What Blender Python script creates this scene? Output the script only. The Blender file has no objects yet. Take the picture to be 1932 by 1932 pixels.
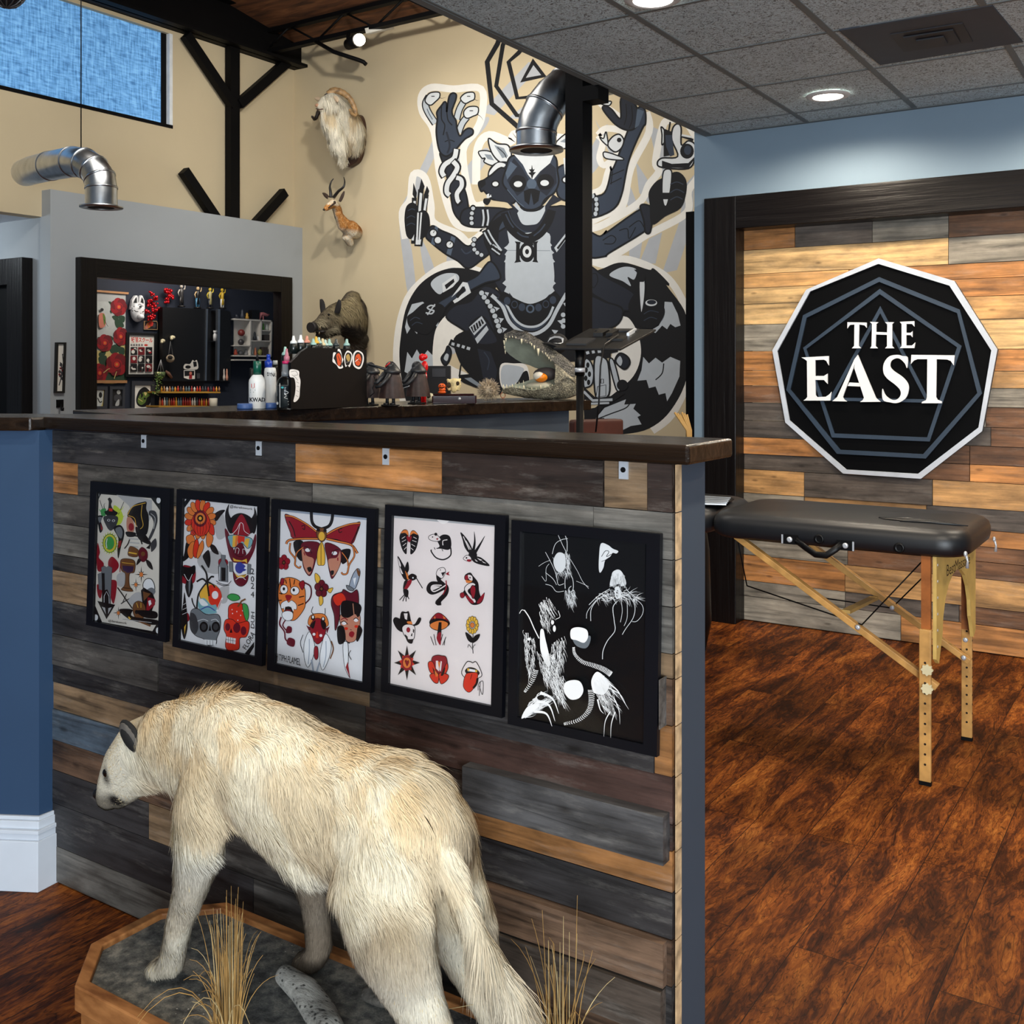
import bpy, bmesh, math, random
import numpy as np
from mathutils import Vector, Matrix
from mathutils.geometry import tessellate_polygon
SC = bpy.context.scene
COL = SC.collection
random.seed(7)
rng = np.random.default_rng(7)

# ---------------------------------------------------------------- camera, world, lights, exposure
FPX, HZ, CX, EYE, YAW = 1985.0, 692.0, 966.0, 1.4, math.radians(33.3)
SY, CY = math.sin(YAW), math.cos(YAW)
FWD, RGT, UP = Vector((-SY, CY, 0)), Vector((CY, SY, 0)), Vector((0, 0, 1))
CAMP = Vector((0, 0, EYE))
cam = bpy.data.cameras.new('camera'); cam.sensor_width = 36; cam.lens = 36 * FPX / 1932
cam.shift_y = -(966 - HZ) / 1932; cam.clip_start = 0.05; cam.clip_end = 60
co = bpy.data.objects.new('camera', cam); COL.objects.link(co)
co.location = CAMP; co.rotation_euler = (math.pi / 2, 0, YAW); SC.camera = co
SC.view_settings.view_transform = 'Standard'; SC.view_settings.look = 'None'
SC.view_settings.gamma = 1; SC.view_settings.use_curve_mapping = False
SC.view_settings.exposure = 0.0

w = bpy.data.worlds.new('world'); SC.world = w; w.use_nodes = True
bg = w.node_tree.nodes['Background']; bg.inputs[0].default_value = (0.55, 0.68, 0.85, 1); bg.inputs[1].default_value = 0.16

def light(kind, name, loc, to, energy, color, size=0.1, angle=120, blend=0.6, size_y=None):
    l = bpy.data.lights.new(name, kind); l.energy = energy; l.color = color
    if kind == 'AREA':
        l.size = size
        if size_y: l.shape = 'RECTANGLE'; l.size_y = size_y
    else:
        l.shadow_soft_size = size
    if kind == 'SPOT':
        l.spot_size = math.radians(angle); l.spot_blend = blend
    o = bpy.data.objects.new(name, l); COL.objects.link(o); o.location = loc
    d = Vector(to) - Vector(loc)
    o.rotation_euler = d.to_track_quat('-Z', 'Y').to_euler()
    return o
# daylight from the shop front behind the camera
light('AREA', 'shopfront_daylight', (2.2, -2.6, 1.9), (-1.8, 1.8, 0.8), 115, (0.80, 0.90, 1.0), 3.0, size_y=1.8)
light('AREA', 'ceiling_fill', (2.4, -2.8, 0.7), (-1.2, 2.6, 2.69), 300, (0.86, 0.94, 1.0), 3.2, size_y=1.0)  # unseen upward fill light, added to brighten the tile ceiling
# ceiling cans of the front room
for (x, y, e) in ((-1.49, 4.98, 68), (-0.25, 4.98, 70), (-0.05, 2.1, 105), (-1.25, 3.75, 85), (0.7, 3.6, 60), (-0.8, 1.02, 46), (-2.1, 0.92, 50), (-0.5, -0.6, 40)):
    light('SPOT', 'can_light', (x, y, 2.665), (x, y, 0), e, (1.0, 0.86, 0.68), 0.06, 165, 0.45)
# track heads of the tall studio
for (x, y, z, tx, ty, tz, e, s) in ((-4.3, 5.2, 4.3, -6.6, 8.0, 3.2, 260, .07), (-6.3, 6.0, 4.45, -5.6, 8.0, 2.2, 90, .07), (-3.2, 5.4, 4.4, -4.2, 8, 2.4, 200, .08), (-4.6, 4.0, 4.3, -7.6, 5.4, 2.6, 190, .08)):
    light('SPOT', 'track_light', (x, y, z), (tx, ty, tz), e, (1.0, 0.94, 0.84), s, 95, 0.8)
light('AREA', 'studio_ambient', (-4.6, 3.4, 4.2), (-5.2, 4.6, 0), 60, (1.0, 0.93, 0.84), 2.5)

# ---------------------------------------------------------------- picture geometry helpers
def ray(px, py):
    return FWD + RGT * ((px - CX) / FPX) + UP * ((HZ - py) / FPX)
def onY(px, py, Y):
    d = ray(px, py); return CAMP + d * (Y / d.y)
def onX(px, py, X):
    d = ray(px, py); return CAMP + d * (X / d.x)
def onZ(px, py, Z):
    d = ray(px, py); return CAMP + d * ((Z - EYE) / d.z)
def at(px, py, dep):
    return CAMP + ray(px, py) * dep
def onP(px, py, p0, n):
    d = ray(px, py); return CAMP + d * ((p0 - CAMP).dot(n) / d.dot(n))

# ---------------------------------------------------------------- materials
def srgb(c):
    return tuple((v / 12.92 if v <= .04045 else ((v + .055) / 1.055) ** 2.4) for v in (x / 255 for x in c))
MATS = {}
def mat(name, rgb, rough=0.5, metal=0.0, vary=0.06, scale=12.0, bump=0.0, emit=0.0, alpha=None, trans=0.0, spec=None, coat=0.0):
    if name in MATS: return MATS[name]
    m = bpy.data.materials.new(name); m.use_nodes = True
    nt = m.node_tree; b = nt.nodes['Principled BSDF']
    c = srgb(rgb)
    b.inputs['Roughness'].default_value = rough; b.inputs['Metallic'].default_value = metal
    if spec is not None: b.inputs['Specular IOR Level'].default_value = spec
    if coat: b.inputs['Coat Weight'].default_value = coat; b.inputs['Coat Roughness'].default_value = 0.12
    if trans: b.inputs['Transmission Weight'].default_value = trans
    if alpha is not None: b.inputs['Alpha'].default_value = alpha
    tc = nt.nodes.new('ShaderNodeTexCoord'); nz = nt.nodes.new('ShaderNodeTexNoise')
    nz.inputs['Scale'].default_value = scale; nz.inputs['Detail'].default_value = 4
    nt.links.new(tc.outputs['Object'], nz.inputs['Vector'])
    rp = nt.nodes.new('ShaderNodeValToRGB')
    rp.color_ramp.elements[0].position = .3; rp.color_ramp.elements[1].position = .7
    rp.color_ramp.elements[0].color = (*[v * (1 - vary * 2) for v in c], 1); rp.color_ramp.elements[1].color = (*[min(1, v * (1 + vary)) for v in c], 1)
    nt.links.new(nz.outputs['Fac'], rp.inputs['Fac']); nt.links.new(rp.outputs['Color'], b.inputs['Base Color'])
    if bump:
        bp = nt.nodes.new('ShaderNodeBump'); bp.inputs['Strength'].default_value = bump; bp.inputs['Distance'].default_value = 0.01
        nt.links.new(nz.outputs['Fac'], bp.inputs['Height']); nt.links.new(bp.outputs['Normal'], b.inputs['Normal'])
    if emit:
        b.inputs['Emission Color'].default_value = (*c, 1); b.inputs['Emission Strength'].default_value = emit
    MATS[name] = m
    return m

class NT:
    def __init__(s, name):
        s.m = bpy.data.materials.new(name); s.m.use_nodes = True; s.t = s.m.node_tree; s.b = s.t.nodes['Principled BSDF']; MATS[name] = s.m
    def n(s, kind, **kw):
        o = s.t.nodes.new('ShaderNode' + kind)
        for k, v in kw.items():
            if k.startswith('i_'):
                key = k[2:]; key = int(key) if key.isdigit() else key.replace('_', ' ')
                if hasattr(v, 'outputs'): s.t.links.new(v.outputs[0], o.inputs[key])
                elif isinstance(v, bpy.types.NodeSocket): s.t.links.new(v, o.inputs[key])
                else: o.inputs[key].default_value = v
            else: setattr(o, k, v)
        return o
    def link(s, a, key):
        s.t.links.new(a.outputs[0] if hasattr(a, 'outputs') else a, s.b.inputs[key])
    def ramp(s, fac, stops):
        r = s.n('ValToRGB', i_Fac=fac); e = r.color_ramp.elements
        while len(e) < len(stops): e.new(.5)
        for k, (p, c) in enumerate(stops): e[k].position = p; e[k].color = (*c, 1) if len(c) == 3 else c
        return r
    def mix(s, fac, a, b, blend='MIX'):
        o = s.n('Mix', data_type='RGBA', blend_type=blend)
        for v, i in ((fac, 0), (a, 6), (b, 7)):
            if hasattr(v, 'outputs'): s.t.links.new(v.outputs[0], o.inputs[i])
            elif isinstance(v, bpy.types.NodeSocket): s.t.links.new(v, o.inputs[i])
            else: o.inputs[i].default_value = v if not isinstance(v, tuple) else ((*v, 1) if len(v) == 3 else v)
        return o.outputs[2]

def wood_attr(name, axis='X', rough=0.62, gloss_var=.15, stretch=(1.6, 38, 38), contrast=.55):
    """weathered boards: board colour from the mesh attribute, grain along one axis, shifted per board"""
    k = NT(name)
    tc = k.n('TexCoord'); rn = k.n('Attribute', attribute_name='rnd'); cl = k.n('Attribute', attribute_name='tint')
    off = k.n('CombineXYZ', i_X=k.n('Math', operation='MULTIPLY', i_0=rn.outputs['Fac'], i_1=37.0), i_Y=k.n('Math', operation='MULTIPLY', i_0=rn.outputs['Fac'], i_1=11.0), i_Z=k.n('Math', operation='MULTIPLY', i_0=rn.outputs['Fac'], i_1=23.0))
    ad = k.n('VectorMath', operation='ADD', i_0=tc.outputs['Object'], i_1=off.outputs[0])
    mp = k.n('Mapping', i_Vector=ad.outputs[0], i_Scale=stretch)
    n1 = k.n('TexNoise', i_Vector=mp, i_Scale=1.0, i_Detail=8.0, i_Roughness=.65, i_Distortion=.6)
    mp2 = k.n('Mapping', i_Vector=ad.outputs[0], i_Scale=(stretch[0] * 2.2, stretch[1] * .3, stretch[2] * .3))
    n2 = k.n('TexNoise', i_Vector=mp2, i_Scale=1.0, i_Detail=5.0, i_Roughness=.6)
    mp3 = k.n('Mapping', i_Vector=ad.outputs[0], i_Scale=(6, 16, 16))
    vo = k.n('TexVoronoi', i_Vector=mp3, i_Scale=1.0)
    knot = k.ramp(vo.outputs['Distance'], [(.05, (0.12, .08, .05)), (.14, (1, 1, 1))])
    g1 = k.ramp(n1.outputs['Fac'], [(.30, (1 - contrast,) * 3), (.50, (.95,) * 3), (.72, (1.4,) * 3)])
    g2 = k.ramp(n2.outputs['Fac'], [(.32, (.5,) * 3), (.65, (1.2,) * 3)])
    n3 = k.n('TexNoise', i_Vector=k.n('Mapping', i_Vector=ad.outputs[0], i_Scale=(5, 70, 26)), i_Scale=1.0, i_Detail=6.0, i_Roughness=.75)
    wear = k.mix(k.ramp(n3.outputs['Fac'], [(.52, (0, 0, 0)), (.72, (.3,) * 3)]), cl.outputs['Color'], (.30, .28, .25))
    c = k.mix(1.0, wear, g1, 'MULTIPLY'); c = k.mix(1.0, c, g2, 'MULTIPLY'); c = k.mix(.55, c, knot, 'MULTIPLY')
    k.link(c, 'Base Color')
    k.link(k.n('MapRange', i_0=n2.outputs['Fac'], i_3=rough - gloss_var, i_4=rough + gloss_var), 'Roughness')
    k.link(k.n('Bump', i_Strength=.35, i_Distance=.004, i_Height=n1.outputs['Fac']), 'Normal')
    return k.m

# ---------------------------------------------------------------- mesh builder
class MB:
    def __init__(s): s.v = []; s.f = []; s.mi = []; s.col = []; s.cur = 0; s.tint = (1, 1, 1); s.rnd = 0.0; s.rn = []; s.sm = []; s.smooth = False
    def face(s, idx):
        s.f.append(idx); s.mi.append(s.cur); s.col.append(s.tint); s.rn.append(s.rnd); s.sm.append(s.smooth)
    def add(s, pts, faces):
        o = len(s.v); s.v += [tuple(p) for p in pts]
        for f in faces: s.face([i + o for i in f])
    def box(s, a, b, M=None):
        (x0, y0, z0), (x1, y1, z1) = a, b
        p = [Vector(q) for q in ((x0, y0, z0), (x1, y0, z0), (x1, y1, z0), (x0, y1, z0), (x0, y0, z1), (x1, y0, z1), (x1, y1, z1), (x0, y1, z1))]
        if M is not None: p = [M @ q for q in p]
        s.add(p, [[0, 3, 2, 1], [4, 5, 6, 7], [0, 1, 5, 4], [1, 2, 6, 5], [2, 3, 7, 6], [3, 0, 4, 7]]); return s
    def bar(s, p, q, w, h, up=None):
        p, q = Vector(p), Vector(q); d = (q - p); L = d.length; d.normalize()
        u = Vector(up) if up else (Vector((0, 0, 1)) if abs(d.z) < .95 else Vector((1, 0, 0)))
        r = d.cross(u).normalized(); u = r.cross(d)
        M = Matrix((r.to_4d(), d.to_4d(), u.to_4d(), (0, 0, 0, 1))).transposed(); M.col[3] = (*p, 1)
        for i in range(3): M[3][i] = 0
        return s.box((-w / 2, 0, -h / 2), (w / 2, L, h / 2), M)
    def prism(s, poly, vec):
        """poly: 3D points of a planar polygon, extruded along vec"""
        poly = [Vector(p) for p in poly]; n = len(poly); vec = Vector(vec)
        nr = Vector((0, 0, 0))
        for i in range(n): nr += poly[i].cross(poly[(i + 1) % n])
        if nr.dot(vec) > 0: poly.reverse()
        o = len(s.v); s.v += [tuple(p) for p in poly] + [tuple(p + vec) for p in poly]
        for t in tessellate_polygon([poly]):
            a, b, c = t
            if (poly[b] - poly[a]).cross(poly[c] - poly[a]).dot(vec) > 0: b, c = c, b
            s.face([o + a, o + b, o + c]); s.face([o + n + a, o + n + c, o + n + b])
        for i in range(n):
            j = (i + 1) % n; s.face([o + j, o + i, o + n + i, o + n + j])
        return s
    def flat(s, poly):
        poly = [Vector(p) for p in poly]; o = len(s.v); s.v += [tuple(p) for p in poly]
        for t in tessellate_polygon([poly]):
            a, b, c = t
            nn = (poly[b] - poly[a]).cross(poly[c] - poly[a])
            if nn.length < 1e-12: continue
            if nn.dot(CAMP - poly[a]) < 0: b, c = c, b
            s.face([o + a, o + b, o + c])
        return s
    def tube(s, path, r, n=10, cap=True, up=None, flatten=1.0):
        path = [Vector(p) for p in path]; m = len(path)
        rs = r if isinstance(r, (list, tuple)) else [r] * m
        o = len(s.v); sm = s.smooth; prev = None
        for i, p in enumerate(path):
            d = (path[min(i + 1, m - 1)] - path[max(i - 1, 0)]).normalized()
            if prev is None:
                u = Vector(up) if up else (Vector((0, 0, 1)) if abs(d.z) < .9 else Vector((1, 0, 0)))
                a = d.cross(u).normalized()
            else:
                a = (prev - d * prev.dot(d)).normalized()
            prev = a; b = d.cross(a)
            rr = rs[i]; ra, rb = rr if isinstance(rr, (list, tuple)) else (rr, rr * flatten)
            for k in range(n):
                t = 2 * math.pi * k / n
                s.v.append(tuple(p + a * (math.cos(t) * ra) + b * (math.sin(t) * rb)))
        s.smooth = True
        for i in range(m - 1):
            for k in range(n):
                k2 = (k + 1) % n
                s.face([o + i * n + k, o + i * n + k2, o + (i + 1) * n + k2, o + (i + 1) * n + k])
        s.smooth = False if n < 24 and not sm else sm
        if cap:
            s.face([o + k for k in range(n)][::-1]); s.face([o + (m - 1) * n + k for k in range(n)])
        s.smooth = sm
        return s
    def lathe(s, prof, loc=(0, 0, 0), n=20, M=None, cap=True):
        """prof: (radius, height) pairs about +Z"""
        o = len(s.v); m = len(prof)
        T = M if M is not None else Matrix.Translation(Vector(loc))
        for (r, z) in prof:
            for k in range(n):
                t = 2 * math.pi * k / n; s.v.append(tuple(T @ Vector((r * math.cos(t), r * math.sin(t), z))))
        sm = s.smooth; s.smooth = True
        for i in range(m - 1):
            for k in range(n):
                k2 = (k + 1) % n
                s.face([o + i * n + k, o + i * n + k2, o + (i + 1) * n + k2, o + (i + 1) * n + k])
        s.smooth = False
        if cap:
            s.face([o + k for k in range(n)][::-1]); s.face([o + (m - 1) * n + k for k in range(n)])
        s.smooth = sm
        return s
    def ball(s, c, r, n=14, M=None):
        r = r if isinstance(r, (tuple, list)) else (r, r, r); c = Vector(c); o = len(s.v); k = n // 2
        R = M if M is not None else Matrix.Identity(3)
        for i in range(k + 1):
            a = math.pi * i / k
            for j in range(n):
                b = 2 * math.pi * j / n
                s.v.append(tuple(c + R @ Vector((r[0] * math.sin(a) * math.cos(b), r[1] * math.sin(a) * math.sin(b), -r[2] * math.cos(a)))))
        sm = s.smooth; s.smooth = True
        for i in range(k):
            for j in range(n):
                j2 = (j + 1) % n
                s.face([o + i * n + j, o + i * n + j2, o + (i + 1) * n + j2, o + (i + 1) * n + j])
        s.smooth = sm
        return s
    def build(s, name, mats, parent=None, bevel=0.0, label=None, seg=2, subsurf=0):
        me = bpy.data.meshes.new(name); me.from_pydata(s.v, [], s.f)
        if not isinstance(mats, (list, tuple)): mats = [mats]
        for m in mats: me.materials.append(m)
        me.polygons.foreach_set('material_index', s.mi); me.polygons.foreach_set('use_smooth', s.sm)
        if any(c != (1, 1, 1) for c in s.col):
            at_ = me.attributes.new('tint', 'FLOAT_COLOR', 'FACE'); at_.data.foreach_set('color', np.array([(*c, 1) for c in s.col], dtype=np.float32).ravel())
            ar = me.attributes.new('rnd', 'FLOAT', 'FACE'); ar.data.foreach_set('value', np.array(s.rn, dtype=np.float32))
        me.update()
        o = bpy.data.objects.new(name, me); COL.objects.link(o)
        if parent is not None: attach(o, parent)
        if bevel:
            b = o.modifiers.new('bevel', 'BEVEL'); b.width = bevel; b.segments = seg; b.limit_method = 'ANGLE'; b.angle_limit = math.radians(40)
        if subsurf:
            q = o.modifiers.new('sub', 'SUBSURF'); q.levels = q.render_levels = subsurf
        if label: o['label'] = label
        return o
ROOTLOC = {}
def world_of(o):
    l = Matrix.Translation(o.location) @ o.rotation_euler.to_matrix().to_4x4()
    if o.parent is not None: return world_of(o.parent) @ o.matrix_parent_inverse @ l
    return l
def attach(o, parent):
    o.parent = parent; o.matrix_parent_inverse = world_of(parent).inverted()
def tag(o, label, cat, group=None, kind=None):
    o['label'] = label; o['category'] = cat
    if group: o['group'] = group
    if kind: o['kind'] = kind
    return o
def thing(name, label, cat, loc=(0, 0, 0), group=None):
    o = bpy.data.objects.new(name, None); COL.objects.link(o); o.location = loc; o.empty_display_size = .05
    return tag(o, label, cat, group)
def struct(o):
    o['kind'] = 'structure'; return o
def dup(root, delta, label=None, group=None):
    r = root.copy(); COL.objects.link(r); r.location = Vector(root.location) + Vector(delta)
    if label: r['label'] = label
    if group: r['group'] = group
    for ch in [c for c in SC.objects if c.parent == root]:
        c = ch.copy(); COL.objects.link(c); c.parent = r
        for g in [q for q in SC.objects if q.parent == ch]:
            d = g.copy(); COL.objects.link(d); d.parent = c
    return r

# ---------------------------------------------------------------- flat painted / printed artwork
def cr(pts, closed=True, sub=5):
    n = len(pts); out = []
    if n < 3: return pts
    rngs = range(n) if closed else range(n - 1)
    for i in rngs:
        if closed: p0, p1, p2, p3 = pts[i - 1], pts[i], pts[(i + 1) % n], pts[(i + 2) % n]
        else: p0, p1, p2, p3 = pts[max(i - 1, 0)], pts[i], pts[i + 1], pts[min(i + 2, n - 1)]
        for k in range(sub):
            t = k / sub
            out.append(tuple(.5 * (2 * p1[a] + (p2[a] - p0[a]) * t + (2 * p0[a] - 5 * p1[a] + 4 * p2[a] - p3[a]) * t * t + (3 * p1[a] - p0[a] - 3 * p2[a] + p3[a]) * t ** 3) for a in (0, 1)))
    if not closed: out.append(pts[-1])
    return out
def ribbon(pts, w, taper=False, closed=False):
    """2D quads of a stroke"""
    n = len(pts); L = []; R = []
    for i in range(n):
        if closed: a, b = pts[i - 1], pts[(i + 1) % n]
        else: a, b = pts[max(i - 1, 0)], pts[min(i + 1, n - 1)]
        dx, dy = b[0] - a[0], b[1] - a[1]; l = math.hypot(dx, dy) or 1
        ww = w * (1 - .92 * i / (n - 1)) if taper else w
        nx, ny = -dy / l * ww / 2, dx / l * ww / 2
        L.append((pts[i][0] + nx, pts[i][1] + ny)); R.append((pts[i][0] - nx, pts[i][1] - ny))
    q = [[L[i], L[i + 1], R[i + 1], R[i]] for i in range(n - 1)]
    if closed: q.append([L[-1], L[0], R[0], R[-1]])
    return q
class Art:
    """text lines -> thin painted layers on a plane.  P/Q polygon (straight/smooth), O/B outlined polygon (smooth/straight),
    L/S line (straight/smooth), T tapering line, C ellipse"""
    def __init__(s, proj, normal, pal, eps=1e-4, start=2e-4):
        s.proj = proj; s.n = Vector(normal).normalized(); s.pal = pal; s.eps = eps; s.h = start; s.mb = MB(); s.keys = []; s.ol = 4
    def mat(s, k):
        if k not in s.keys: s.keys.append(k)
        s.mb.cur = s.keys.index(k)
    def put(s, poly):
        s.mb.flat([s.proj(x, y) + s.n * s.h for x, y in poly])
    def quads(s, qs):
        for q in qs:
            p = [s.proj(x, y) + s.n * s.h for x, y in q]
            o = len(s.mb.v); s.mb.v += [tuple(a) for a in p]
            nn = (p[1] - p[0]).cross(p[2] - p[0])
            s.mb.face([o, o + 1, o + 2, o + 3] if nn.dot(CAMP - p[0]) > 0 else [o + 3, o + 2, o + 1, o])
    def up(s): s.h += s.eps
    def run(s, text, dx=0, dy=0):
        for line in text.strip().splitlines():
            t = line.split()
            if not t or t[0] == '#': continue
            k, c = t[0], t[1]
            s.up()
            if k == 'C':
                s.mat(c); rx, ry = map(float, t[2].split(','))
                for p in t[3:]:
                    x, y = map(float, p.split(','))
                    s.put([(x + dx + rx * math.cos(a * math.pi / 10), y + dy + ry * math.sin(a * math.pi / 10)) for a in range(20)])
                continue
            wd = None; i = 2
            if k in 'LST': wd = float(t[2]); i = 3
            if k in 'OB' and ',' not in t[2]: wd = float(t[2]); i = 3
            pts = [tuple(map(float, p.split(','))) for p in t[i:]]; pts = [(x + dx, y + dy) for x, y in pts]
            if k == 'P': s.mat(c); s.put(pts)
            elif k == 'Q': s.mat(c); s.put(cr(pts))
            elif k in 'OB':
                pp = cr(pts) if k == 'O' else pts
                s.mat(c); s.put(pp); s.up(); s.mat('k'); s.quads(ribbon(pp, wd or s.ol, closed=True))
            elif k == 'L': s.mat(c); s.quads(ribbon(pts, wd))
            elif k == 'S': s.mat(c); s.quads(ribbon(cr(pts, False), wd))
            elif k == 'T': s.mat(c); s.quads(ribbon(cr(pts, False), wd, True))
    def text(s, c, string, quad, bold=0.0):
        """quad: picture points of lower left, lower right, upper right, upper left of the lettering"""
        s.up(); s.mat(c)
        cu = bpy.data.curves.new('t', 'FONT'); cu.body = string; cu.resolution_u = 2; cu.offset = bold
        o = bpy.data.objects.new('t', cu); COL.objects.link(o)
        me = o.evaluated_get(bpy.context.evaluated_depsgraph_get()).to_mesh()
        vs = [v.co.copy() for v in me.vertices]; fs = [list(p.vertices) for p in me.polygons]
        bpy.data.objects.remove(o); bpy.data.curves.remove(cu)
        x0, x1 = min(v.x for v in vs), max(v.x for v in vs); y0, y1 = min(v.y for v in vs), max(v.y for v in vs)
        A, B, C, D = [Vector(q) for q in quad]; P = []
        for v in vs:
            u, t = (v.x - x0) / (x1 - x0), (v.y - y0) / (y1 - y0)
            q = (A * (1 - u) + B * u) * (1 - t) + (D * (1 - u) + C * u) * t
            P.append(s.proj(q.x, q.y) + s.n * s.h)
        f0 = fs[0]; nn = (P[f0[1]] - P[f0[0]]).cross(P[f0[2]] - P[f0[0]])
        s.mb.add(P, fs if nn.dot(CAMP - P[f0[0]]) > 0 else [f[::-1] for f in fs])
    def build(s, name, parent=None, rough=.6):
        ms = [mat('ink_%s_%s' % (k, s.pal[k]), s.pal[k], rough, vary=.02) for k in s.keys]
        return s.mb.build(name, ms, parent)
def zoom(ox, oy, sc, plane):
    """picture point given in a magnified crop -> point on a plane"""
    return lambda x, y: plane(ox + x / sc, oy + y / sc)
# ================================================================ STRUCTURE
# paints
M_tan = mat('tan_wall_paint', (200, 185, 154), .85, vary=.02, scale=2)
M_grey = mat('grey_blue_wall_paint', (164, 170, 175), .8, vary=.02, scale=2)
M_blue = mat('slate_blue_paint', (36, 63, 94), .6, vary=.03, scale=3)
M_end = mat('dark_slate_paint', (50, 61, 74), .7, vary=.03, scale=3)
M_steelblue = mat('sign_wall_paint', (122, 142, 158), .75, vary=.03, scale=2)
M_navy = mat('navy_room_paint', (30, 36, 50), .8, vary=.03)
M_white = mat('white_trim_paint', (205, 212, 222), .45, vary=.02)
M_black = mat('black_steel_paint', (6, 6, 8), .6, vary=.1, spec=.15)
def dark_wood(name, stretch, a=(.003, .002, .002), b=(.004, .0025, .0022), rough=.30):
    k = NT(name); k.b.inputs['Specular IOR Level'].default_value = .3; tc = k.n('TexCoord'); mp = k.n('Mapping', i_Vector=tc.outputs['Object'], i_Scale=stretch)
    n = k.n('TexNoise', i_Vector=mp, i_Scale=1.0, i_Detail=7.0, i_Roughness=.6, i_Distortion=.5)
    k.link(k.ramp(n.outputs['Fac'], [(.3, a), (.7, b)]), 'Base Color')
    k.link(k.n('MapRange', i_0=n.outputs['Fac'], i_3=rough - .08, i_4=rough + .2), 'Roughness')
    k.link(k.n('Bump', i_Strength=.5, i_Distance=.006, i_Height=n.outputs['Fac']), 'Normal')
    return k.m
M_stainX = dark_wood('dark_stained_wood', (2, 45, 45))
M_stainZ = dark_wood('dark_stained_wood_upright', (45, 45, 2))
M_stainY = dark_wood('dark_stained_wood_deep', (45, 2, 45))
M_counter = dark_wood('varnished_counter_wood', (1.6, 28, 28), (.003, .002, .0015), (.020, .011, .006), .16)

# floor of reddish laminate boards running away from the camera
k = NT('red_brown_laminate'); tc = k.n('TexCoord')
rot = k.n('Mapping', i_Vector=tc.outputs['Object'], i_Rotation=(0, 0, math.pi / 2))
br = k.n('TexBrick', i_Vector=rot, i_Scale=1.0, i_Color1=(0, 0, 0, 1), i_Color2=(1, 1, 1, 1), i_Mortar=(.5, .5, .5, 1), i_Mortar_Size=.0012, i_Brick_Width=1.25, i_Row_Height=.165)
sh = k.n('VectorMath', operation='MULTIPLY_ADD', i_0=br.outputs['Color'], i_1=(3.1, 7.7, 1.3), i_2=tc.outputs['Object'])
mp = k.n('Mapping', i_Vector=sh, i_Scale=(10.5, 2.0, 1))
big = k.n('TexNoise', i_Vector=mp, i_Scale=1.0, i_Detail=4.0, i_Roughness=.6, i_Distortion=.9)
rings = k.n('Math', operation='ABSOLUTE', i_0=k.n('Math', operation='SINE', i_0=k.n('Math', operation='MULTIPLY', i_0=big.outputs['Fac'], i_1=46.0)))
mp2 = k.n('Mapping', i_Vector=sh, i_Scale=(60, 13, 1))
fine = k.n('TexNoise', i_Vector=mp2, i_Scale=1.0, i_Detail=8.0, i_Roughness=.72, i_Distortion=1.3)
mixf = k.n('Math', operation='MULTIPLY_ADD', i_0=big.outputs['Fac'], i_1=.52, i_2=k.n('Math', operation='MULTIPLY', i_0=fine.outputs['Fac'], i_1=.50))
mp3 = k.n('Mapping', i_Vector=tc.outputs['Object'], i_Scale=(1.6, .8, 1))
blot = k.n('TexNoise', i_Vector=mp3, i_Scale=2.4, i_Detail=4.0)
col = k.ramp(mixf, [(.36, (.014, .004, .002)), (.46, (.075, .019, .006)), (.55, (.24, .066, .012)), (.68, (.52, .185, .036))])
ln_ = k.ramp(rings, [(.0, (.10, .08, .08)), (.22, (.75,) * 3), (.5, (1,) * 3)])
dk = k.ramp(blot.outputs['Fac'], [(.35, (.5,) * 3), (.62, (1.1,) * 3)])
c = k.mix(1.0, k.mix(.85, col, ln_, 'MULTIPLY'), dk, 'MULTIPLY')
pl = k.n('MapRange', i_0=br.outputs['Color'], i_3=.86, i_4=1.07)
c = k.mix(1.0, c, pl, 'MULTIPLY')
seam = k.mix(br.outputs['Fac'], c, (.01, .004, .003))
k.link(seam, 'Base Color'); k.link(k.n('MapRange', i_0=fine.outputs['Fac'], i_3=.42, i_4=.62), 'Roughness'); k.b.inputs['Specular IOR Level'].default_value = .12
k.link(k.n('Bump', i_Strength=.3, i_Distance=.003, i_Height=mixf), 'Normal')
M_floor = k.m
struct(MB().box((-9.2, -4, -.05), (4, 9, 0)).build('floor', M_floor))

# acoustic ceiling
k = NT('acoustic_tile'); tc = k.n('TexCoord')
n1 = k.n('TexNoise', i_Vector=tc.outputs['Object'], i_Scale=62.0, i_Detail=3.0, i_Distortion=2.2)
n2 = k.n('TexNoise', i_Vector=tc.outputs['Object'], i_Scale=3.0, i_Detail=3.0)
cr1 = k.ramp(n1.outputs['Fac'], [(.38, (.16, .17, .17)), (.47, (.52, .63, .66)), (.7, (.66, .79, .82))])
k.link(k.mix(.35, cr1, k.ramp(n2.outputs['Fac'], [(.35, (.7,) * 3), (.65, (1,) * 3)]), 'MULTIPLY'), 'Base Color')
k.b.inputs['Roughness'].default_value = .95
k.link(k.n('Bump', i_Strength=.8, i_Distance=.006, i_Height=n1.outputs['Fac']), 'Normal')
M_tile = k.m
M_grid = mat('ceiling_grid_paint', (104, 110, 110), .6, vary=.02)
CZ, CXE = 2.69, -2.31
ceil = struct(MB().box((CXE, -4, CZ), (3.6, 5.5, CZ + .06)).build('ceiling', M_tile))
g = MB()
xs = [CXE + .012 + .02]; x0 = onZ(1318, 103, CZ).x; x1 = onZ(1564, 57, CZ).x; dx = x1 - x0
gx = [x0 + dx * i for i in range(-1, 8) if CXE < x0 + dx * i < 3.5]
y0 = onZ(1318, 103, CZ).y; dy = .598
gy = [y0 + dy * i for i in range(-14, 6) if -4 < y0 + dy * i < 5.45]
for x in gx: g.box((x - .012, -4, CZ - .004), (x + .012, 5.5, CZ + .002))
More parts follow.
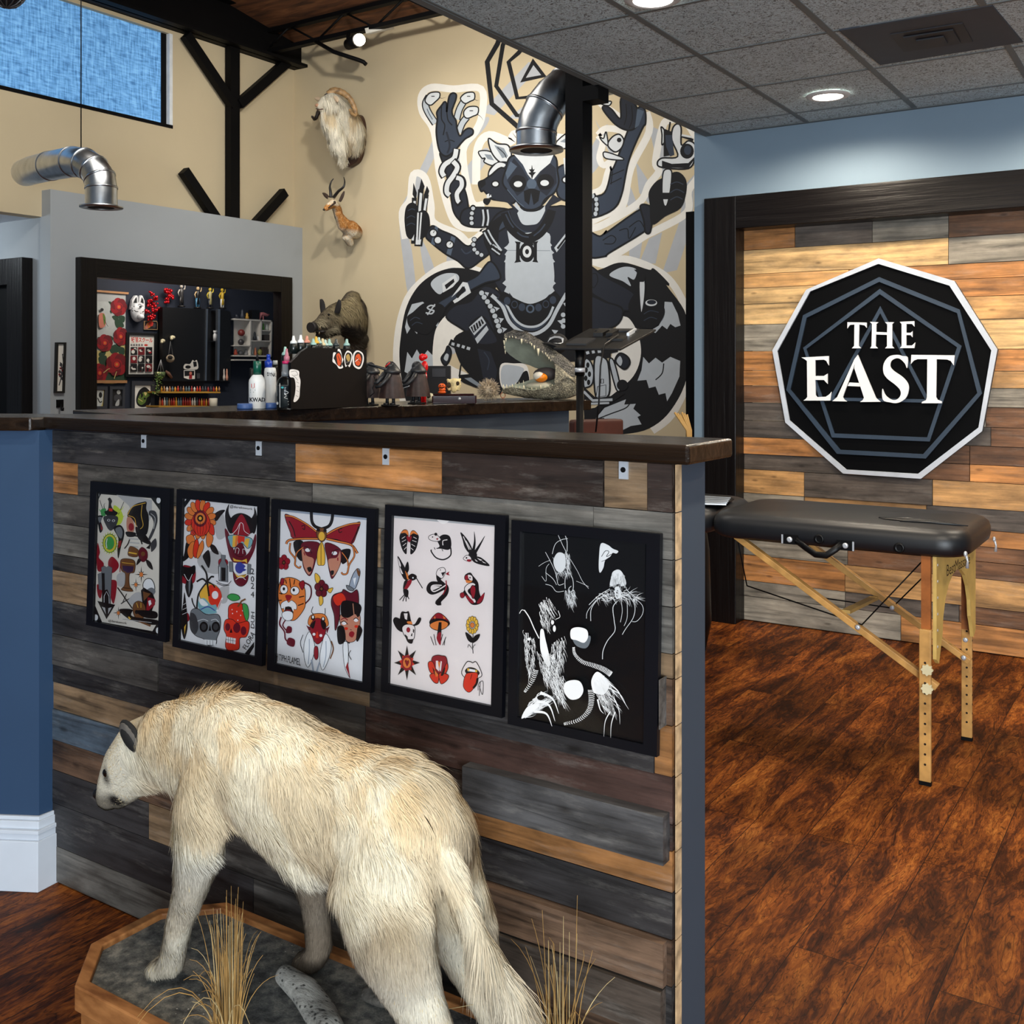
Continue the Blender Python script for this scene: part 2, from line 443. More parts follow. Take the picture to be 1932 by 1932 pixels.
for y in gy: g.box((CXE, y - .008, CZ - .0035), (3.6, y + .008, CZ + .002))
g.box((CXE - .012, -4, CZ - .006), (CXE + .022, 5.5, CZ + .07)); g.box((CXE, 5.47, CZ - .005), (3.6, 5.5, CZ + .002))
g.build('grid', M_grid, ceil)

# tall studio shell
YM, XL, XB0 = 8.0, -8.0, -8.0
struct(MB().box((XB0, YM, 0), (-1.0, YM + .15, 5.6)).build('wall_mural', M_tan))
w0 = onX(325, 243, XL); w1 = onX(328, 70, XL)
wy1, wz0, wz1, wy0 = w0.y, w0.z, w1.z + .02, 2.2
wl = MB()
wl.box((XL - .15, wy1, 2.8), (XL, YM, 5.6)); wl.box((XL - .15, 0, 1.4 + 288 / 1985 * 8.52), (XL, wy1, wz0)); wl.box((XL - .15, 0, wz1), (XL, wy1, 5.6)); wl.box((XL - .15, 0, wz0), (XL, wy0, wz1))
struct(wl.build('wall_window', M_tan))
# clerestory window with a sunlit woven blue shade
k = NT('blue_shade_cloth'); tc = k.n('TexCoord')
a = k.n('TexNoise', i_Vector=k.n('Mapping', i_Vector=tc.outputs['Object'], i_Scale=(1, 60, 7)), i_Scale=1.0, i_Detail=4.0)
b_ = k.n('TexNoise', i_Vector=k.n('Mapping', i_Vector=tc.outputs['Object'], i_Scale=(1, 9, 55)), i_Scale=1.0, i_Detail=4.0)
f = k.n('Math', operation='ADD', i_0=a.outputs['Fac'], i_1=b_.outputs['Fac'])
rp = k.ramp(k.n('Math', operation='MULTIPLY', i_0=f, i_1=.5), [(.36, (.035, .115, .26)), (.5, (.085, .225, .44)), (.64, (.15, .34, .58))])
k.link(rp, 'Base Color'); k.link(rp, 'Emission Color'); k.b.inputs['Emission Strength'].default_value = .95; k.b.inputs['Roughness'].default_value = .9
win = struct(MB().box((XL - .14, wy0, wz0), (XL - .11, wy1, wz1)).build('window_1', mat('window_glass', (60, 90, 120), .1)))
MB().box((XL - .055, wy0, wz0 + .03), (XL - .05, wy1 - .09, wz1)).build('roller_shade', k.m, win)
f = MB(); f.box((XL - .1, wy1 - .035, wz0), (XL + .006, wy1, wz1)); f.build('jamb_strip', mat('white_jamb', (225, 230, 235), .5), win)
f = MB(); f.box((XL - .1, wy0, wz0), (XL + .01, wy1, wz0 + .03)); f.box((XL - .1, wy1 - .09, wz0), (XL - .04, wy1 - .035, wz1)); f.build('window_frame', M_black, win)

# roof deck sloping to the mural wall
k = NT('roof_deck_boards'); tc = k.n('TexCoord')
n = k.n('TexNoise', i_Vector=k.n('Mapping', i_Vector=tc.outputs['Object'], i_Scale=(3, 16, 3)), i_Scale=1.0, i_Detail=6.0, i_Distortion=.8)
k.link(k.ramp(n.outputs['Fac'], [(.3, (.04, .014, .006)), (.55, (.14, .052, .018)), (.75, (.24, .10, .036))]), 'Base Color'); k.b.inputs['Roughness'].default_value = .8
struct(MB().prism([(XL - .1, 8.05, 4.74), (XL - .1, 2, 5.75), (XL - .1, 2, 5.85), (XL - .1, 8.05, 4.84)], (9, 0, 0)).build('ceiling_deck', k.m))

def bar_joist(y, zb, zt, x0, x1):
    m = MB()
    for z in (zb, zt): m.box((x0, y - .035, z - .02), (x1, y + .035, z + .02))
    n = int((x1 - x0) / .36)
    for i in range(n):
        a = x0 + (x1 - x0) * i / n; b = x0 + (x1 - x0) * (i + 1) / n
        p, q = ((a, y, zb), (b, y, zt)) if i % 2 == 0 else ((a, y, zt), (b, y, zb))
        m.tube([p, q], .011, 6)
    return m
for i, y in enumerate((7.55, 6.3, 5.0)):
    zb = onY(684, 57, 7.55).z if i == 0 else 4.72 + i * .16
    o = bar_joist(y, zb, 4.74 + (8.05 - y) * .167 - .03, XL + .02, 0.5).build('bar_joist', M_black)
    tag(o, ['black open web roof joist nearest the mural wall', 'black open web roof joist second out from the mural wall', 'black open web roof joist third out from the mural wall'][i], 'joist', 'open web roof joists'); struct(o)
# long beam, column and knee braces against the window wall
bz = 4.52
bm_ = MB(); bm_.box((XL + .004, 2.0, bz), (XL + .02, YM - .004, bz + .42)); bm_.box((XL + .004, 2.0, bz), (XL + .2, YM - .004, bz + .03)); bm_.box((XL + .004, 2, bz + .39), (XL + .2, YM - .004, bz + .42)); bm_.box((XL + .09, 2, bz), (XL + .11, YM - .004, bz + .42))
beam = struct(bm_.build('steel_beam', M_black))
cp = onX(444, 250, XL + .1)
cm = MB(); cm.box((XL + .02, cp.y - .058, 1.4 + .1844 * 7.88), (XL + .1, cp.y + .058, bz)); struct(cm.build('steel_column', M_black))
def brace(a, b, lab):
    p, q = onX(*a, XL + .08), onX(*b, XL + .08)
    o = MB().bar(p, q, .09, .075, up=(1, 0, 0)).build('knee_brace', M_black); tag(o, lab, 'brace', 'knee braces of the steel column'); struct(o)
brace((350, 66), (440, 200), 'long black knee brace rising from the column to the beam beside the blue window')
brace((542, 116), (450, 197), 'short black knee brace rising from the column towards the mural wall corner')
brace((346, 322), (420, 432), 'black diagonal brace end poking up behind the grey room beside the blue window')
brace((536, 363), (470, 436), 'black diagonal brace end poking up behind the grey room near the mural wall corner')

# grey wall standing just proud of the window wall, with a framed opening into a navy room
XB = -7.88; ZB = 1.4 + .1844 * 7.88
yA = onX(95, 400, XB).y
oy0, oy1 = onX(152, 600, XB + .07).y, onX(552, 600, XB + .07).y
oz1 = onX(152, 484.5, XB + .07).z
TW = .158
room = MB()
room.box((XL - .02, yA, 0), (XB, oy0 + .02, ZB)); room.box((XB - .045, oy1 - .02, 0), (XB, YM, ZB)); room.box((XB - .045, oy0 + .02, oz1 - .06), (XB, oy1 - .02, ZB))
struct(room.build('wall_room', M_grey))
tr = MB()
tr.box((XB - .046, oy0, 0), (XB + .07, oy0 + TW, oz1)); tr.box((XB - .046, oy1 - TW, 0), (XB + .07, oy1, oz1))
struct(tr.build('trim_1', M_stainZ, bevel=.004))
struct(MB().box((XB - .046, oy0 + TW, oz1 - TW), (XB + .068, oy1 - TW, oz1)).build('trim_2', M_stainY))
XI = -9.3
struct(MB().box((XI - .05, yA + .1, 0), (XI, 10, ZB)).build('wall_room_back', M_navy))
struct(MB().box((XI, 9.9, 0), (XL - .05, 10, ZB)).build('wall_room_end', M_navy))
struct(MB().box((XI, yA + .15, ZB - .1), (XL - .05, 9.9, ZB)).build('ceiling_room', M_navy))
light('AREA', 'room_strip', (-8.6, 7.2, ZB - .15), (-9.0, 7.2, 0), 22, (1, .93, .85), .9, size_y=.5)
# alcove under the clerestory window with a second framed opening
ZL = onX(40, 404, XL).z
s2 = onY(42, 600, yA).x
struct(MB().box((-10, yA + .02, 0), (XL - .02, yA + .14, 2.9)).build('wall_alcove', M_grey))
oz2 = onY(20, 487, yA - .08).z; s2 = onY(41, 600, yA - .08).x
tr = MB(); tr.box((s2 - .22, yA - .08, 0), (s2, yA + .019, oz2)); tr.box((-9.9, yA - .08, oz2 - .22), (s2 - .22, yA + .019, oz2))
struct(tr.build('trim_3', M_stainZ, bevel=.004))
struct(MB().box((-9.9, yA - .02, 0), (s2 - .22, yA + .018, oz2 - .22)).build('door_1', M_black))
struct(MB().box((-10, 1.0, ZL), (XL - .155, yA + .02, ZL + .1)).build('ceiling_alcove', M_white))
light('AREA', 'alcove_light', (-9.0, yA - 1.1, ZL - .05), (-9.0, yA, 1.2), 26, (.86, .95, 1), .5)

# sign wall
YT, YW, YP = 5.44, 5.5, 5.57
tx0, tz1 = onY(1328, 375, YT).x, onY(1328, 375, YT).z
tx1, tz0 = onY(1388, 600, YT).x, onY(1395, 431, YT).z
wxl = onY(1310, 500, YW).x
ws = MB(); ws.box((wxl, YW, tz1 - .03), (3.6, YW + .25, 5.4)); ws.box((wxl, YW, 0), (tx0 + .03, YW + .25, tz1 - .03))
struct(ws.build('wall_sign', M_steelblue))
tr = MB(); tr.box((tx0, YT, 0), (tx1, YW + .2, tz1)); struct(tr.build('trim_4', M_stainZ, bevel=.004))
struct(MB().box((tx1, YT, tz0), (3.6, YW + .2, tz1)).build('trim_5', M_stainX, bevel=.004))
W_sign = wood_attr('reclaimed_pallet_boards', stretch=(1.8, 34, 34), rough=.6, contrast=.7)
def lin(c): return srgb(c)
ORG, TAN_, LTAN, GRY, DKG, BRN = (194, 132, 74), (200, 152, 96), (210, 172, 118), (150, 142, 128), (98, 88, 80), (122, 84, 56)
def boards(rows, x0, x1, y, thick, spec, pal, seed, name, mats, lo=.35, hi=1.0, gap=.0016, jit=.004):
    r = random.Random(seed); m = MB()
    for i in range(len(rows) - 1):
        zt, zb = rows[i], rows[i + 1]
        if i in spec:
            cuts = spec[i]
        else:
            cuts = []; x = x0
            while x < x1:
                x2 = x + r.uniform(lo, hi)
                if x1 - x2 < .15: x2 = x1
                cuts.append((min(x2, x1), r.choice(pal))); x = x2
        x = x0
        for (x2, c) in cuts:
            v = r.uniform(.86, 1.1); m.tint = tuple(q * v for q in lin(c)); m.rnd = r.random()
            dy = r.uniform(0, jit)
            m.box((x + gap / 2, y - dy, zb + gap / 2), (x2 - gap / 2, y + thick, zt - gap / 2)); x = x2
    return m
SR = [2.19, 2.042, 1.909, 1.833, 1.745, 1.632, 1.486, 1.379, 1.296, 1.203, 1.105, 1.012, .92, .835, .705, .60, .52, .446, .363, .222, .136, .004]
def sx_(px): return onY(px, 700, YP).x
sp = {0: [(sx_(1500), ORG), (sx_(1646), DKG), (sx_(1790), GRY), (3.5, BRN)], 1: [(sx_(1790), LTAN), (3.5, GRY)], 2: [(sx_(1602), TAN_), (3.5, ORG)],
      3: [(sx_(1640), LTAN), (3.5, ORG)], 4: [(sx_(1620), LTAN), (3.5, TAN_)], 5: [(sx_(1640), GRY), (sx_(1840), BRN), (3.5, LTAN)], 6: [(sx_(1650), ORG), (3.5, ORG)],
      7: [(sx_(1600), ORG), (3.5, TAN_)], 8: [(sx_(1700), BRN), (3.5, GRY)], 9: [(sx_(1560), DKG), (sx_(1860), GRY), (3.5, BRN)], 10: [(sx_(1560), DKG), (sx_(1870), DKG), (3.5, BRN)],
      11: [(sx_(1620), ORG), (sx_(1830), BRN), (3.5, BRN)], 12: [(sx_(1600), DKG), (sx_(1830), BRN), (3.5, ORG)], 13: [(sx_(1518), TAN_), (sx_(1760), DKG), (3.5, TAN_)],
      14: [(sx_(1518), GRY), (sx_(1748), TAN_), (3.5, DKG)], 15: [(sx_(1518), ORG), (sx_(1704), BRN), (sx_(1815), DKG), (3.5, ORG)], 16: [(sx_(1600), GRY), (3.5, BRN)],
      17: [(sx_(1600), GRY), (3.5, BRN)], 18: [(sx_(1595), ORG), (3.5, TAN_)], 19: [(sx_(1595), GRY), (sx_(1810), DKG), (3.5, BRN)], 20: [(sx_(1700), GRY), (3.5, ORG)]}
struct(boards(SR, tx1 - .02, 3.5, YP, .03, sp, [ORG, TAN_, GRY], 3, 'wall_planks', W_sign, gap=.003, jit=.010).build('wall_planks', W_sign))

# half wall clad in grey reclaimed boards
X0, X1, YF = -2.63, -.783, 1.71
hw = struct(MB().box((X0, YF + .028, 0), (X1, 1.853, 1.2285)).build('wall_partition', M_end))
W_half = wood_attr('weathered_barn_boards', stretch=(2.6, 46, 46), rough=.5, contrast=.82)
CH, DG, BR2, DB, OR2, TN2, GR2, BLG, RD2 = (48, 46, 47), (68, 65, 62), (90, 68, 52), (50, 38, 33), (160, 110, 64), (126, 103, 78), (97, 94, 89), (80, 94, 108), (66, 46, 40)
HR = [1.228, 1.142, 1.058, .975, .892, .848, .765, .675, .59, .543, .47, .387, .305, .215, .10, .004]
def hx_(px, y=1000): return onY(px, y, YF).x
hs = {0: [(hx_(560), CH), (hx_(836), OR2), (hx_(1140), DB), (hx_(1222), TN2), (X1, DB)], 1: [(hx_(149), OR2), (hx_(590), DG), (hx_(780), GR2), (hx_(1120), GR2), (X1, GR2)],
      2: [(hx_(330), DG), (hx_(720), TN2), (hx_(955), DG), (X1, GR2)], 3: [(hx_(300), GR2), (hx_(700), CH), (X1, GR2)], 4: [(hx_(330), DG), (hx_(720), CH), (hx_(960), CH), (X1, TN2)],
      5: [(hx_(250), TN2), (hx_(700), DG), (hx_(1240), CH), (X1, BR2)], 6: [(hx_(310), CH), (hx_(700), TN2), (hx_(1236), CH), (X1, OR2)], 7: [(hx_(300), DG), (hx_(490), CH), (hx_(690), DG), (X1, RD2)],
      8: [(hx_(462), CH), (hx_(800), RD2), (hx_(1090), DB), (X1, RD2)], 9: [(hx_(300), TN2), (hx_(760), DB), (hx_(868), BR2), (X1, OR2)], 10: [(hx_(420), BLG), (hx_(790), TN2), (hx_(905), BR2), (X1, CH)],
      11: [(hx_(420), BR2), (hx_(880), DG), (X1, BR2)], 12: [(hx_(283), CH), (hx_(385), TN2), (hx_(900), DG), (X1, CH)], 13: [(hx_(480), CH), (hx_(900), DG), (X1, BR2)], 14: [(hx_(520), GR2), (hx_(930), CH), (X1, DB)]}
pm = boards(HR, X0 + .01, X1 + .004, YF, .027, hs, [CH, DG], 5, 'x', W_half, jit=.005)
pm.build('plank_cladding', W_half, hw)
# boards that stand proud of the rest
pr = MB(); r_ = random.Random(2)
def proud(x0, x1, z0, z1, th, c):
    pr.tint = lin(c); pr.rnd = r_.random(); pr.box((x0, YF - th, z0), (x1, YF, z1))
proud(onY(872, 1470, YF - .028).x, X1 - .006, .527, .612, .028, (74, 73, 74))
proud(onY(905, 1700, YF - .02).x, X1 - .01, .307, .385, .020, (112, 88, 70))
proud(onY(700, 1800, YF - .02).x, X1 - .012, .222, .302, .026, (80, 70, 62))
proud(onY(1243, 1290, YF - .03).x, X1 - .012, .765, .852, .03, (92, 88, 84))
pr.build('raised_planks', W_half, hw)
# raw sawn ends of the boards
eg = MB(); r_ = random.Random(4)
for i in range(len(HR) - 1):
    eg.box((X1 + .004, YF + .001, HR[i + 1] + .001), (X1 + .0055, YF + .025, HR[i] - .001))
eg.build('sawn_ends', mat('raw_pine_end', (190, 160, 122), .8, vary=.25, scale=40), hw)

# counter on the half wall
ZC = 1.265
ct = thing('bar_counter', 'dark glossy varnished wood counter top capping the plank half wall', 'counter', (-1.7, 1.78, 1.23))
MB().box((X0 - .005, 1.68, 1.23), (-.74, 1.885, ZC)).build('worktop', M_counter, ct, bevel=.006, seg=3)
M_zinc = mat('zinc_plate', (206, 212, 220), .35, .45)
for px, py in ((272, 829), (489, 842), (729, 858), (1177, 882)):
    p = onY(px, py, 1.707); m = MB()
    m.box((p.x - .009, 1.7045, p.z - .021), (p.x + .009, 1.7085, 1.2298))
    o = m.build('bracket', M_zinc, ct)
    q = MB(); q.lathe([(.005, 0), (.005, .0015)], n=12, M=Matrix.Translation((p.x, 1.7045, p.z - .004)) @ Matrix.Rotation(math.pi / 2, 4, 'X')); q.build('screw', M_black, o)

# angled blue pillar at the end of the half wall, with its cap and white base
A = Vector((-2.617, 1.667, 0)); B = Vector((-2.617, 1.86, 0)); dv = Vector((-.876, -.482, 0)); C_ = A + dv * 1.6
bk = Vector((-.482, .876, 0)) * .2
struct(MB().prism([A, B, B + dv * .1, C_ + bk, C_], (0, 0, 1.229)).build('wall_left', M_blue))
nrm = Vector((.482, -.876, 0))
def bprof(off, z0, z1):
    return MB().prism([A + nrm * off + Vector((off, -off * .3, z0)), B.copy() + Vector((off, -.145, z0)), B + Vector((0, -.145, z0)), A + Vector((0, 0, z0)), C_ + Vector((0, 0, z0)), C_ + nrm * off + Vector((0, 0, z0))], (0, 0, z1 - z0))
bb = MB()
for off, z0, z1 in ((.017, 0, .135), (.013, .135, .152), (.016, .152, .163), (.010, .163, .184), (.006, .184, .194)):
    q = bprof(off, z0, z1); o_ = len(bb.v); bb.v += q.v
    for f in q.f: bb.face([i + o_ for i in f])
struct(bb.build('baseboard_left', M_white, bevel=.002))
cl = MB().prism([A + nrm * .03 + Vector((-.01, 0, 1.229)), B + Vector((-.015, .02, 1.229)), C_ + bk * 1.2 + Vector((0, 0, 1.229)), C_ + nrm * .03 + Vector((0, 0, 1.229))], (0, 0, .0355)).build('pillar_cap', M_counter, bevel=.006)
tag(cl, 'dark glossy wood cap on the angled blue pillar', 'counter')
# counter of the studio beyond, running away at an angle
P1, P2 = onZ(300, 780, ZC), onZ(1116, 754.7, ZC)
dB = (P2 - P1).normalized(); nB = Vector((-dB.y, dB.x, 0)); PS = P1 - dB * .095
bc = MB(); bc.prism([PS, P2, P2 + nB * .42, PS + nB * .42], (0, 0, -.04))
BCN = tag(bc.build('studio_counter', M_counter, bevel=.004), 'dark wood counter top carrying bottles, figurines and an open gator head', 'counter')
wq = [p - Vector((0, 0, ZC)) for p in (PS + nB * .03, P2 - dB * .1 + nB * .03, P2 - dB * .1 + nB * .38, PS + nB * .38)]
struct(MB().prism(wq, (0, 0, ZC - .04)).build('wall_studio_counter', M_end))
# hanging black post in the studio
pc = onZ(1090, 300, 3); P = at(1092, 400, 4.9)
hp = MB(); hp.box((P.x - .046, P.y - .046, onY(1092, 650, P.y).z), (P.x + .046, P.y + .046, 4.6)); hp.box((P.x + .046, P.y - .05, 2.62), (P.x + .13, P.y + .05, 2.688))
struct(hp.build('steel_post', M_black))
# ================================================================ SHOP SIGN
sg = thing('wall_sign_board', 'large black nine-sided sign with white rim reading THE EAST on the plank wall', 'sign', tuple(onY(1660, 690, YP - .02)))
SGP = YP - .035
zs = zoom(1320, 300, 3.018, lambda x, y: onY(x, y, SGP))
nY = Vector((0, -1, 0))
def pts(t): return [tuple(map(float, p.split(','))) for p in t.split()]
def P3(t, off): return [zs(x, y) + nY * off for x, y in pts(t)]
def ring(out, inn, z0, z1):
    a, b = P3(out, z1), P3(inn, z1); a0, b0 = P3(out, z0), P3(inn, z0); n = len(a); m = MB(); m.v = [tuple(p) for p in a + b + a0 + b0]
    for i in range(n):
        j = (i + 1) % n
        m.face([i, i + n, j + n, j]); m.face([i, j, j + 2 * n, i + 2 * n]); m.face([i + n, i + 3 * n, j + 3 * n, j + n])
    return m
NON = '1022,567 1452,695 1697,1085 1610,1550 1262,1820 820,1790 492,1500 418,1090 610,745'
MB().prism(P3(NON, 0), (0, .028, 0)).build('board', mat('sign_black', (7, 8, 10), .6, spec=.06), sg)
ring(NON, '1020,598 1425,722 1663,1090 1590,1528 1245,1792 838,1768 515,1488 445,1095 632,755', -.028, .012).build('rim', mat('sign_pale_rim', (196, 204, 216), .5), sg, label='pale grey nine-sided rim')
M_sl = mat('sign_slate', (44, 60, 78), .5)
ring('1025,673 1483,858 1610,1335 1290,1705 785,1678 497,1315 592,890', '1025,700 1468,878 1583,1332 1275,1680 803,1655 520,1312 612,905', 0, .011).build('heptagon', M_sl, sg)
ring('1028,740 1494,1065 1312,1608 755,1585 592,1075', '1028,770 1468,1072 1297,1585 770,1562 610,1082', 0, .009).build('pentagon', M_sl, sg)
ring('1030,838 1318,1388 735,1375', '1030,878 1285,1368 768,1358', 0, .007).build('triangle', M_sl, sg)
M_lt = mat('sign_white_letters', (236, 238, 240), .45, vary=.01)
def letters(name, lst):
    m = MB()
    for k, t in enumerate(lst):
        p = pts(t[1:]) if t[0] == '~' else pts(t)
        if t[0] == '~': p = cr(p, True, 4)
        m.prism([zs(x, y) + nY * (.022 + .0004 * k) for x, y in p], (0, .010, 0))
    m.build(name, M_lt, sg)
letters('lettering_upper', ['848,930 957,932 957,962 945,948 915,943 912,1065 925,1078 873,1078 886,1065 888,943 862,945 848,965',
 '975,928 1025,930 1012,940 1011,985 1073,988 1075,942 1062,930 1113,930 1102,942 1102,1066 1113,1078 1062,1078 1073,1066 1073,1002 1010,1000 1008,1066 1020,1078 977,1078 985,1066 988,940',
 '1145,928 1228,924 1228,955 1215,940 1183,940 1182,990 1208,990 1218,980 1217,1015 1208,1003 1182,1003 1182,1062 1215,1062 1233,1045 1228,1077 1145,1077 1156,1066 1156,940'])
letters('lettering_lower', ['587,1130 742,1122 742,1175 728,1150 715,1143 665,1145 665,1235 715,1235 735,1222 735,1280 715,1258 665,1258 667,1345 675,1355 725,1353 745,1340 757,1325 750,1375 598,1375 612,1365 620,1355 618,1150 605,1140',
 '907,1115 1010,1360 1035,1382 920,1383 935,1372 942,1358 887,1190 893,1150', '907,1115 893,1160 822,1355 830,1370 845,1380 762,1378 790,1355 888,1140', '860,1272 914,1275 920,1295 850,1292',
 '~1190,1130 1187,1190 1175,1165 1150,1140 1125,1135 1098,1150 1092,1180 1110,1205 1160,1240 1190,1275 1197,1310 1180,1360 1135,1388 1090,1385 1050,1370 1047,1308 1065,1345 1100,1370 1130,1368 1150,1345 1148,1315 1120,1285 1075,1250 1053,1215 1055,1165 1085,1125 1130,1115 1160,1122',
 '1212,1115 1457,1118 1452,1175 1435,1150 1415,1142 1355,1140 1352,1355 1360,1370 1385,1380 1385,1390 1270,1390 1272,1382 1295,1372 1300,1355 1302,1140 1245,1140 1225,1148 1208,1168'])
# ================================================================ MURAL
PALM = dict(k=(8, 10, 16), d=(27, 32, 44), m=(46, 56, 72), n=(74, 88, 106), l=(178, 186, 194), w=(228, 226, 220), s=(176, 180, 186), g=(128, 138, 148), q=(205, 210, 214))
mu = Art(zoom(740, 50, 3.22, lambda x, y: onY(x, y, YM)), (0, -1, 0), PALM, eps=1.6e-5); mu.ol = 11
D = 1127
# pale rays
mu.run('''
Q s 45,1150 110,990 200,800 268,640 300,640 270,760 180,960 120,1130 100,1260 125,1400 150,1700 100,1640 70,1450
Q s 165,1290 200,1330 250,1450 250,1500 200,1500
Q s 330,1420 380,1250 430,1300 440,1560 380,1560
Q s 380,780 480,680 560,560 590,560 560,620 470,720 400,850
Q s 450,860 560,740 590,780 520,900 450,980
P s 540,520 830,215 900,240 620,540
P s 700,560 880,420 960,320 985,330 800,560
Q s 1200,760 1290,610 1310,620 1280,800 1200,900
P s 1230,560 1420,900 1500,1110 1440,1130 1400,960
P s 1560,600 1650,640 1690,760 1660,980 1600,800
P s 1480,820 1570,960 1560,1080 1500,1010
P s 1780,960 1835,900 1830,1100 1790,1300 1730,1480 1640,1500 1740,1200
P s 1560,1290 1640,1250 1600,1440 1500,1440
P s 1440,1330 1520,1300 1500,1440 1440,1440
''')
mu.run('''
Q s 330,700 400,690 420,760 380,860 330,830
Q s 1380,700 1440,660 1480,800 1440,830
Q s 270,880 330,900 340,1000 290,960
Q s 1560,560 1620,560 1650,640 1590,660
''', 0, D)
# logo of nested outlines
mu.run('''
L k 30 655,60 640,105 577,215 605,470 762,608 860,660
L k 26 690,70 672,115 632,362 757,540 850,545
L k 26 800,120 768,160 707,215 760,435 870,425 940,330
L k 26 985,330 1030,240
B k 2 855,195 938,305 778,340
P s 858,235 905,295 812,312
''')
# white spray halo behind the figure
HALO = '''
S w 44 80,1290 62,1130 110,1050 130,900 200,920 235,1080 250,1190 400,1260 470,1310 560,1230 430,1220 360,1150 290,900 255,640 185,520 180,420 240,370 370,380 540,380 545,540 505,640 430,760 480,1060 560,1080
S w 50 510,960 520,740 590,660 720,700 760,650 1050,680
S w 40 1195,1020 1280,980 1320,860 1430,620 1270,470 1250,440
S w 44 1545,520 1560,640 1450,860 1400,1090 1300,1140 1195,1190
S w 44 1195,1230 1290,1200 1500,1070 1560,960 1620,880 1600,820 1640,620 1680,570 1780,580 1860,720 1860,900 1800,1000 1790,1130 1600,1240 1540,1270 1330,1400 1195,1430
S w 40 1250,660 1300,620 1400,640 1420,720 1300,840 1260,800 1280,700 1250,660
'''
mu.run(HALO)
mu.run('''
S w 44 640,400 440,330 340,320 220,390 110,500 55,640 30,800 30,960 60,1120 120,1240
S w 44 1190,290 1300,320 1410,285 1580,340 1700,430 1790,600 1815,760 1800,1010 1700,1230 1580,1330
Q w 350,610 430,720 370,790 330,900 370,940 470,1000 330,1060 250,1000 250,750
Q w 1390,610 1500,740 1520,880 1470,1010 1390,1080 1300,1180 1330,900
Q w 560,420 660,280 1060,280 1060,420
''', 0, D)
# ringed tail loops
mu.run('''
O k 640,440 560,380 440,348 340,350 240,390 150,470 85,600 55,780 50,900 70,1050 120,1200 300,1230 270,1050 240,930 250,750 290,660 370,590 480,560
Q l 235,432 270,395 330,372 395,378 402,420 330,462 290,500 250,470
P l 78,700 95,620 120,560 185,545 250,600 290,640 275,700 240,660 215,705 180,680 150,740 115,700 90,740
P l 75,970 92,850 120,890 150,835 180,885 215,840 245,870 250,980 180,960 130,1000
O k 1190,400 1290,345 1400,312 1560,356 1590,350 1680,440 1660,445 1770,600 1800,750 1780,740 1785,1000 1690,1200 1560,1310 1400,1345 1290,1340 1170,1260 1240,1190 1360,1100 1470,1000 1515,880 1505,760 1450,650 1380,620 1190,560
Q l 1320,385 1370,345 1430,332 1485,352 1470,410 1430,395 1450,450 1400,420
P l 1655,545 1700,548 1735,620 1752,690 1720,700 1690,680 1670,712 1640,690 1600,735 1570,720 1620,690 1650,630
P l 1525,880 1560,920 1600,885 1640,915 1690,880 1750,905 1745,1000 1700,1100 1670,1150 1660,1100 1620,1110 1600,1060 1560,1070 1545,1020 1490,1025 1515,960
P l 1235,1255 1290,1190 1420,1138 1410,1170 1480,1165 1465,1195 1510,1235 1490,1245 1515,1290 1450,1300 1390,1330 1310,1300 1270,1290 1290,1250
S k 7 1240,1260 1330,1225 1420,1190 1450,1150
S k 7 1650,920 1640,980 1600,1020
''', 0, D)
# snakes, raised arm and its hand
mu.run('''
S k 46 262,590 218,520 203,470 225,425
S l 32 262,588 218,520 203,470 225,425
O q 8 200,445 228,405 284,400 288,430 262,458 236,478 212,470
T k 4 286,432 305,436 330,428
S k 44 438,450 408,505 392,565
S l 30 438,450 408,505 392,565
O q 8 416,432 448,404 496,402 500,440 472,456 446,468 424,455
S k 44 455,550 425,590 404,645
S l 30 455,550 425,590 404,645
O q 8 436,515 466,488 520,490 520,530 490,546 458,558 438,545
T k 4 520,535 540,550 556,575
T k 4 500,440 515,450 530,445
L k 5 238,424 258,424
L k 5 455,424 475,424
L k 5 470,512 492,512
S n 5 212,500 225,530 245,565
O d 290,770 335,790 385,740 360,800 385,900 440,990 462,1095 455,1190 412,1178 372,1120 352,1000 322,870
O d 560,1100 700,1110 720,1140 600,1210 480,1218 415,1185 440,1110
O m 275,560 272,520 300,480 318,458 330,470 332,520 345,430 366,405 388,412 388,440 372,485 364,510 368,540 388,572 394,620 412,665 440,632 466,618 490,628 490,652 470,668 445,682 420,708 395,738 365,768 330,788 298,772 280,730 268,640
S k 7 300,480 300,560 320,600 310,660
S k 7 332,520 340,570 365,600
S k 6 320,700 350,690 380,700
S d 12 330,640 350,720 335,770
S k 46 392,742 378,800 322,838 302,880 318,915
S q 28 390,745 376,800 322,838 302,880 316,910
S k 46 368,815 398,852 374,905 338,955 332,1005 352,1028
S q 28 370,820 396,855 372,905 338,955 332,1005 350,1024
S k 44 385,915 422,928 428,970 396,1015 400,1060 415,1080
S q 26 390,918 418,930 422,970 394,1015 398,1055 408,1068
''')
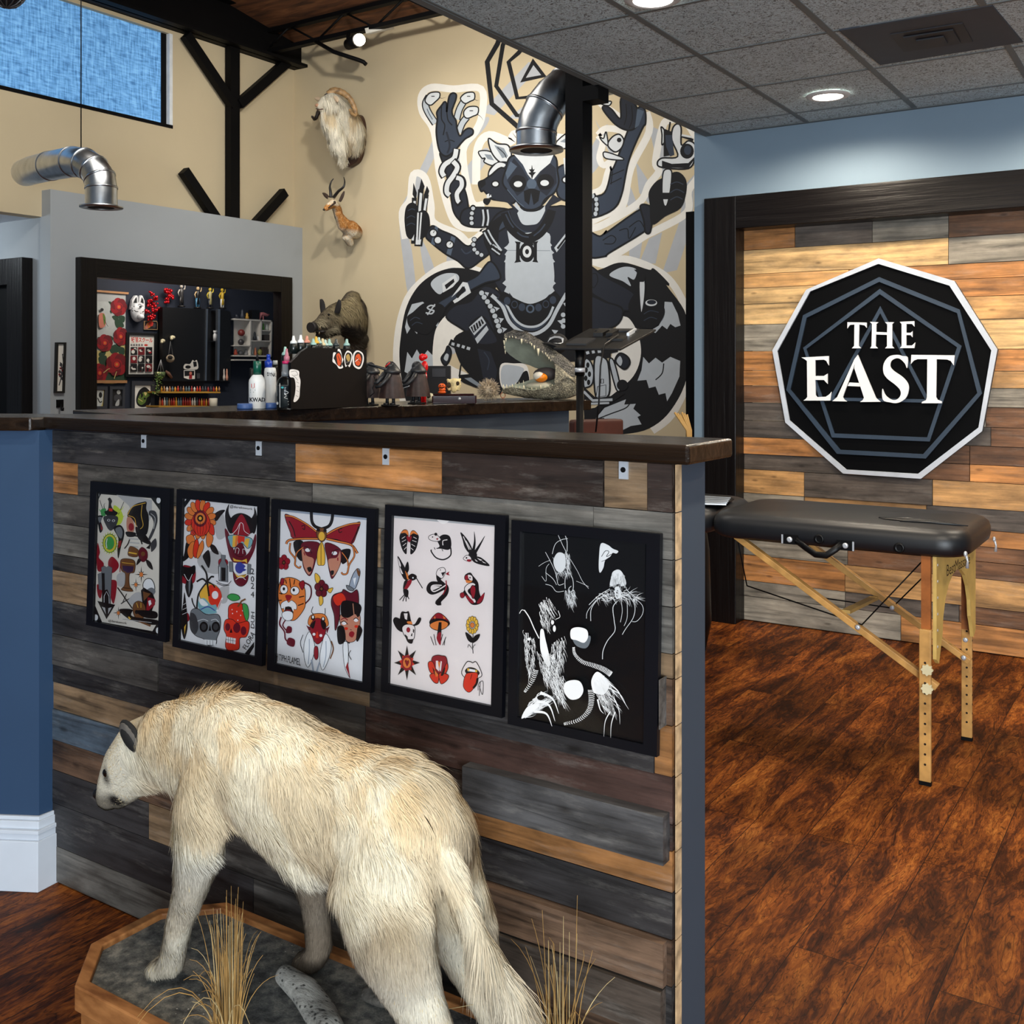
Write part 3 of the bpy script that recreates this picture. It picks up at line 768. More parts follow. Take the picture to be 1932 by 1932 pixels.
# brush arm
mu.run('''
L k 30 135,1040 130,1320
L k 34 175,990 152,1335
L k 30 208,1020 168,1335
L q 14 137,1060 125,1300
L q 16 176,1010 150,1325
L q 14 208,1045 165,1325
P k 178,925 198,972 184,1015 160,1005
P k 130,950 150,1010 145,1060 124,1020
P k 212,968 226,1000 212,1045 192,1025
O k 5 80,1130 92,1090 120,1072 146,1085 158,1120 150,1200 120,1285 90,1270 78,1190
O k 5 150,1140 190,1118 218,1140 228,1190 222,1245 195,1280 150,1290 158,1200
S m 5 95,1120 120,1108 140,1115
S m 5 88,1165 115,1150 140,1160
S m 5 88,1210 115,1195 140,1205
L q 10 158,1130 150,1325
L q 9 178,1130 163,1325
O d 205,1272 242,1212 300,1240 380,1275 462,1335 540,1275 600,1230 640,1300 600,1370 540,1420 462,1470 400,1425 325,1382 240,1315
P n 262,1210 280,1222 258,1330 236,1318
P n 360,1272 386,1284 356,1392 330,1380
C k 27,27 250,1255 278,1298 350,1325
C q 19,19 250,1255 278,1298 350,1325
L k 4 250,1255 258,1240
L k 4 350,1325 360,1310
S m 8 420,1350 450,1380 500,1350
''')
# body, shoulders and chest
mu.run('''
O d 690,1115 600,1190 560,1290 600,1400 600,1500 650,1600 720,1660 900,1690 1080,1660 1080,1150 960,1095
O m 700,1140 640,1190 610,1260 690,1220 720,1180
Q l 700,1235 735,1260 940,1250 962,1330 978,1420 985,1540 960,1620 900,1675 840,1690 770,1675 715,1620 690,1550 690,1400 712,1330
P l 700,1330 680,1345 702,1360 684,1385 698,1400 680,1430 700,1440 720,1300
P l 950,1300 972,1330 955,1345 985,1375 962,1390 990,1430 968,1440 940,1360
P l 690,1540 670,1560 695,1580 680,1610 712,1625 715,1560
P l 975,1540 995,1560 972,1580 990,1610 955,1630 950,1560
L g 4 700,1360 960,1362
O k 6 600,1200 690,1140 650,1220 640,1310 600,1360 570,1290
P d 745,1120 930,1120 900,1200 790,1200
Q l 740,1050 800,1120 900,1115 955,1050 925,1130 890,1190 850,1205 790,1198 755,1120
S k 58 688,1130 715,1210 775,1270 830,1288 895,1255 945,1185 968,1115
S m 8 690,1140 715,1190 738,1222
S m 8 760,1250 790,1272 830,1280
S m 8 860,1272 900,1240 930,1200
S m 6 705,1120 735,1190 790,1240 840,1250
P k 800,1290 850,1290 860,1330 800,1330
P k 745,1305 782,1310 776,1325 776,1415 784,1430 742,1436 752,1420 754,1320
P k 855,1310 888,1303 880,1320 880,1418 888,1434 852,1430 860,1415 860,1325
C k 46,60 820,1372
C q 27,36 820,1368
C k 12,16 820,1368
''')
# bangles and beads
mu.run('''
S k 46 560,1110 568,1170 560,1215
S l 11 551,1112 557,1165 550,1213
S l 11 579,1112 585,1165 578,1210
S k 44 565,1235 600,1300 655,1385
S l 10 560,1250 592,1310 640,1372
S l 10 582,1235 612,1290 665,1362
P k 600,1320 668,1375 655,1400 600,1360
L l 9 612,1325 665,1362
L l 9 605,1348 655,1385
L k 5 620,1330 614,1350
L k 5 640,1345 634,1366
C k 17,17 492,1105 485,1135 482,1165 484,1195 492,1100 500,1295 494,1325 500,1355 518,1375 543,1388
C l 12,12 492,1105 485,1135 482,1165 484,1195 500,1295 494,1325 500,1355 518,1375 543,1388
P l 985,1345 1060,1250 1072,1275 1000,1372
P k 1000,1345 1010,1355 1060,1285 1055,1275
''')
# heads
mu.run('''
O q 8 526,760 590,758 650,800 620,845 560,825 565,800 545,800
P g 560,775 600,780 620,815 580,805
O q 9 586,680 640,712 705,722 725,790 690,835 640,812 600,755
P g 620,720 680,740 705,790 670,800
S k 5 640,735 680,770 695,800
O m 600,960 590,880 640,830 720,840 720,960
Q q 590,890 640,830 690,840 650,880 610,930
O d 526,950 560,932 600,905 680,860 760,1000 740,1072 690,1062 640,1055 600,1045 560,1000 540,1000
P k 526,945 565,930 570,960 540,985
P d 600,1040 650,1060 720,1070 700,1040
P q 575,1020 590,1015 590,1035 600,1020 605,1035 575,1045
Q k 560,1045 600,1050 580,1085 555,1070
C k 27,24 628,957
C q 18,14 628,957
O q 8 1000,700 1075,645 1075,730 1010,740
P g 1020,700 1070,670 1070,710
O m 1000,870 1085,850 1085,1040 1030,1050 1000,1000
P q 1040,800 1085,790 1085,880 1050,900
C k 26,24 1055,932
C q 17,14 1055,932
O m 712,800 760,780 860,770 985,785 1005,880 1012,950 985,1010 930,1050 890,1112 815,1116 770,1070 715,1010 672,950 690,870
P q 735,770 985,770 960,830 900,880 855,935 825,900 795,840
P d 740,800 790,860 830,930 800,1000 760,1030 700,940 710,860
P d 960,830 905,880 870,930 900,1000 940,1030 1000,950 995,860
P n 720,820 760,850 700,930 690,890
Q k 712,955 745,905 800,915 815,960 790,1000 745,1000
Q k 880,950 900,905 955,900 985,940 960,985 905,990
C q 26,18 766,958 927,951
C n 30,32 848,958
P k 800,1000 835,985 862,985 900,1000 890,1060 860,1085 845,1010 832,1085 805,1060
S k 8 740,1040 790,1100 850,1112 905,1090 960,1030
S n 6 700,990 760,1060 800,1095
P k 850,840 856,870 868,865 858,885 875,885 858,905 850,930 844,905 828,890 844,885 832,868 846,868
P d 710,1060 680,1050 740,1110 750,1150 770,1120
P d 980,1020 1030,1055 960,1090 930,1140 930,1090
''')
# raised far arm with bird and bone
mu.run('''
O m 1195,1048 1290,1012 1330,880 1325,850 1345,860 1430,640 1490,500 1535,505 1540,590 1520,620 1440,810 1392,1030 1330,1120 1195,1160
O d 1278,495 1300,485 1335,505 1388,560 1390,440 1440,440 1490,500 1488,600 1440,632 1370,605 1310,545
S k 6 1420,470 1425,540 1410,600
S k 6 1455,480 1460,560 1440,620
P n 1490,500 1530,515 1500,600 1475,620
L k 6 1330,905 1410,870
L k 6 1325,955 1395,920
L k 6 1340,880 1330,960
P k 1395,1030 1380,1040 1400,1000
O q 9 1310,720 1338,672 1380,655 1408,690 1392,740 1352,762
O q 8 1262,672 1285,680 1300,640 1312,720 1280,700
C k 14,14 1380,690
O q 8 1283,768 1310,765 1395,795 1398,812 1300,802
S k 40 1215,1020 1240,1080 1235,1150
C l 12,14 1218,1030 1240,1050 1243,1080 1242,1110 1236,1138
O q 8 1265,460 1330,455 1320,480 1280,475
''')
# tattoo machine arm
mu.run('''
O m 1185,1250 1262,1275 1305,1240 1300,1255 1520,1105 1580,1140 1560,1225 1320,1375 1300,1395 1190,1395
S k 6 1280,1300 1330,1270 1360,1290 1340,1320 1290,1320
S k 6 1380,1240 1430,1230 1440,1290 1480,1220
S k 6 1440,1220 1500,1180 1530,1220
O d 1508,1092 1552,1085 1582,1120 1570,1245 1540,1250 1530,1180
O q 9 1635,610 1660,640 1660,690 1640,720 1640,660
L k 10 1690,580 1680,640
P k 1650,620 1700,640 1700,780 1650,790
O q 10 1612,830 1640,800 1735,790 1700,690 1705,620 1732,592 1756,615 1758,720 1800,695 1842,720 1842,790 1800,862 1640,856
C k 42,46 1792,758
C m 22,28 1796,752
C q 9,14 1732,630
P k 1640,815 1700,835 1800,830 1840,790 1842,800 1800,862 1640,856
P m 1660,660 1700,660 1715,780 1690,790 1665,730
L k 14 1755,665 1830,690
L q 12 1760,660 1820,672
O k 6 1562,1010 1600,950 1650,920 1730,885 1782,930 1784,1010 1752,1100 1660,1150 1580,1200 1568,1080
O q 8 1660,870 1690,870 1700,900 1690,1000 1670,1085 1650,1080 1640,1000 1645,900
P k 1640,1010 1690,1010 1680,1050 1645,1050
S m 6 1690,960 1730,945 1770,960
S m 6 1690,1010 1730,990 1775,1010
S m 6 1690,1055 1730,1035 1765,1050
''')
# lower arms and crossed legs
mu.run('''
O d 480,540 560,450 660,500 700,640 690,760 610,790 540,800 440,720 330,640 380,570
O m 440,430 520,385 600,300 660,400 570,430 490,470 370,540 300,600 270,560 360,500
P q 305,435 385,380 400,420 370,455 310,490
P k 320,445 375,405 380,425 330,470
P q 360,520 430,425 460,430 480,490 400,545 380,555 370,540 450,480 440,450
P k 385,510 430,450 450,470 400,525
O k 6 95,640 130,610 200,555 290,560 320,600 270,680 215,740 160,730 110,700
S m 5 110,660 140,640 170,650
S m 5 120,690 150,670 185,680
S l 9 262,572 235,568 215,582 235,595 255,600 240,618 205,612
L l 8 262,560 215,625
O d 1190,330 1290,390 1480,505 1430,600 1300,545 1190,465
S k 6 1205,380 1240,375 1250,420 1225,460 1200,430
O d 1190,520 1300,548 1400,590 1360,690 1190,720
O k 6 1440,560 1500,480 1580,520 1650,580 1640,650 1580,705 1510,690 1460,640
O q 7 1502,420 1536,420 1532,540 1512,612
P k 1470,350 1500,350 1540,390 1530,425 1500,425 1500,380
C q 36,20 1575,552
C d 28,14 1577,548
S m 5 1530,620 1570,600 1620,610
S m 5 1530,660 1570,640 1610,650
P k 640,780 1180,760 1330,830 1330,885 1180,905 660,930
P k 530,470 640,505 700,560 840,600 980,560 1070,480 1070,760 960,790 700,790 640,780 590,620
S l 22 605,505 670,570 715,670 790,730 870,740 950,690 1005,590 1060,495
S m 16 640,520 700,580 745,670 800,705 870,712 930,670 980,580
S l 14 695,560 750,655 815,695 890,690 950,640 980,575
P l 560,485 590,490 578,520
P l 605,570 655,585 618,615
P l 635,640 680,648 648,690
P l 665,700 700,710 672,735
P l 1040,555 1058,580 1058,550
P l 1005,660 1040,655 1035,690
P l 970,715 1010,720 990,745
C k 21,21 545,492 560,518 580,545 597,572 612,600 625,632 636,662 646,692 655,722
C l 15,15 545,492 560,518 580,545 597,572 612,600 625,632 636,662 646,692 655,722
C l 14,14 1040,625 1044,660 1040,695
S k 60 660,505 740,555 840,588 940,555 1010,500
C m 20,24 700,540 745,562 790,578 890,580 935,560 978,535
C n 26,26 840,588
C k 15,17 745,562 840,588 935,560
O k 8 380,770 480,720 560,760 640,790 672,900 660,1100 560,1060 470,980 410,900
P d 520,830 600,850 640,960 620,1080 560,1040
S m 6 560,850 590,900 580,960
O d 470,700 545,635 600,700 640,790 520,800
P l 468,700 545,632 572,676 500,750
P k 478,700 545,650 560,675 495,735
L l 6 490,690 500,725
L l 6 505,678 515,712
L l 6 520,665 530,700
L l 6 535,655 548,688
P l 505,770 575,690 588,715 520,800
''', 0, D)
mu.run('''
S k 40 350,790 420,820 500,840
S l 18 362,800 380,804
S l 18 395,808 412,813
S l 18 425,816 442,822
S l 18 455,826 475,832
O d 340,815 360,850 345,910 320,930 300,890 325,850
Q l 330,860 345,870 335,905 315,890
Q w 660,930 740,920 820,935 830,1060 740,1090 665,1060
Q k 750,1040 790,980 825,970 830,1060
Q l 670,940 740,932 800,950 790,985 745,1050 670,1050
S k 40 1175,850 1290,845 1370,830
S l 18 1180,858 1198,852
S l 18 1215,852 1232,848
S l 18 1250,848 1270,845
O l 1232,890 1295,888 1318,950 1318,1110 1240,1125
B l 5 1270,1015 1285,1015 1285,1040 1270,1040
B l 5 1250,1060 1300,1050 1300,1118 1240,1125
O l 9 1170,905 1200,900 1225,960 1218,1040 1185,1065 1165,1050
C k 10,17 1190,930 1200,985 1195,1035 1180,960 1178,1010
P k 1165,1060 1240,1130 1320,1120 1420,1100 1300,1180 1165,1150
L l 16 1165,1090 1220,1145 1340,1140
L l 12 1200,1165 1320,1160
O l 9 1320,910 1348,905 1388,1065 1362,1075
C k 34,34 1400,1052
O d 1355,900 1385,858 1432,880 1445,920 1415,955 1375,930
Q l 1365,905 1385,875 1400,905 1388,935
P k 1165,1200 1290,1180 1240,1250 1170,1270
S k 9 410,1000 420,930 440,900
S k 9 330,930 335,1000 345,1060
P k 405,990 470,985 540,1050 530,1075 440,1040 410,1020
P g 440,1010 480,1005 545,1052 530,1065
''', 0, D)
mural = mu.build('wall_mural_painting', None, .8)
tag(mural, 'huge black and slate many armed seated animal mural painted on the tan studio wall', 'mural')
# ================================================================ FRAMED FLASH SHEETS ON THE HALF WALL
FP0, FN = Vector((0, 1.692, 1.1)), Vector((0, -1, .035)).normalized()
def onF(off): return lambda x, y: onP(x, y, FP0 + FN * off, FN)
M_frame = mat('black_frame_lacquer', (9, 10, 16), .4, spec=.25)
kk = bpy.data.materials.new('picture_glass'); kk.use_nodes = True; nt = kk.node_tree; nt.nodes.clear()
o_ = nt.nodes.new('ShaderNodeOutputMaterial'); mx = nt.nodes.new('ShaderNodeMixShader'); tr_ = nt.nodes.new('ShaderNodeBsdfTransparent'); gl = nt.nodes.new('ShaderNodeBsdfGlossy'); fr = nt.nodes.new('ShaderNodeFresnel')
gl.inputs['Roughness'].default_value = .03; fr.inputs['IOR'].default_value = 1.35
nt.links.new(fr.outputs[0], mx.inputs[0]); nt.links.new(tr_.outputs[0], mx.inputs[1]); nt.links.new(gl.outputs[0], mx.inputs[2]); nt.links.new(mx.outputs[0], o_.inputs[0])
M_pane = kk
def frame(label, q_out, q_in, art):
    P = onF(0)
    a = [P(*p) for p in q_out]; b = [P(*p) for p in q_in]
    def rect(c):
        xl, xr, zt, zb = (c[0].x + c[3].x) / 2, (c[1].x + c[2].x) / 2, (c[0].z + c[1].z) / 2, (c[2].z + c[3].z) / 2
        return [Vector((x, FP0.y - .035 * (FP0.z - z), z)) for x, z in ((xl, zt), (xr, zt), (xr, zb), (xl, zb))]
    A_, B_ = rect(a), rect(b)
    root = thing('picture_frame', label, 'picture', tuple((A_[0] + A_[2]) / 2), 'framed flash sheets on the plank half wall')
    m = MB(); f = FN * .0; d = -FN * .012
    vs = A_ + B_; vb = [v + d for v in A_] + [v + d * .9 for v in B_]
    m.v = [tuple(v) for v in vs + vb]
    for i in range(4):
        j = (i + 1) % 4
        m.face([i, i + 4, j + 4, j]); m.face([i, j, j + 8, i + 8]); m.face([i + 4, i + 12, j + 12, j + 4])
    m.face([8, 9, 10, 11])
    m.build('frame', M_frame, root)
    pr_ = art.build('print', root, .35)
    g = MB(); g.flat([v - FN * .003 for v in B_]); g.build('glass', M_pane, root)
    return root
def flash(ox, oy, s, pal, ol):
    a = Art(zoom(ox, oy, s, onF(-.008)), FN, pal, eps=1.2e-5, start=1e-4); a.ol = ol; return a
PALF = dict(k=(22, 18, 20), p=(216, 211, 202), r=(140, 26, 40), R=(205, 52, 34), o=(214, 122, 58), y=(222, 176, 66), g=(62, 150, 78), G=(188, 208, 66), b=(58, 66, 150), c=(112, 116, 122), h=(226, 228, 232), n=(112, 72, 42), m=(98, 22, 38), f=(186, 128, 106), e=(58, 58, 62), t=(120, 168, 178), x=(16, 17, 22), v=(60, 40, 70), q=(178, 178, 180), l=(218, 218, 222), u=(150, 160, 176))

# ---- 1: crow, helmet, castle, goblet and ship
a1 = flash(160, 900, 5.52, PALF, 5)
a1.run('''
P x 98,140 790,205 784,1660 90,1530
P p 170,178 690,220 780,345 770,1490 705,1605 180,1510 105,1330 108,305
C h 22,32 127,185 768,243 116,1463 762,1598
P q 330,185 560,210 700,240 700,400 600,600 460,300
Q G 300,300 370,340 400,420 370,490 310,480
L k 6 155,240 190,340
L k 6 408,258 350,390
T k 10 205,340 200,290 215,270
T G 14 350,370 390,330 408,300
T G 14 370,420 405,410 415,400
T g 14 200,380 160,350 150,330
Q g 170,340 220,330 215,400 175,400
Q k 205,360 240,340 250,260 240,230 262,215 285,250 275,290 300,340 345,375 300,410 230,400
P R 250,325 290,330 288,358 252,355
Q e 200,410 340,410 330,500 270,560 220,500
C h 16,12 250,450 300,455
C k 10,8 250,450 300,455
Q k 130,410 190,405 170,460 190,540 160,580 140,500
Q c 140,420 180,420 165,470 150,470
P r 165,480 190,540 170,555
Q k 300,530 370,500 412,560 405,640 380,720 350,850 340,740 350,640
Q c 320,540 370,520 395,570 380,640 340,600
P r 350,670 385,660 375,720 350,745
''')
a1.run('\n'.join('T G 16 %d,%d %d,%d' % (262 + 66 * math.cos(t), 690 + 88 * math.sin(t), 262 + 92 * math.cos(t + .1), 690 + 122 * math.sin(t + .1)) for t in [i * math.pi / 10 for i in range(20)]) + '''
C k 74,100 262,690
C G 68,94 262,690
C y 58,80 262,690
C g 50,70 260,688
L h 8 235,640 225,690 232,740
O k 2 450,420 455,360 520,290 600,262 645,262 640,330 665,400 665,520 640,600 580,560 540,500 480,420
S y 7 450,390 500,310 590,280 635,270
S y 6 600,290 590,400 610,500 570,545 540,520
S y 6 455,400 520,430 540,520 600,620 680,690
Q k 530,520 600,560 690,680 660,700 560,640
Q f 445,420 490,430 520,520 500,580 450,570 436,500
C r 28,40 485,520
Q k 430,570 530,580 520,620 450,620
S k 14 440,610 560,620 600,700
S q 12 460,640 560,650
S q 12 455,680 570,690
S q 12 470,720 560,730
S k 12 470,650 450,700 415,745
Q e 680,350 740,360 760,450 730,560 680,660 665,640 720,500 700,420 670,390
S q 6 690,380 735,430 720,540
Q e 690,690 740,640 750,720 700,780 690,740
O n 3 455,770 480,720 560,760 550,830 460,820
L y 14 460,785 545,800
O m 3 565,770 600,730 650,770 655,840 615,885 570,850
C n 22,24 610,800
Q k 640,860 690,890 712,965 660,930
Q k 560,850 540,920 590,870
P k 640,740 690,690 680,750
Q r 135,690 160,780 150,840 200,900 180,980 130,950
Q r 250,870 290,830 350,890 350,950 290,1000 250,940
Q r 240,1090 330,1080 330,1200 300,1320 260,1200
Q r 130,1120 180,1150 170,1260 140,1230
B c 3 175,940 205,925 230,940 250,925 290,945 285,1000 270,1330 185,1330 180,1000
B c 3 140,1010 180,990 185,1180 150,1170
P k 180,1000 210,1000 215,1330 185,1330
P k 200,1180 240,1170 265,1240 262,1330 205,1325
L h 5 205,1320 205,1240 230,1190 255,1240 258,1320
P k 135,1290 320,1330 230,1480
P q 180,1350 215,1360 225,1430
P q 250,1365 285,1355 245,1430
O n 4 378,865 450,850 525,880 520,990 470,1010 470,1130 505,1190 385,1175 420,1120 425,1010 385,970
P v 395,920 515,930 505,985 450,1000 400,970
L y 6 390,890 515,905
S k 6 395,1150 500,1165
L r 8 375,900 370,990
Q q 340,1020 420,1000 410,1130 350,1130
''')
def star(cx, cy, r, c='o'):
    s = 'P k ' + ' '.join('%d,%d' % (cx + r * f * math.cos(t), cy + r * f * 1.25 * math.sin(t)) for i in range(16) for t in [i * math.pi / 8] for f in [(1 if i % 4 == 0 else .55) if i % 2 == 0 else .2])
    return s + '\nC %s %d,%d %d,%d\n' % (c, r * .28, r * .35, cx, cy)
a1.run(star(592, 1015, 70) + star(536, 1122, 56) + star(354, 1415, 55) + '''
O h 7 610,1120 640,1065 690,1060 725,1110 730,1180 690,1230 630,1200
Q c 640,1190 700,1150 740,1190 700,1240
S e 10 380,1320 500,1250 600,1230
Q q 450,1300 520,1210 600,1210 620,1300 520,1330
L k 12 345,1150 500,1370
L k 8 440,1215 395,1315
B k 2 590,1180 620,1150 710,1210 740,1290 700,1400 620,1440
P r 660,1250 735,1270 735,1330 640,1420
P h 665,1290 690,1280 700,1320 675,1345
P n 610,1190 690,1215 620,1290
O n 4 510,1330 560,1290 620,1320 640,1390 610,1470 550,1480 510,1420
C k 18,22 545,1405 590,1410
L y 6 545,1310 560,1360
L y 6 590,1310 590,1360
Q k 360,1380 500,1380 500,1450 760,1490 740,1540 560,1510 450,1470
Q k 540,1390 740,1400 750,1470 620,1460
L y 16 460,1455 480,1480
L n 20 570,1500 690,1550
L q 6 400,1480 700,1515
''')
a1.text('k', '@derekswork', ((250, 1512), (440, 1540), (440, 1508), (250, 1482)))
frame('narrow black frame with a crow, helmet, castle and ship flash sheet and white corner dots', [(167, 907.6), (317.3, 921.4), (316, 1204), (165.4, 1188)], [(178.5, 927), (302, 939), (301, 1198), (177, 1174)], a1)

# ---- 2: chrysanthemum, horned mask, skull with palm, fruit skull
a2 = flash(160, 900, 5.52, PALF, 5)
a2.run('''
P x 995,210 1800,290 1780,1880 985,1710
P l 1008,225 1795,308 1770,1870 995,1695
P x 1005,370 1010,300 1060,228 1105,232
P x 1660,1845 1765,1715 1764,1770 1710,1856
Q q 1180,840 1380,760 1460,900 1380,1010 1220,960
Q q 1380,1180 1500,1130 1480,1300 1400,1300
Q q 1350,430 1440,380 1470,600 1380,640
Q k 1340,400 1400,350 1462,345 1420,400 1370,460
Q k 1060,680 1040,780 1018,880 1090,830 1120,740
Q k 1300,700 1360,720 1396,806 1330,780
Q k 1230,820 1290,760 1310,860 1292,948 1250,880
''')
for i in range(16):
    t = i * math.pi / 8 + .2
    x, y = 1205 + 118 * math.cos(t), 440 + 150 * math.sin(t)
    a2.run('O %s 5 %s' % ('oR'[i % 2] if i % 3 else 'o', ' '.join('%d,%d' % (x + 48 * math.cos(u) * math.cos(t) - 30 * math.sin(u) * math.sin(t), y + 62 * math.cos(u) * math.sin(t) + 34 * math.sin(u) * math.cos(t)) for u in [j * math.pi / 4 for j in range(8)])))
a2.run('''
O o 5 1060,620 1120,600 1150,660 1120,700 1070,690
O o 5 1070,760 1110,680 1150,690 1130,830 1090,840
O R 5 1140,700 1170,640 1190,720 1160,840 1130,800
O o 5 1190,720 1230,660 1240,740 1190,840 1165,830
O o 5 1270,600 1300,560 1340,640 1300,730 1270,700
O R 5 1290,490 1340,500 1350,600 1300,580
O R 5 1110,480 1150,380 1210,350 1270,380 1310,480 1280,580 1210,615 1150,580
C m 72,84 1205,435
C o 52,60 1205,432
C k 32,36 1205,430
C y 16,18 1205,430
''')
a2.run('\n'.join('S k 4 %d,470 %d,540 %d,600' % (1205 + 28 * i, 1205 + 32 * i, 1205 + 20 * i) for i in (-3, -2, -1, 0, 1, 2, 3)) + '''
Q k 1505,280 1465,380 1480,520 1530,590 1600,480 1530,430 1500,360
Q k 1768,310 1795,400 1790,520 1760,590 1690,480 1730,440 1765,380
Q k 1500,560 1530,420 1630,375 1740,430 1780,560 1640,600
O r 5 1540,580 1570,470 1635,385 1690,470 1725,590 1640,620
S h 5 1545,590 1590,540 1620,480 1650,490 1665,560 1720,600
S h 5 1620,480 1600,600
Q m 1460,545 1500,580 1560,770 1640,830 1720,770 1775,600 1790,640 1770,760 1700,900 1660,910 1540,880 1490,740
O t 5 1500,610 1620,605 1740,640 1745,700 1700,745 1640,690 1580,730 1530,730 1505,670
P R 1590,605 1670,620 1665,680 1640,670 1600,700
P y 1545,612 1585,607 1575,725 1540,730
P y 1680,640 1720,640 1700,740 1660,690
P o 1575,610 1600,605 1590,715 1565,728
O m 5 1560,760 1600,700 1640,690 1670,760 1680,810 1620,830 1570,800
S h 4 1570,790 1580,740 1610,750 1600,800
S h 4 1650,800 1650,750 1680,760
P y 1545,840 1580,860 1640,870 1690,850 1695,900 1670,880 1600,880 1555,875
P h 1555,890 1690,905 1700,1010 1560,1000
C b 46,60 1615,945
P b 1650,900 1680,930 1660,950 1690,965 1655,985
B c 4 1505,880 1545,880 1550,990 1510,985
B c 4 1700,900 1735,910 1730,1015 1695,1010
P y 1565,1000 1600,1030 1680,1030 1685,1010 1670,1045 1580,1045
O m 5 1550,980 1560,1080 1600,1130 1650,1135 1695,1090 1705,1020 1660,1050 1590,1045
S h 5 1575,1070 1620,1040 1640,1040 1680,1070
O r 3 1395,880 1420,850 1480,860 1495,900 1460,950 1410,940
B c 5 1425,810 1470,815 1465,870 1495,930 1495,1095 1400,1080 1395,930 1425,870
P k 1425,940 1470,945 1470,1080 1425,1080
L h 6 1410,935 1405,1070
S k 6 1370,1080 1420,1110 1490,1120 1530,1080
S k 6 1380,1105 1440,1130 1510,1125
O r 2 1020,940 1070,920 1150,960 1155,1060 1120,1110 1010,1090
Q k 1000,930 1090,940 1150,920 1155,990 1120,1050 1130,1150 1088,1255 1050,1150 1060,1070 1000,1000
S h 5 1040,1010 1085,1080 1125,1010
P c 1085,1090 1110,1060 1100,1180 1088,1230
O r 2 1000,1430 1060,1410 1090,1440 1085,1500 1010,1500
Q k 1042,1200 1060,1320 1075,1480 1070,1600 1040,1690 1010,1580 1005,1480 1030,1300
P y 1040,1560 1060,1530 1045,1640
L h 4 1030,1330 1062,1310
L h 4 1025,1380 1066,1360
L h 4 1020,1430 1068,1410
O y 4 1200,1240 1240,1140 1320,1110 1400,1160 1430,1260 1390,1370 1290,1330
Q R 1300,1130 1400,1160 1430,1260 1380,1370 1300,1300
C h 34,42 1362,1228
Q t 1190,1290 1250,1260 1320,1330 1370,1330 1380,1410 1260,1420 1190,1360
Q h 1195,1290 1230,1270 1290,1330 1230,1340
S b 10 1210,1380 1290,1350 1360,1390
S k 16 1170,1380 1190,1220 1270,1100
S k 18 1300,1240 1285,1130 1280,1080
S k 18 1280,1090 1270,1000 1220,920
S k 18 1280,1090 1320,1040 1350,1040
S k 18 1275,1095 1230,1060 1170,1090
S k 14 1285,1090 1340,1120 1360,1150
S k 12 1160,1370 1130,1310 1120,1260
L h 16 1380,1400 1440,1255
L r 6 1390,1380 1430,1280
O c 6 1110,1400 1180,1370 1270,1430 1390,1430 1420,1500 1410,1600 1380,1680 1370,1740 1290,1750 1250,1690 1160,1650 1105,1570
Q e 1105,1420 1160,1440 1190,1560 1150,1640 1105,1560
C k 44,56 1245,1560 1370,1560
C e 26,34 1245,1560 1370,1560
P k 1310,1530 1325,1600 1295,1600
S h 5 1180,1500 1240,1480 1290,1500
S h 5 1320,1490 1370,1480 1400,1510
P h 1250,1690 1375,1700 1370,1750 1260,1745
L k 4 1280,1700 1280,1745
L k 4 1310,1700 1310,1750
L k 4 1340,1700 1340,1750
O R 6 1500,1420 1510,1340 1580,1310 1660,1330 1700,1400 1690,1500 1600,1520 1510,1480
C h 5,7 1545,1420 1590,1400 1630,1440 1600,1490 1540,1380 1650,1390
O g 5 1490,1250 1530,1215 1600,1230 1620,1270 1550,1290
O g 5 1650,1320 1700,1340 1715,1440 1690,1500 1660,1420
L n 18 1600,1350 1640,1290 1680,1270
O R 6 1470,1490 1540,1480 1600,1520 1700,1500 1720,1560 1690,1660 1620,1680 1610,1790 1500,1800 1470,1750 1480,1650 1455,1580
C m 38,52 1590,1570
C m 26,40 1495,1560
C m 30,46 1660,1600
P k 1530,1570 1545,1620 1515,1620
P h 1480,1660 1580,1680 1575,1740 1480,1720
L k 4 1500,1665 1500,1725
L k 4 1525,1668 1525,1730
L k 4 1550,1672 1550,1735
L k 4 1480,1690 1578,1708
''')
a2.text('k', '@derekswork', ((1515, 325), (1750, 350), (1755, 320), (1520, 288)))
for ch, y in (('2', 1010), ('0', 1090), ('2', 1160), ('4', 1250)): a2.text('k', ch, ((1735, y), (1770, y + 4), (1770, y - 56), (1735, y - 60)))
a2.text('k', 'FLORA', ((1690, 1800), (1782, 1640), (1745, 1598), (1648, 1772)))
a2.text('k', 'DUH', ((1772, 1578), (1774, 1408), (1738, 1402), (1735, 1570)))
frame('black frame with an orange chrysanthemum and red horned mask in goggles', [(330.3, 922.6), (501.5, 939), (494, 1258), (328, 1220)], [(341, 939.5), (486, 955), (482, 1240), (339.5, 1208)], a2)

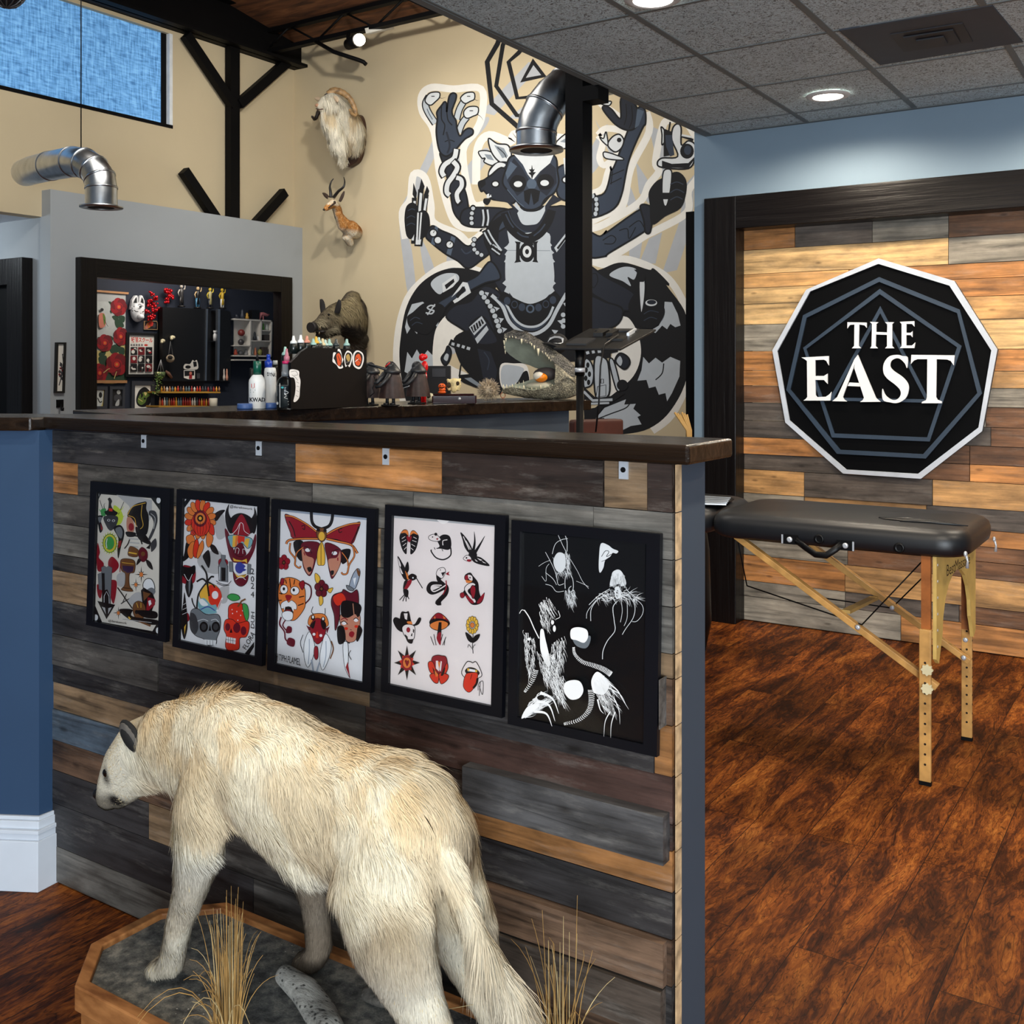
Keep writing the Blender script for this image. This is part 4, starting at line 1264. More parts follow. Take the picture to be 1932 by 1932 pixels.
# ---- 3: moth mask, tiger, cicada and dagger head
a3 = flash(500, 930, 5.086, PALF, 5)
a3.run('''
P l 135,155 980,240 932,1825 82,1645
P u 135,155 980,240 979,262 134,175
S k 30 540,345 480,320 450,270 445,180
S k 30 545,345 610,320 640,270 650,200
S l 6 505,310 480,280 470,230
S l 6 590,310 615,280 625,220
O r 6 190,215 250,220 400,300 510,390 505,430 280,435 240,370
O r 6 915,285 860,290 700,330 590,395 590,430 700,450 830,490 880,400
S k 10 230,270 270,340 290,420
S k 10 900,320 870,400 830,480
S k 8 350,320 380,310 380,350 360,340
S k 8 740,340 710,350 715,380 740,370
S k 20 195,222 270,230 400,300 510,385
S o 11 195,220 270,230 400,300 510,385
S k 20 915,290 820,300 700,340 590,400
S o 11 915,290 820,300 700,340 590,400
Q k 275,470 370,470 360,650 300,600
Q k 720,560 820,540 800,640 740,680
O m 5 355,480 520,480 500,600 440,790 380,740 355,620
O m 5 580,480 725,540 725,680 650,822 620,760 600,640
Q f 360,520 400,600 470,640 430,780 385,730 358,620
Q f 610,640 690,620 722,560 720,690 655,800 625,740
C h 26,18 412,548 668,578
S k 7 380,510 420,530 450,580
S k 7 640,610 670,550 710,545
Q k 405,720 440,710 450,740 425,760
Q k 630,750 660,745 660,775 640,790
S r 10 375,570 385,600
S r 12 700,620 700,650
S k 24 205,490 230,455 340,440 520,440
S o 13 205,490 230,455 340,440 520,440
S k 24 590,440 700,465 830,500 890,580
S o 13 590,440 700,465 830,500 890,580
S k 18 245,480 240,560 290,630 290,690 330,720 345,700
S o 9 245,480 240,560 290,630 290,690 330,720 345,700
S k 18 840,500 860,600 810,690 790,770 750,780 735,760
S o 9 840,500 860,600 810,690 790,770 750,780 735,760
S k 16 370,520 310,570 290,640
S o 8 370,520 310,570 290,640
S k 16 740,570 790,640 800,700
S o 8 740,570 790,640 800,700
O n 5 500,350 545,335 585,355 590,430 545,470 500,420
C y 30,42 545,415
C k 16,16 515,355 578,360
O y 5 545,470 575,560 575,680 540,695 505,680 505,560
L k 5 540,480 540,690
''')
def flower(cx, cy, r, c, e=5):
    s = ''
    for i in range(5):
        t = i * 2 * math.pi / 5 - 1.5; s += 'C k %d,%d %d,%d\nC %s %d,%d %d,%d\n' % (r * .48, r * .56, cx + r * .55 * math.cos(t), cy + r * .7 * math.sin(t), c, r * .41, r * .5, cx + r * .55 * math.cos(t), cy + r * .7 * math.sin(t))
    return s + 'C k %d,%d %d,%d\nC n %d,%d %d,%d\n' % (r * .28, r * .34, cx, cy, r * .16, r * .2, cx, cy)
a3.run(flower(183, 668, 62, 'r') + '''
O y 5 485,770 530,810 520,880 485,840
O y 5 600,930 655,910 630,960
O y 5 520,1000 550,980 560,1050 530,1080
''' + flower(545, 920, 70, 'm') + '''
S k 14 380,860 440,900 440,1000 370,1080 330,1120
S m 8 380,860 440,900 440,1000 370,1080 330,1120
O o 6 145,860 200,815 270,815 340,850 385,920 390,1020 380,1110 290,1220 200,1200 160,1110 130,1000
O r 5 150,870 160,820 190,830 170,890
O r 5 330,870 370,840 385,880 360,930
S k 9 240,820 245,870 250,910
S k 9 200,830 210,870
S k 9 290,830 280,880
S k 10 140,960 170,970
S k 10 135,1030 165,1030
S k 10 330,1000 380,990
S k 10 320,1080 375,1060
C k 40,46 185,925
C h 34,40 185,925
C k 46,44 290,938
C h 40,38 290,938
C k 12,16 185,920 280,930
Q r 200,980 260,985 240,1030 215,1030
O h 5 160,1060 210,1030 230,1050 260,1030 305,1070 300,1120 230,1090 165,1110
P k 180,1090 280,1095 275,1160 190,1150
P h 180,1085 200,1090 190,1130
P h 255,1095 285,1095 275,1140
P r 200,1120 255,1120 250,1150 205,1150
O h 5 170,1150 220,1130 270,1150 265,1210 215,1225 175,1195
S m 14 160,1190 145,1260 190,1330 200,1400 240,1440
S m 12 200,1220 175,1270 210,1320
Q m 220,1280 260,1290 255,1340 205,1340
Q m 230,1390 290,1410 280,1475 215,1450
S k 6 465,1090 450,1140 480,1170
S k 6 580,1105 580,1160 555,1170
O o 5 430,1190 480,1160 560,1160 600,1200 600,1280 430,1270
C k 20,26 465,1195 562,1212
C h 10,14 465,1190 562,1207
P m 400,1270 440,1290 430,1330
P m 625,1280 590,1300 600,1350
O r 5 435,1290 470,1220 515,1200 580,1240 590,1300 570,1390 510,1450 460,1390
Q k 440,1270 490,1220 470,1300
Q k 540,1220 585,1250 580,1310 550,1290
C h 14,14 475,1355 541,1367
P R 500,1330 512,1330 518,1390 490,1390
S k 6 370,1360 345,1440 370,1530
S n 12 640,1420 660,1500 630,1590
O h 5 430,1330 480,1450 470,1560 420,1670 385,1600 380,1450
O h 5 590,1350 640,1450 620,1580 560,1700 530,1600 550,1450
S u 8 430,1400 430,1520 420,1640
S u 8 590,1420 590,1560 565,1670
O r 5 480,1480 510,1480 515,1570 495,1600 475,1560
L u 14 450,1600 470,1720
L u 14 530,1620 495,1730
O u 6 895,725 918,770 880,900 850,920 815,890 850,780
P h 850,820 880,810 865,890
Q n 890,722 918,765 905,800 885,750
O c 5 785,885 830,900 860,925 840,940 800,925
O m 6 640,1060 660,980 740,950 760,925 830,960 890,930 905,1040 880,1070 740,1050 720,1200 680,1320 670,1180
Q R 660,1000 740,960 780,1030 700,1080
O f 5 730,1170 900,1150 915,1290 880,1400 840,1430 790,1420 750,1330
O k 4 750,1040 880,1050 930,1100 900,1190 870,1160 800,1195 740,1170
L f 8 850,1060 860,1170
Q k 700,1290 760,1280 780,1400 740,1450 705,1430
Q k 900,1270 940,1320 900,1420 880,1400
C h 22,16 765,1250 880,1220
S k 7 730,1245 765,1228 800,1260
S k 7 855,1215 880,1198 905,1220
S r 9 735,1215 770,1200 800,1220
C R 18,14 785,1300 882,1280
Q r 815,1340 840,1325 865,1345 845,1385 815,1370
L k 4 820,1310 840,1315
L k 8 770,1430 820,1440
O h 5 755,1450 800,1440 805,1600 800,1700 822,1775 770,1660
P r 800,1620 822,1775 780,1670
S k 6 830,1510 810,1550 835,1600
''')
a3.text('k', '@TIPH.FLAMEL', ((98, 1610), (345, 1675), (348, 1585), (105, 1535)))
frame('black frame with a red moth over two faces and a tiger head', [(513.4, 941.8), (710.4, 960.5), (697, 1305), (502, 1266)], [(526.5, 960.5), (692.5, 977), (683.5, 1287.5), (516.2, 1252)], a3)

# ---- 4: twelve small designs on pale paper
a4 = flash(720, 950, 4.829, dict(PALF, p=(226, 216, 214), l=(236, 230, 228)), 5)
a4.run('''
P p 100,110 1032,192 996,1845 50,1650
P q 100,110 1032,192 1031,212 99,130
Q l 510,146 612,152 585,182 555,186 530,172
O k 3 165,330 170,280 200,240 235,245 245,300 230,380 225,460 190,420
O k 3 335,330 335,290 300,248 270,255 255,310 265,380 265,462 310,420
Q o 175,270 205,243 238,250 242,290 215,268
Q o 330,285 300,252 268,258 262,290 290,272
L p 5 185,320 215,300
L p 5 185,350 222,330
L p 5 195,385 225,360
L p 5 205,420 228,395
L p 5 320,320 290,305
L p 5 318,350 280,335
L p 5 305,390 272,370
L p 5 290,425 268,405
Q r 228,310 240,292 252,305 265,292 275,310 252,355
O k 3 510,330 560,285 620,300 635,380 610,420 540,410 500,410 530,390
O p 5 430,300 470,280 510,290 540,330 500,345 440,330
C k 14,14 495,280
C k 6,6 465,305
P r 495,320 520,312 510,335
S p 8 560,380 560,340 600,330
S k 12 630,400 630,470 570,510 500,495 455,440 455,420
S k 6 480,400 490,420
S k 6 550,415 560,435
O k 3 722,262 790,340 830,430 800,450 760,400 740,330
L p 8 745,300 800,420
L p 6 770,340 815,420
T k 30 835,440 850,350 845,255
T k 30 850,450 900,370 942,295
O k 3 800,450 850,440 870,470 850,510 800,500
O k 3 820,490 900,490 985,565 900,555 840,530
P p 870,495 920,515 900,520
P p 910,520 955,545 930,540
P p 850,505 880,530 860,525
O p 5 745,500 780,470 815,490 815,525 770,520
Q r 780,510 815,510 810,530 785,528
C k 8,8 775,495
O k 3 148,480 200,560 240,640 250,690 210,690 175,620
O p 4 150,490 180,560 165,580
O p 4 165,570 200,640 175,630
O k 3 240,530 250,600 225,640 215,590
P o 215,610 245,650 255,690 235,690
O k 3 245,665 280,640 320,660 310,690 270,700
C h 7,7 288,676
L k 8 310,665 375,772
Q r 205,730 270,690 270,730 220,795 205,780
O k 3 210,710 240,700 200,780
Q k 200,780 245,790 240,850 210,840
L k 8 210,830 165,880
L k 8 215,840 195,890
L k 8 225,840 225,892
L k 8 232,830 252,870
S k 42 520,650 530,700 590,760 585,820 540,870 510,905 545,905
S k 40 560,740 460,730 430,780 470,810 580,760
S p 10 550,745 470,745 455,780 490,800 590,740 580,720 545,690
S r 10 590,700 590,770 560,830
O p 5 500,640 520,595 570,585 585,625 555,680 520,665
P k 545,630 585,620 560,665
P r 585,640 620,618 612,640 625,655 600,650
C k 5,5 538,605
O k 3 760,690 765,650 810,630 835,660 880,720 890,800 910,850 940,810 925,880 890,915 820,915 760,830 750,800 800,730
Q r 765,660 800,650 790,690 765,690
P o 765,695 830,705 810,725 775,722
Q p 790,650 825,660 830,700 800,690
C k 7,7 808,675
O p 6 760,790 780,740 830,720 860,740 830,760 790,800 860,880 840,900
O r 6 810,790 830,745 860,770 850,850 830,860
Q r 770,830 840,890 830,910 790,880
Q r 870,900 930,820 935,850 900,905
O r 5 720,820 750,810 760,840 740,860 722,850
Q k 108,1070 130,1035 190,1060 240,1090 300,1100 340,1040 365,1050 340,1100 280,1120 200,1130 190,1170 140,1140
O k 4 175,1020 190,985 225,990 250,985 265,1050 270,1100 180,1090
P p 205,1000 240,1000 235,1060 215,1050
Q o 235,1075 275,1075 280,1105 245,1095
O p 6 190,1130 230,1100 300,1115 305,1190 290,1240 240,1230 205,1190
C r 18,24 247,1150
P k 290,1140 302,1150 298,1180 288,1170
P k 275,1185 285,1180 282,1210 270,1205
Q k 215,1190 260,1230 290,1235 280,1275 240,1260
P p 240,1215 285,1220 280,1235 245,1235
O r 5 440,1080 480,1020 520,996 570,1020 620,1080 600,1110 540,1080 470,1110
Q k 440,1090 470,1050 560,1050 625,1085 600,1120 540,1085 470,1120
O o 6 445,1100 500,1070 560,1065 610,1090 590,1130 520,1155 460,1135
P o 480,1030 495,1030 490,1055
P o 560,1020 590,1045 570,1050
P k 525,1080 550,1080 548,1200 530,1280 508,1200
Q r 520,1180 545,1180 540,1290 505,1230
L k 6 450,1210 480,1290
L k 6 480,1190 500,1290
L k 6 560,1290 590,1215
L k 6 545,1250 560,1190
L k 6 500,1290 490,1240
L k 6 575,1290 580,1240
''')
a4.run('\n'.join('C k 17,26 %d,%d\nC y 13,22 %d,%d' % ((831 + 42 * math.cos(t), 1107 + 58 * math.sin(t)) * 2) for t in [i * math.pi / 6 for i in range(12)]) + '''
C k 22,26 831,1107
C o 18,22 831,1107
L k 6 838,1190 832,1290 838,1365
O k 3 770,1172 830,1220 828,1265 790,1240
O k 3 900,1190 850,1210 832,1268 880,1240
S k 5 790,1310 800,1285 828,1320
S k 5 832,1330 845,1295 860,1285
''' + ('P k ' + ' '.join('%d,%d' % (236 + 118 * f * math.cos(t), 1450 + 160 * f * math.sin(t)) for i in range(16) for t in [i * math.pi / 8 - math.pi / 2] for f in [1 if i % 2 == 0 else .42]) + '\nP R ' + ' '.join('%d,%d' % (236 + 100 * f * math.cos(t), 1450 + 110 * f * math.sin(t)) for i in range(16) for t in [i * math.pi / 8 - math.pi / 2 + .2] for f in [.72 if i % 2 == 0 else .5])) + '''
C r 50,70 236,1450
C o 36,48 236,1450
Q r 218,1435 228,1422 238,1435 250,1425 255,1445 237,1480
L k 4 218,1435 228,1422 238,1435 250,1425 255,1445 237,1480 218,1435
O r 6 460,1440 470,1395 515,1380 550,1385 590,1395 605,1450 600,1500 530,1560 470,1500
O R 6 430,1450 470,1440 500,1520 470,1550 440,1520
O R 6 600,1450 610,1500 580,1560 560,1540
O R 6 445,1560 520,1545 520,1630 480,1625
O R 6 530,1545 612,1560 600,1610 545,1640
P p 500,1430 520,1430 530,1530 500,1500
P p 545,1430 555,1440 545,1530 530,1510
Q o 520,1440 540,1450 530,1500
Q k 470,1490 510,1560 490,1560
Q k 585,1490 545,1560 570,1560
Q o 490,1520 520,1560 500,1575
O p 7 735,1530 780,1445 815,1440 835,1450 870,1445 920,1555 880,1590 820,1600 760,1580
Q k 765,1520 800,1490 860,1500 900,1545 850,1580 790,1560
P h 785,1500 870,1515 870,1535 790,1525
P y 785,1500 805,1502 805,1524 790,1522
P y 858,1512 878,1516 874,1536 858,1534
O R 5 770,1560 810,1540 880,1545 870,1620 830,1700 790,1715 750,1660
S k 5 830,1550 815,1600
S k 20 880,1590 870,1640 840,1680
S k 5 885,1700 890,1640 930,1620 925,1740 895,1660
S k 5 905,1620 895,1750
''')
frame('black frame with twelve small red and black designs on pale paper', [(725.8, 954), (953.6, 970.7), (947, 1351), (719, 1309)], [(740.7, 973), (933.6, 990), (926.2, 1331.5), (730.2, 1291.5)], a4)

# ---- 5: white scratched creatures on black
a5 = flash(950, 980, 4.294, dict(k=(10, 10, 12), w=(226, 226, 226), g=(96, 102, 108), h=(180, 180, 180)), 4)
a5.run('P k 145,105 1150,195 1140,1820 95,1600\nL g 7 95,1597 1138,1818')
rs = random.Random(11)
def hatch(n, poly, ln, ang, wd=3.4, c='w', spread=.3):
    """short scratched strokes kept inside a polygon"""
    xs_, ys_ = [p[0] for p in poly], [p[1] for p in poly]; out = []; k = 0
    n = int(n * 1.8)
    while len(out) < n and k < n * 40:
        k += 1; x, y = rs.uniform(min(xs_), max(xs_)), rs.uniform(min(ys_), max(ys_)); ins = False
        for i in range(len(poly)):
            (x1, y1), (x2, y2) = poly[i - 1], poly[i]
            if (y1 > y) != (y2 > y) and x < (x2 - x1) * (y - y1) / (y2 - y1) + x1: ins = not ins
        if ins:
            t = ang + rs.uniform(-spread, spread); l = ln * rs.uniform(.5, 1.2); b = rs.uniform(-8, 8)
            out.append('T %s %.1f %d,%d %d,%d %d,%d' % (c, wd * rs.uniform(.6, 1.4), x, y, x + l / 2 * math.cos(t) + b, y + l / 2 * math.sin(t) + b, x + l * math.cos(t), y + l * math.sin(t)))
    return '\n' + '\n'.join(out) + '\n'
a5.run('''
Q w 405,330 440,270 490,280 505,340 495,400 460,430 420,400
S w 4 440,120 480,210 520,290 530,360
S w 5 500,130 515,180 515,260
S w 4 395,280 420,200 470,165 520,155
S w 4 340,265 400,380 430,460 445,530 490,520
S w 3 285,380 330,350 380,330
S w 3 310,460 345,500 345,400 370,360
S w 4 340,430 400,480 430,530
S w 4 340,525 390,540 430,585 490,580
S w 5 500,560 500,480 525,430 560,480 565,560 540,590 530,560 550,540
S w 3 540,320 600,420 640,500 690,560
S w 3 590,500 640,520 690,545
''' + hatch(40, [(400, 300), (500, 270), (540, 430), (430, 450)], 60, 1.2) + hatch(50, [(500, 570), (590, 560), (580, 640), (555, 710), (515, 660)], 60, 1.4) + hatch(30, [(505, 250), (540, 280), (545, 430), (520, 420)], 60, 1.5) + '''
Q w 795,195 850,205 890,235 935,255 920,275 890,270 870,300 830,330 815,390 790,430 778,400 780,300
S k 5 800,300 830,255 860,260 840,300 880,280
S k 4 800,340 850,320
Q w 895,420 940,405 975,440 1000,520 960,540 940,520 870,540 880,460
''' + hatch(40, [(885, 430), (985, 430), (1010, 560), (860, 560)], 70, 1.55, 4, 'h') + '''
Q w 905,560 935,540 950,560 960,620 920,640
C k 30,20 880,565
C k 26,22 990,575
C k 10,30 930,600
S w 5 870,560 800,600 750,640 700,690
S w 5 1000,560 1050,610 1110,640
S w 5 860,600 780,640 720,720 715,820
S w 4 760,650 690,740 680,800
S w 5 1010,600 1070,690 1060,790 1000,880 970,930
S w 4 1050,620 1130,690 1135,760 1090,820 1050,825
S w 4 800,650 850,660 890,640
S w 6 930,660 895,710 905,820 910,900 850,980 815,1060 810,1130
S w 4 960,650 970,740 955,830
S w 4 1010,660 1010,790 985,860
''' + hatch(60, [(740, 600), (880, 570), (1000, 570), (1110, 640), (1050, 660), (880, 640), (760, 650)], 70, .5, 4, 'w', 1.2) + '''
Q w 310,900 335,890 350,960 380,1090 390,1170 370,1190 335,1130 310,1040
S w 8 180,730 220,790 260,880 300,960
S w 5 140,760 160,730 180,735
''' + hatch(70, [(300, 680), (370, 620), (440, 690), (400, 780), (370, 900), (310, 830)], 60, 1.2) + hatch(70, [(400, 1000), (510, 930), (515, 1100), (490, 1200), (420, 1250)], 70, 1.5) + hatch(60, [(180, 880), (270, 950), (290, 1100), (230, 1270), (200, 1150)], 70, 1.5) + hatch(90, [(290, 1050), (410, 1080), (470, 1250), (430, 1390), (350, 1290)], 80, 1.2) + hatch(50, [(430, 1300), (510, 1250), (520, 1480), (450, 1420)], 80, 1.3) + '''
C w 12,26 440,875
C w 12,18 425,825
C w 14,12 235,960
S w 4 470,730 485,780 450,800
S w 5 430,1390 480,1440 525,1520
''' + hatch(80, [(190, 1610), (230, 1480), (310, 1400), (300, 1460), (400, 1460), (330, 1520), (250, 1560)], 90, -.5, 6) + '''
T w 26 330,1390 430,1440 480,1560
T w 26 300,1460 400,1490 450,1620
T w 26 280,1540 380,1560 425,1660
Q w 180,1600 230,1500 320,1480 300,1520
C k 30,20 335,1430
''')
for (pth, wd) in (([(600, 1020), (610, 1080), (670, 1140), (760, 1170), (840, 1200), (900, 1240)], 46), ([(740, 1360), (745, 1450), (720, 1540), (640, 1610), (530, 1640)], 50), ([(300, 1200), (270, 1290), (210, 1380)], 40)):
    q_ = cr(pth, False, 7)
    for i in range(1, len(q_)):
        dx_, dy_ = q_[i][0] - q_[i - 1][0], q_[i][1] - q_[i - 1][1]; l_ = math.hypot(dx_, dy_); w_ = wd / 2 * (.35 + .65 * min(1, (i + 3) / len(q_) if wd == 46 else (len(q_) + 3 - i) / len(q_)))
        a5.run('S w 5 %d,%d %d,%d %d,%d' % (q_[i][0] - dy_ / l_ * w_, q_[i][1] + dx_ / l_ * w_, q_[i][0] + dx_ * .4, q_[i][1] + dy_ * .4, q_[i][0] + dy_ / l_ * w_, q_[i][1] - dx_ / l_ * w_))
a5.run('''
Q w 745,1290 790,1220 860,1270 890,1330 850,1400 800,1400 760,1380
''' + hatch(90, [(760, 1260), (860, 1240), (930, 1380), (950, 1500), (880, 1540), (800, 1480)], 90, 1.0) + '''
T w 12 890,1310 960,1370 1000,1440 1050,1520
T w 10 870,1340 980,1400 1030,1490
T w 10 930,1430 970,1520 980,1640
T w 10 900,1540 860,1620 850,1740
T w 10 940,1540 910,1640 905,1750
T w 14 800,1440 820,1520 850,1555
Q g 600,950 680,940 740,930 735,990 700,1030 630,1010
Q w 585,880 640,860 710,880 722,940 690,985 630,965 585,950
Q w 535,1310 600,1285 660,1300 685,1370 650,1430 580,1440 530,1380
''')
frame('largest black frame holding white scratched creatures on black paper', [(967.5, 982), (1245.8, 1006.8), (1238.8, 1422.5), (954.7, 1371)], [(984, 1004), (1218, 1025), (1215, 1404), (972, 1353)], a5)
# ================================================================ TAXIDERMY HELPERS
def organic(name, chains, voxel, mats, smooth=4, extra=None, factor=.5):
    """closed lofted chains -> one continuous skin (voxel union + smoothing), returned as a mesh object"""
    m = MB()
    for ch in chains:
        p = [c[0] for c in ch]; r = [c[1] for c in ch]
        # rounded ends
        d0 = (Vector(p[0]) - Vector(p[1])).normalized(); d1 = (Vector(p[-1]) - Vector(p[-2])).normalized()
        def sc(q, k): return (q[0] * k, q[1] * k) if isinstance(q, tuple) else q * k
        def mx_(q): return max(q) if isinstance(q, tuple) else q
        P = [Vector(p[0]) + d0 * mx_(r[0]) * .55, Vector(p[0]) + d0 * mx_(r[0]) * .38] + [Vector(q) for q in p] + [Vector(p[-1]) + d1 * mx_(r[-1]) * .38, Vector(p[-1]) + d1 * mx_(r[-1]) * .55]
        R = [sc(r[0], .3), sc(r[0], .75)] + r + [sc(r[-1], .75), sc(r[-1], .3)]
        m.tube(P, R, 16)
    if extra: extra(m)
    o = m.build('tmp', [])
    q = o.modifiers.new('r', 'REMESH'); q.mode = 'VOXEL'; q.voxel_size = voxel
    s = o.modifiers.new('s', 'SMOOTH'); s.factor = factor; s.iterations = smooth
    dg = bpy.context.evaluated_depsgraph_get(); me = bpy.data.meshes.new_from_object(o.evaluated_get(dg))
    om = o.data; bpy.data.objects.remove(o); bpy.data.meshes.remove(om)
    me.name = name; me.materials.clear(); me.materials.append(mats)
    me.polygons.foreach_set('use_smooth', [True] * len(me.polygons))
    ob = bpy.data.objects.new(name, me); COL.objects.link(ob); return ob
def fur_mat(name, rough=.75):
    k = NT(name); a = k.n('Attribute', attribute_name='tint'); k.link(a.outputs['Color'], 'Base Color'); k.b.inputs['Roughness'].default_value = rough
    k.b.inputs['Specular IOR Level'].default_value = .25
    return k.m
def noise3(P, f, seed=0):
    """cheap smooth pseudo noise in 0..1"""
    r = np.random.default_rng(seed); v = np.zeros(len(P))
    for i in range(7):
        k = r.normal(size=3); k /= np.linalg.norm(k); v += np.sin(P @ k * f * r.uniform(.6, 1.7) + r.uniform(0, 6.28))
    return np.clip(.5 + v / 7 * 1.1, 0, 1)
def fur(body, n, length, flow, color, width, name, matl, parent, lift=.35, seed=1, normal_mix=.72, clump=.5, droop=.25, segs=3, mask=None):
    me = body.data; me.calc_loop_triangles()
    V = np.empty(len(me.vertices) * 3); me.vertices.foreach_get('co', V); V = V.reshape(-1, 3)
    N = np.empty(len(me.vertices) * 3); me.vertices.foreach_get('normal', N); N = N.reshape(-1, 3)
    T = np.empty(len(me.loop_triangles) * 3, dtype=np.int32); me.loop_triangles.foreach_get('vertices', T); T = T.reshape(-1, 3)
    r = np.random.default_rng(seed)
    ar = np.linalg.norm(np.cross(V[T[:, 1]] - V[T[:, 0]], V[T[:, 2]] - V[T[:, 0]]), axis=1)
    if mask is not None: ar = ar * mask(V[T].mean(axis=1))
    t = r.choice(len(T), n, p=ar / ar.sum()); a, b = r.random(n), r.random(n); k = a + b > 1; a[k], b[k] = 1 - a[k], 1 - b[k]
    w = np.stack([1 - a - b, a, b], 1)[:, :, None]
    P = (V[T[t]] * w).sum(1); Nn = (N[T[t]] * w).sum(1); Nn /= np.linalg.norm(Nn, axis=1)[:, None] + 1e-9
    F = flow(P, Nn); F = F - Nn * (F * Nn).sum(1)[:, None]; F /= np.linalg.norm(F, axis=1)[:, None] + 1e-6
    S = np.cross(Nn, F)
    sw = (noise3(P, 60, seed + 5) - .5) * clump * 2 + r.normal(0, .13, n)
    D = F * np.cos(sw)[:, None] + S * np.sin(sw)[:, None]
    L = length(P, Nn) * r.uniform(.65, 1.2, n); li = (lift(P) if callable(lift) else lift) * r.uniform(.5, 1.4, n)
    D = D + Nn * li[:, None]; D /= np.linalg.norm(D, axis=1)[:, None]
    side = np.cross(D, Nn) + r.normal(0, .25, (n, 3)); side /= np.linalg.norm(side, axis=1)[:, None]
    g = np.array([0, 0, -1.0])
    W = width * r.uniform(.7, 1.3, n)
    rows = []
    for i in range(segs + 1):
        u = i / segs
        c = P + D * (L * u)[:, None] + (g * (droop * u * u) - Nn * .18 * u * u) * L[:, None]
        hw = (W * (1 - u) ** .7 * .5)[:, None]
        if i < segs: rows += [c - side * hw, c + side * hw]
        else: rows.append(c)
    m = 2 * segs + 1
    X = np.stack(rows, 1).reshape(-1, 3)
    base = (np.arange(n) * m)[:, None]; lp = []; ls = []
    for i in range(segs - 1):
        lp.append(base + np.array([[2 * i, 2 * i + 1, 2 * i + 3, 2 * i + 2]]))
    tri = base + np.array([[2 * segs - 2, 2 * segs - 1, 2 * segs]])
    loops = np.concatenate(lp + [tri], 1); per = [4] * (segs - 1) + [3]
    me2 = bpy.data.meshes.new(name); me2.vertices.add(len(X)); me2.vertices.foreach_set('co', X.astype(np.float32).ravel())
    me2.loops.add(loops.size); me2.loops.foreach_set('vertex_index', loops.ravel().astype(np.int32))
    cnt = np.tile(per, n); me2.polygons.add(len(cnt)); me2.polygons.foreach_set('loop_start', (np.cumsum(cnt) - cnt).astype(np.int32)); me2.polygons.foreach_set('loop_total', cnt.astype(np.int32))
    me2.update(); me2.validate()
    C = color(P, Nn) * (r.uniform(.84, 1.1, n) * np.where(r.random(n) < .07, .6, 1))[:, None]
    at_ = me2.attributes.new('tint', 'FLOAT_COLOR', 'POINT'); cc = np.ones((n, m, 4), dtype=np.float32); cc[:, :, :3] = C[:, None, :]; at_.data.foreach_set('color', cc.ravel())
    me2.polygons.foreach_set('use_smooth', np.ones(len(cnt), dtype=bool))
    NM = np.repeat((Nn * normal_mix + (Nn + D * .35 + r.normal(0, .45, (n, 3))) * (1 - normal_mix)), m, 0); NM /= np.linalg.norm(NM, axis=1)[:, None]
    me2.normals_split_custom_set_from_vertices(NM.astype(np.float32).tolist())
    me2.materials.append(matl)
    o = bpy.data.objects.new(name, me2); COL.objects.link(o); attach(o, parent); return o
def L3(c): return np.array(srgb(c))
M_fur = fur_mat('animal_fur')
M_eye = mat('glass_eye', (14, 10, 8), .05, vary=0)

# ================================================================ HYENA ON ITS OCTAGONAL BASE
ZBS = .19
def bz_(px, py, z=ZBS): return onZ(px, py, z)
xa, ya0, yb = -1.951, 1.25, 1.635
oct_ = [(xa, 1.36), (xa, 1.53), (-1.845, yb), (-.80, yb), (-.70, 1.53), (-.70, 1.36), (-.80, ya0), (-1.845, ya0)]
bs = thing('plinth', 'octagonal oak framed plinth of grey dried earth under the pale hyena', 'plinth', (-1.33, 1.44, 0))
def inset(poly, d):
    n = len(poly); out = []
    for i in range(n):
        p, c, q = Vector(poly[i - 1]), Vector(poly[i]), Vector(poly[(i + 1) % n])
        e1, e2 = (c - p).normalized(), (q - c).normalized(); n1, n2 = Vector((e1.y, -e1.x)), Vector((e2.y, -e2.x)); b = (n1 + n2).normalized(); out.append(tuple(c + b * d / max(.3, b.dot(n1))))
    return out
k = NT('oak_rim'); tc = k.n('TexCoord'); n = k.n('TexNoise', i_Vector=k.n('Mapping', i_Vector=tc.outputs['Object'], i_Scale=(14, 40, 40)), i_Scale=1.0, i_Detail=6.0)
k.link(k.ramp(n.outputs['Fac'], [(.3, (.16, .055, .015)), (.7, (.42, .18, .06))]), 'Base Color'); k.b.inputs['Roughness'].default_value = .55; k.b.inputs['Specular IOR Level'].default_value = .25
M_oak = k.m
def ringprism(out, inn, z0, z1):
    n = len(out); m = MB(); m.v = [(*p, z1) for p in out] + [(*p, z1) for p in inn] + [(*p, z0) for p in out] + [(*p, z0) for p in inn]
    for i in range(n):
        j = (i + 1) % n
        m.face([i, i + n, j + n, j]); m.face([i, j, j + 2 * n, i + 2 * n]); m.face([i + n, i + 3 * n, j + 3 * n, j + n]); m.face([i + 2 * n, j + 2 * n, j + 3 * n, i + 3 * n])
    return m
oct_ = oct_[::-1]
in_ = inset(oct_, -.026)
if sum((in_[i][0] - in_[i - 1][0]) ** 2 + (in_[i][1] - in_[i - 1][1]) ** 2 for i in range(8)) > sum((oct_[i][0] - oct_[i - 1][0]) ** 2 + (oct_[i][1] - oct_[i - 1][1]) ** 2 for i in range(8)): in_ = inset(oct_, .026)
ringprism(oct_, in_, ZBS - .05, ZBS).build('rim', M_oak, bs, bevel=.003, label='orange brown oak rim')
sk = [(x * .985 - .02, 1.44 + (y - 1.44) * .95) for x, y in oct_]
MB().prism([(*p, 0) for p in sk], (0, 0, ZBS - .05)).build('side_panel', M_oak, bs)
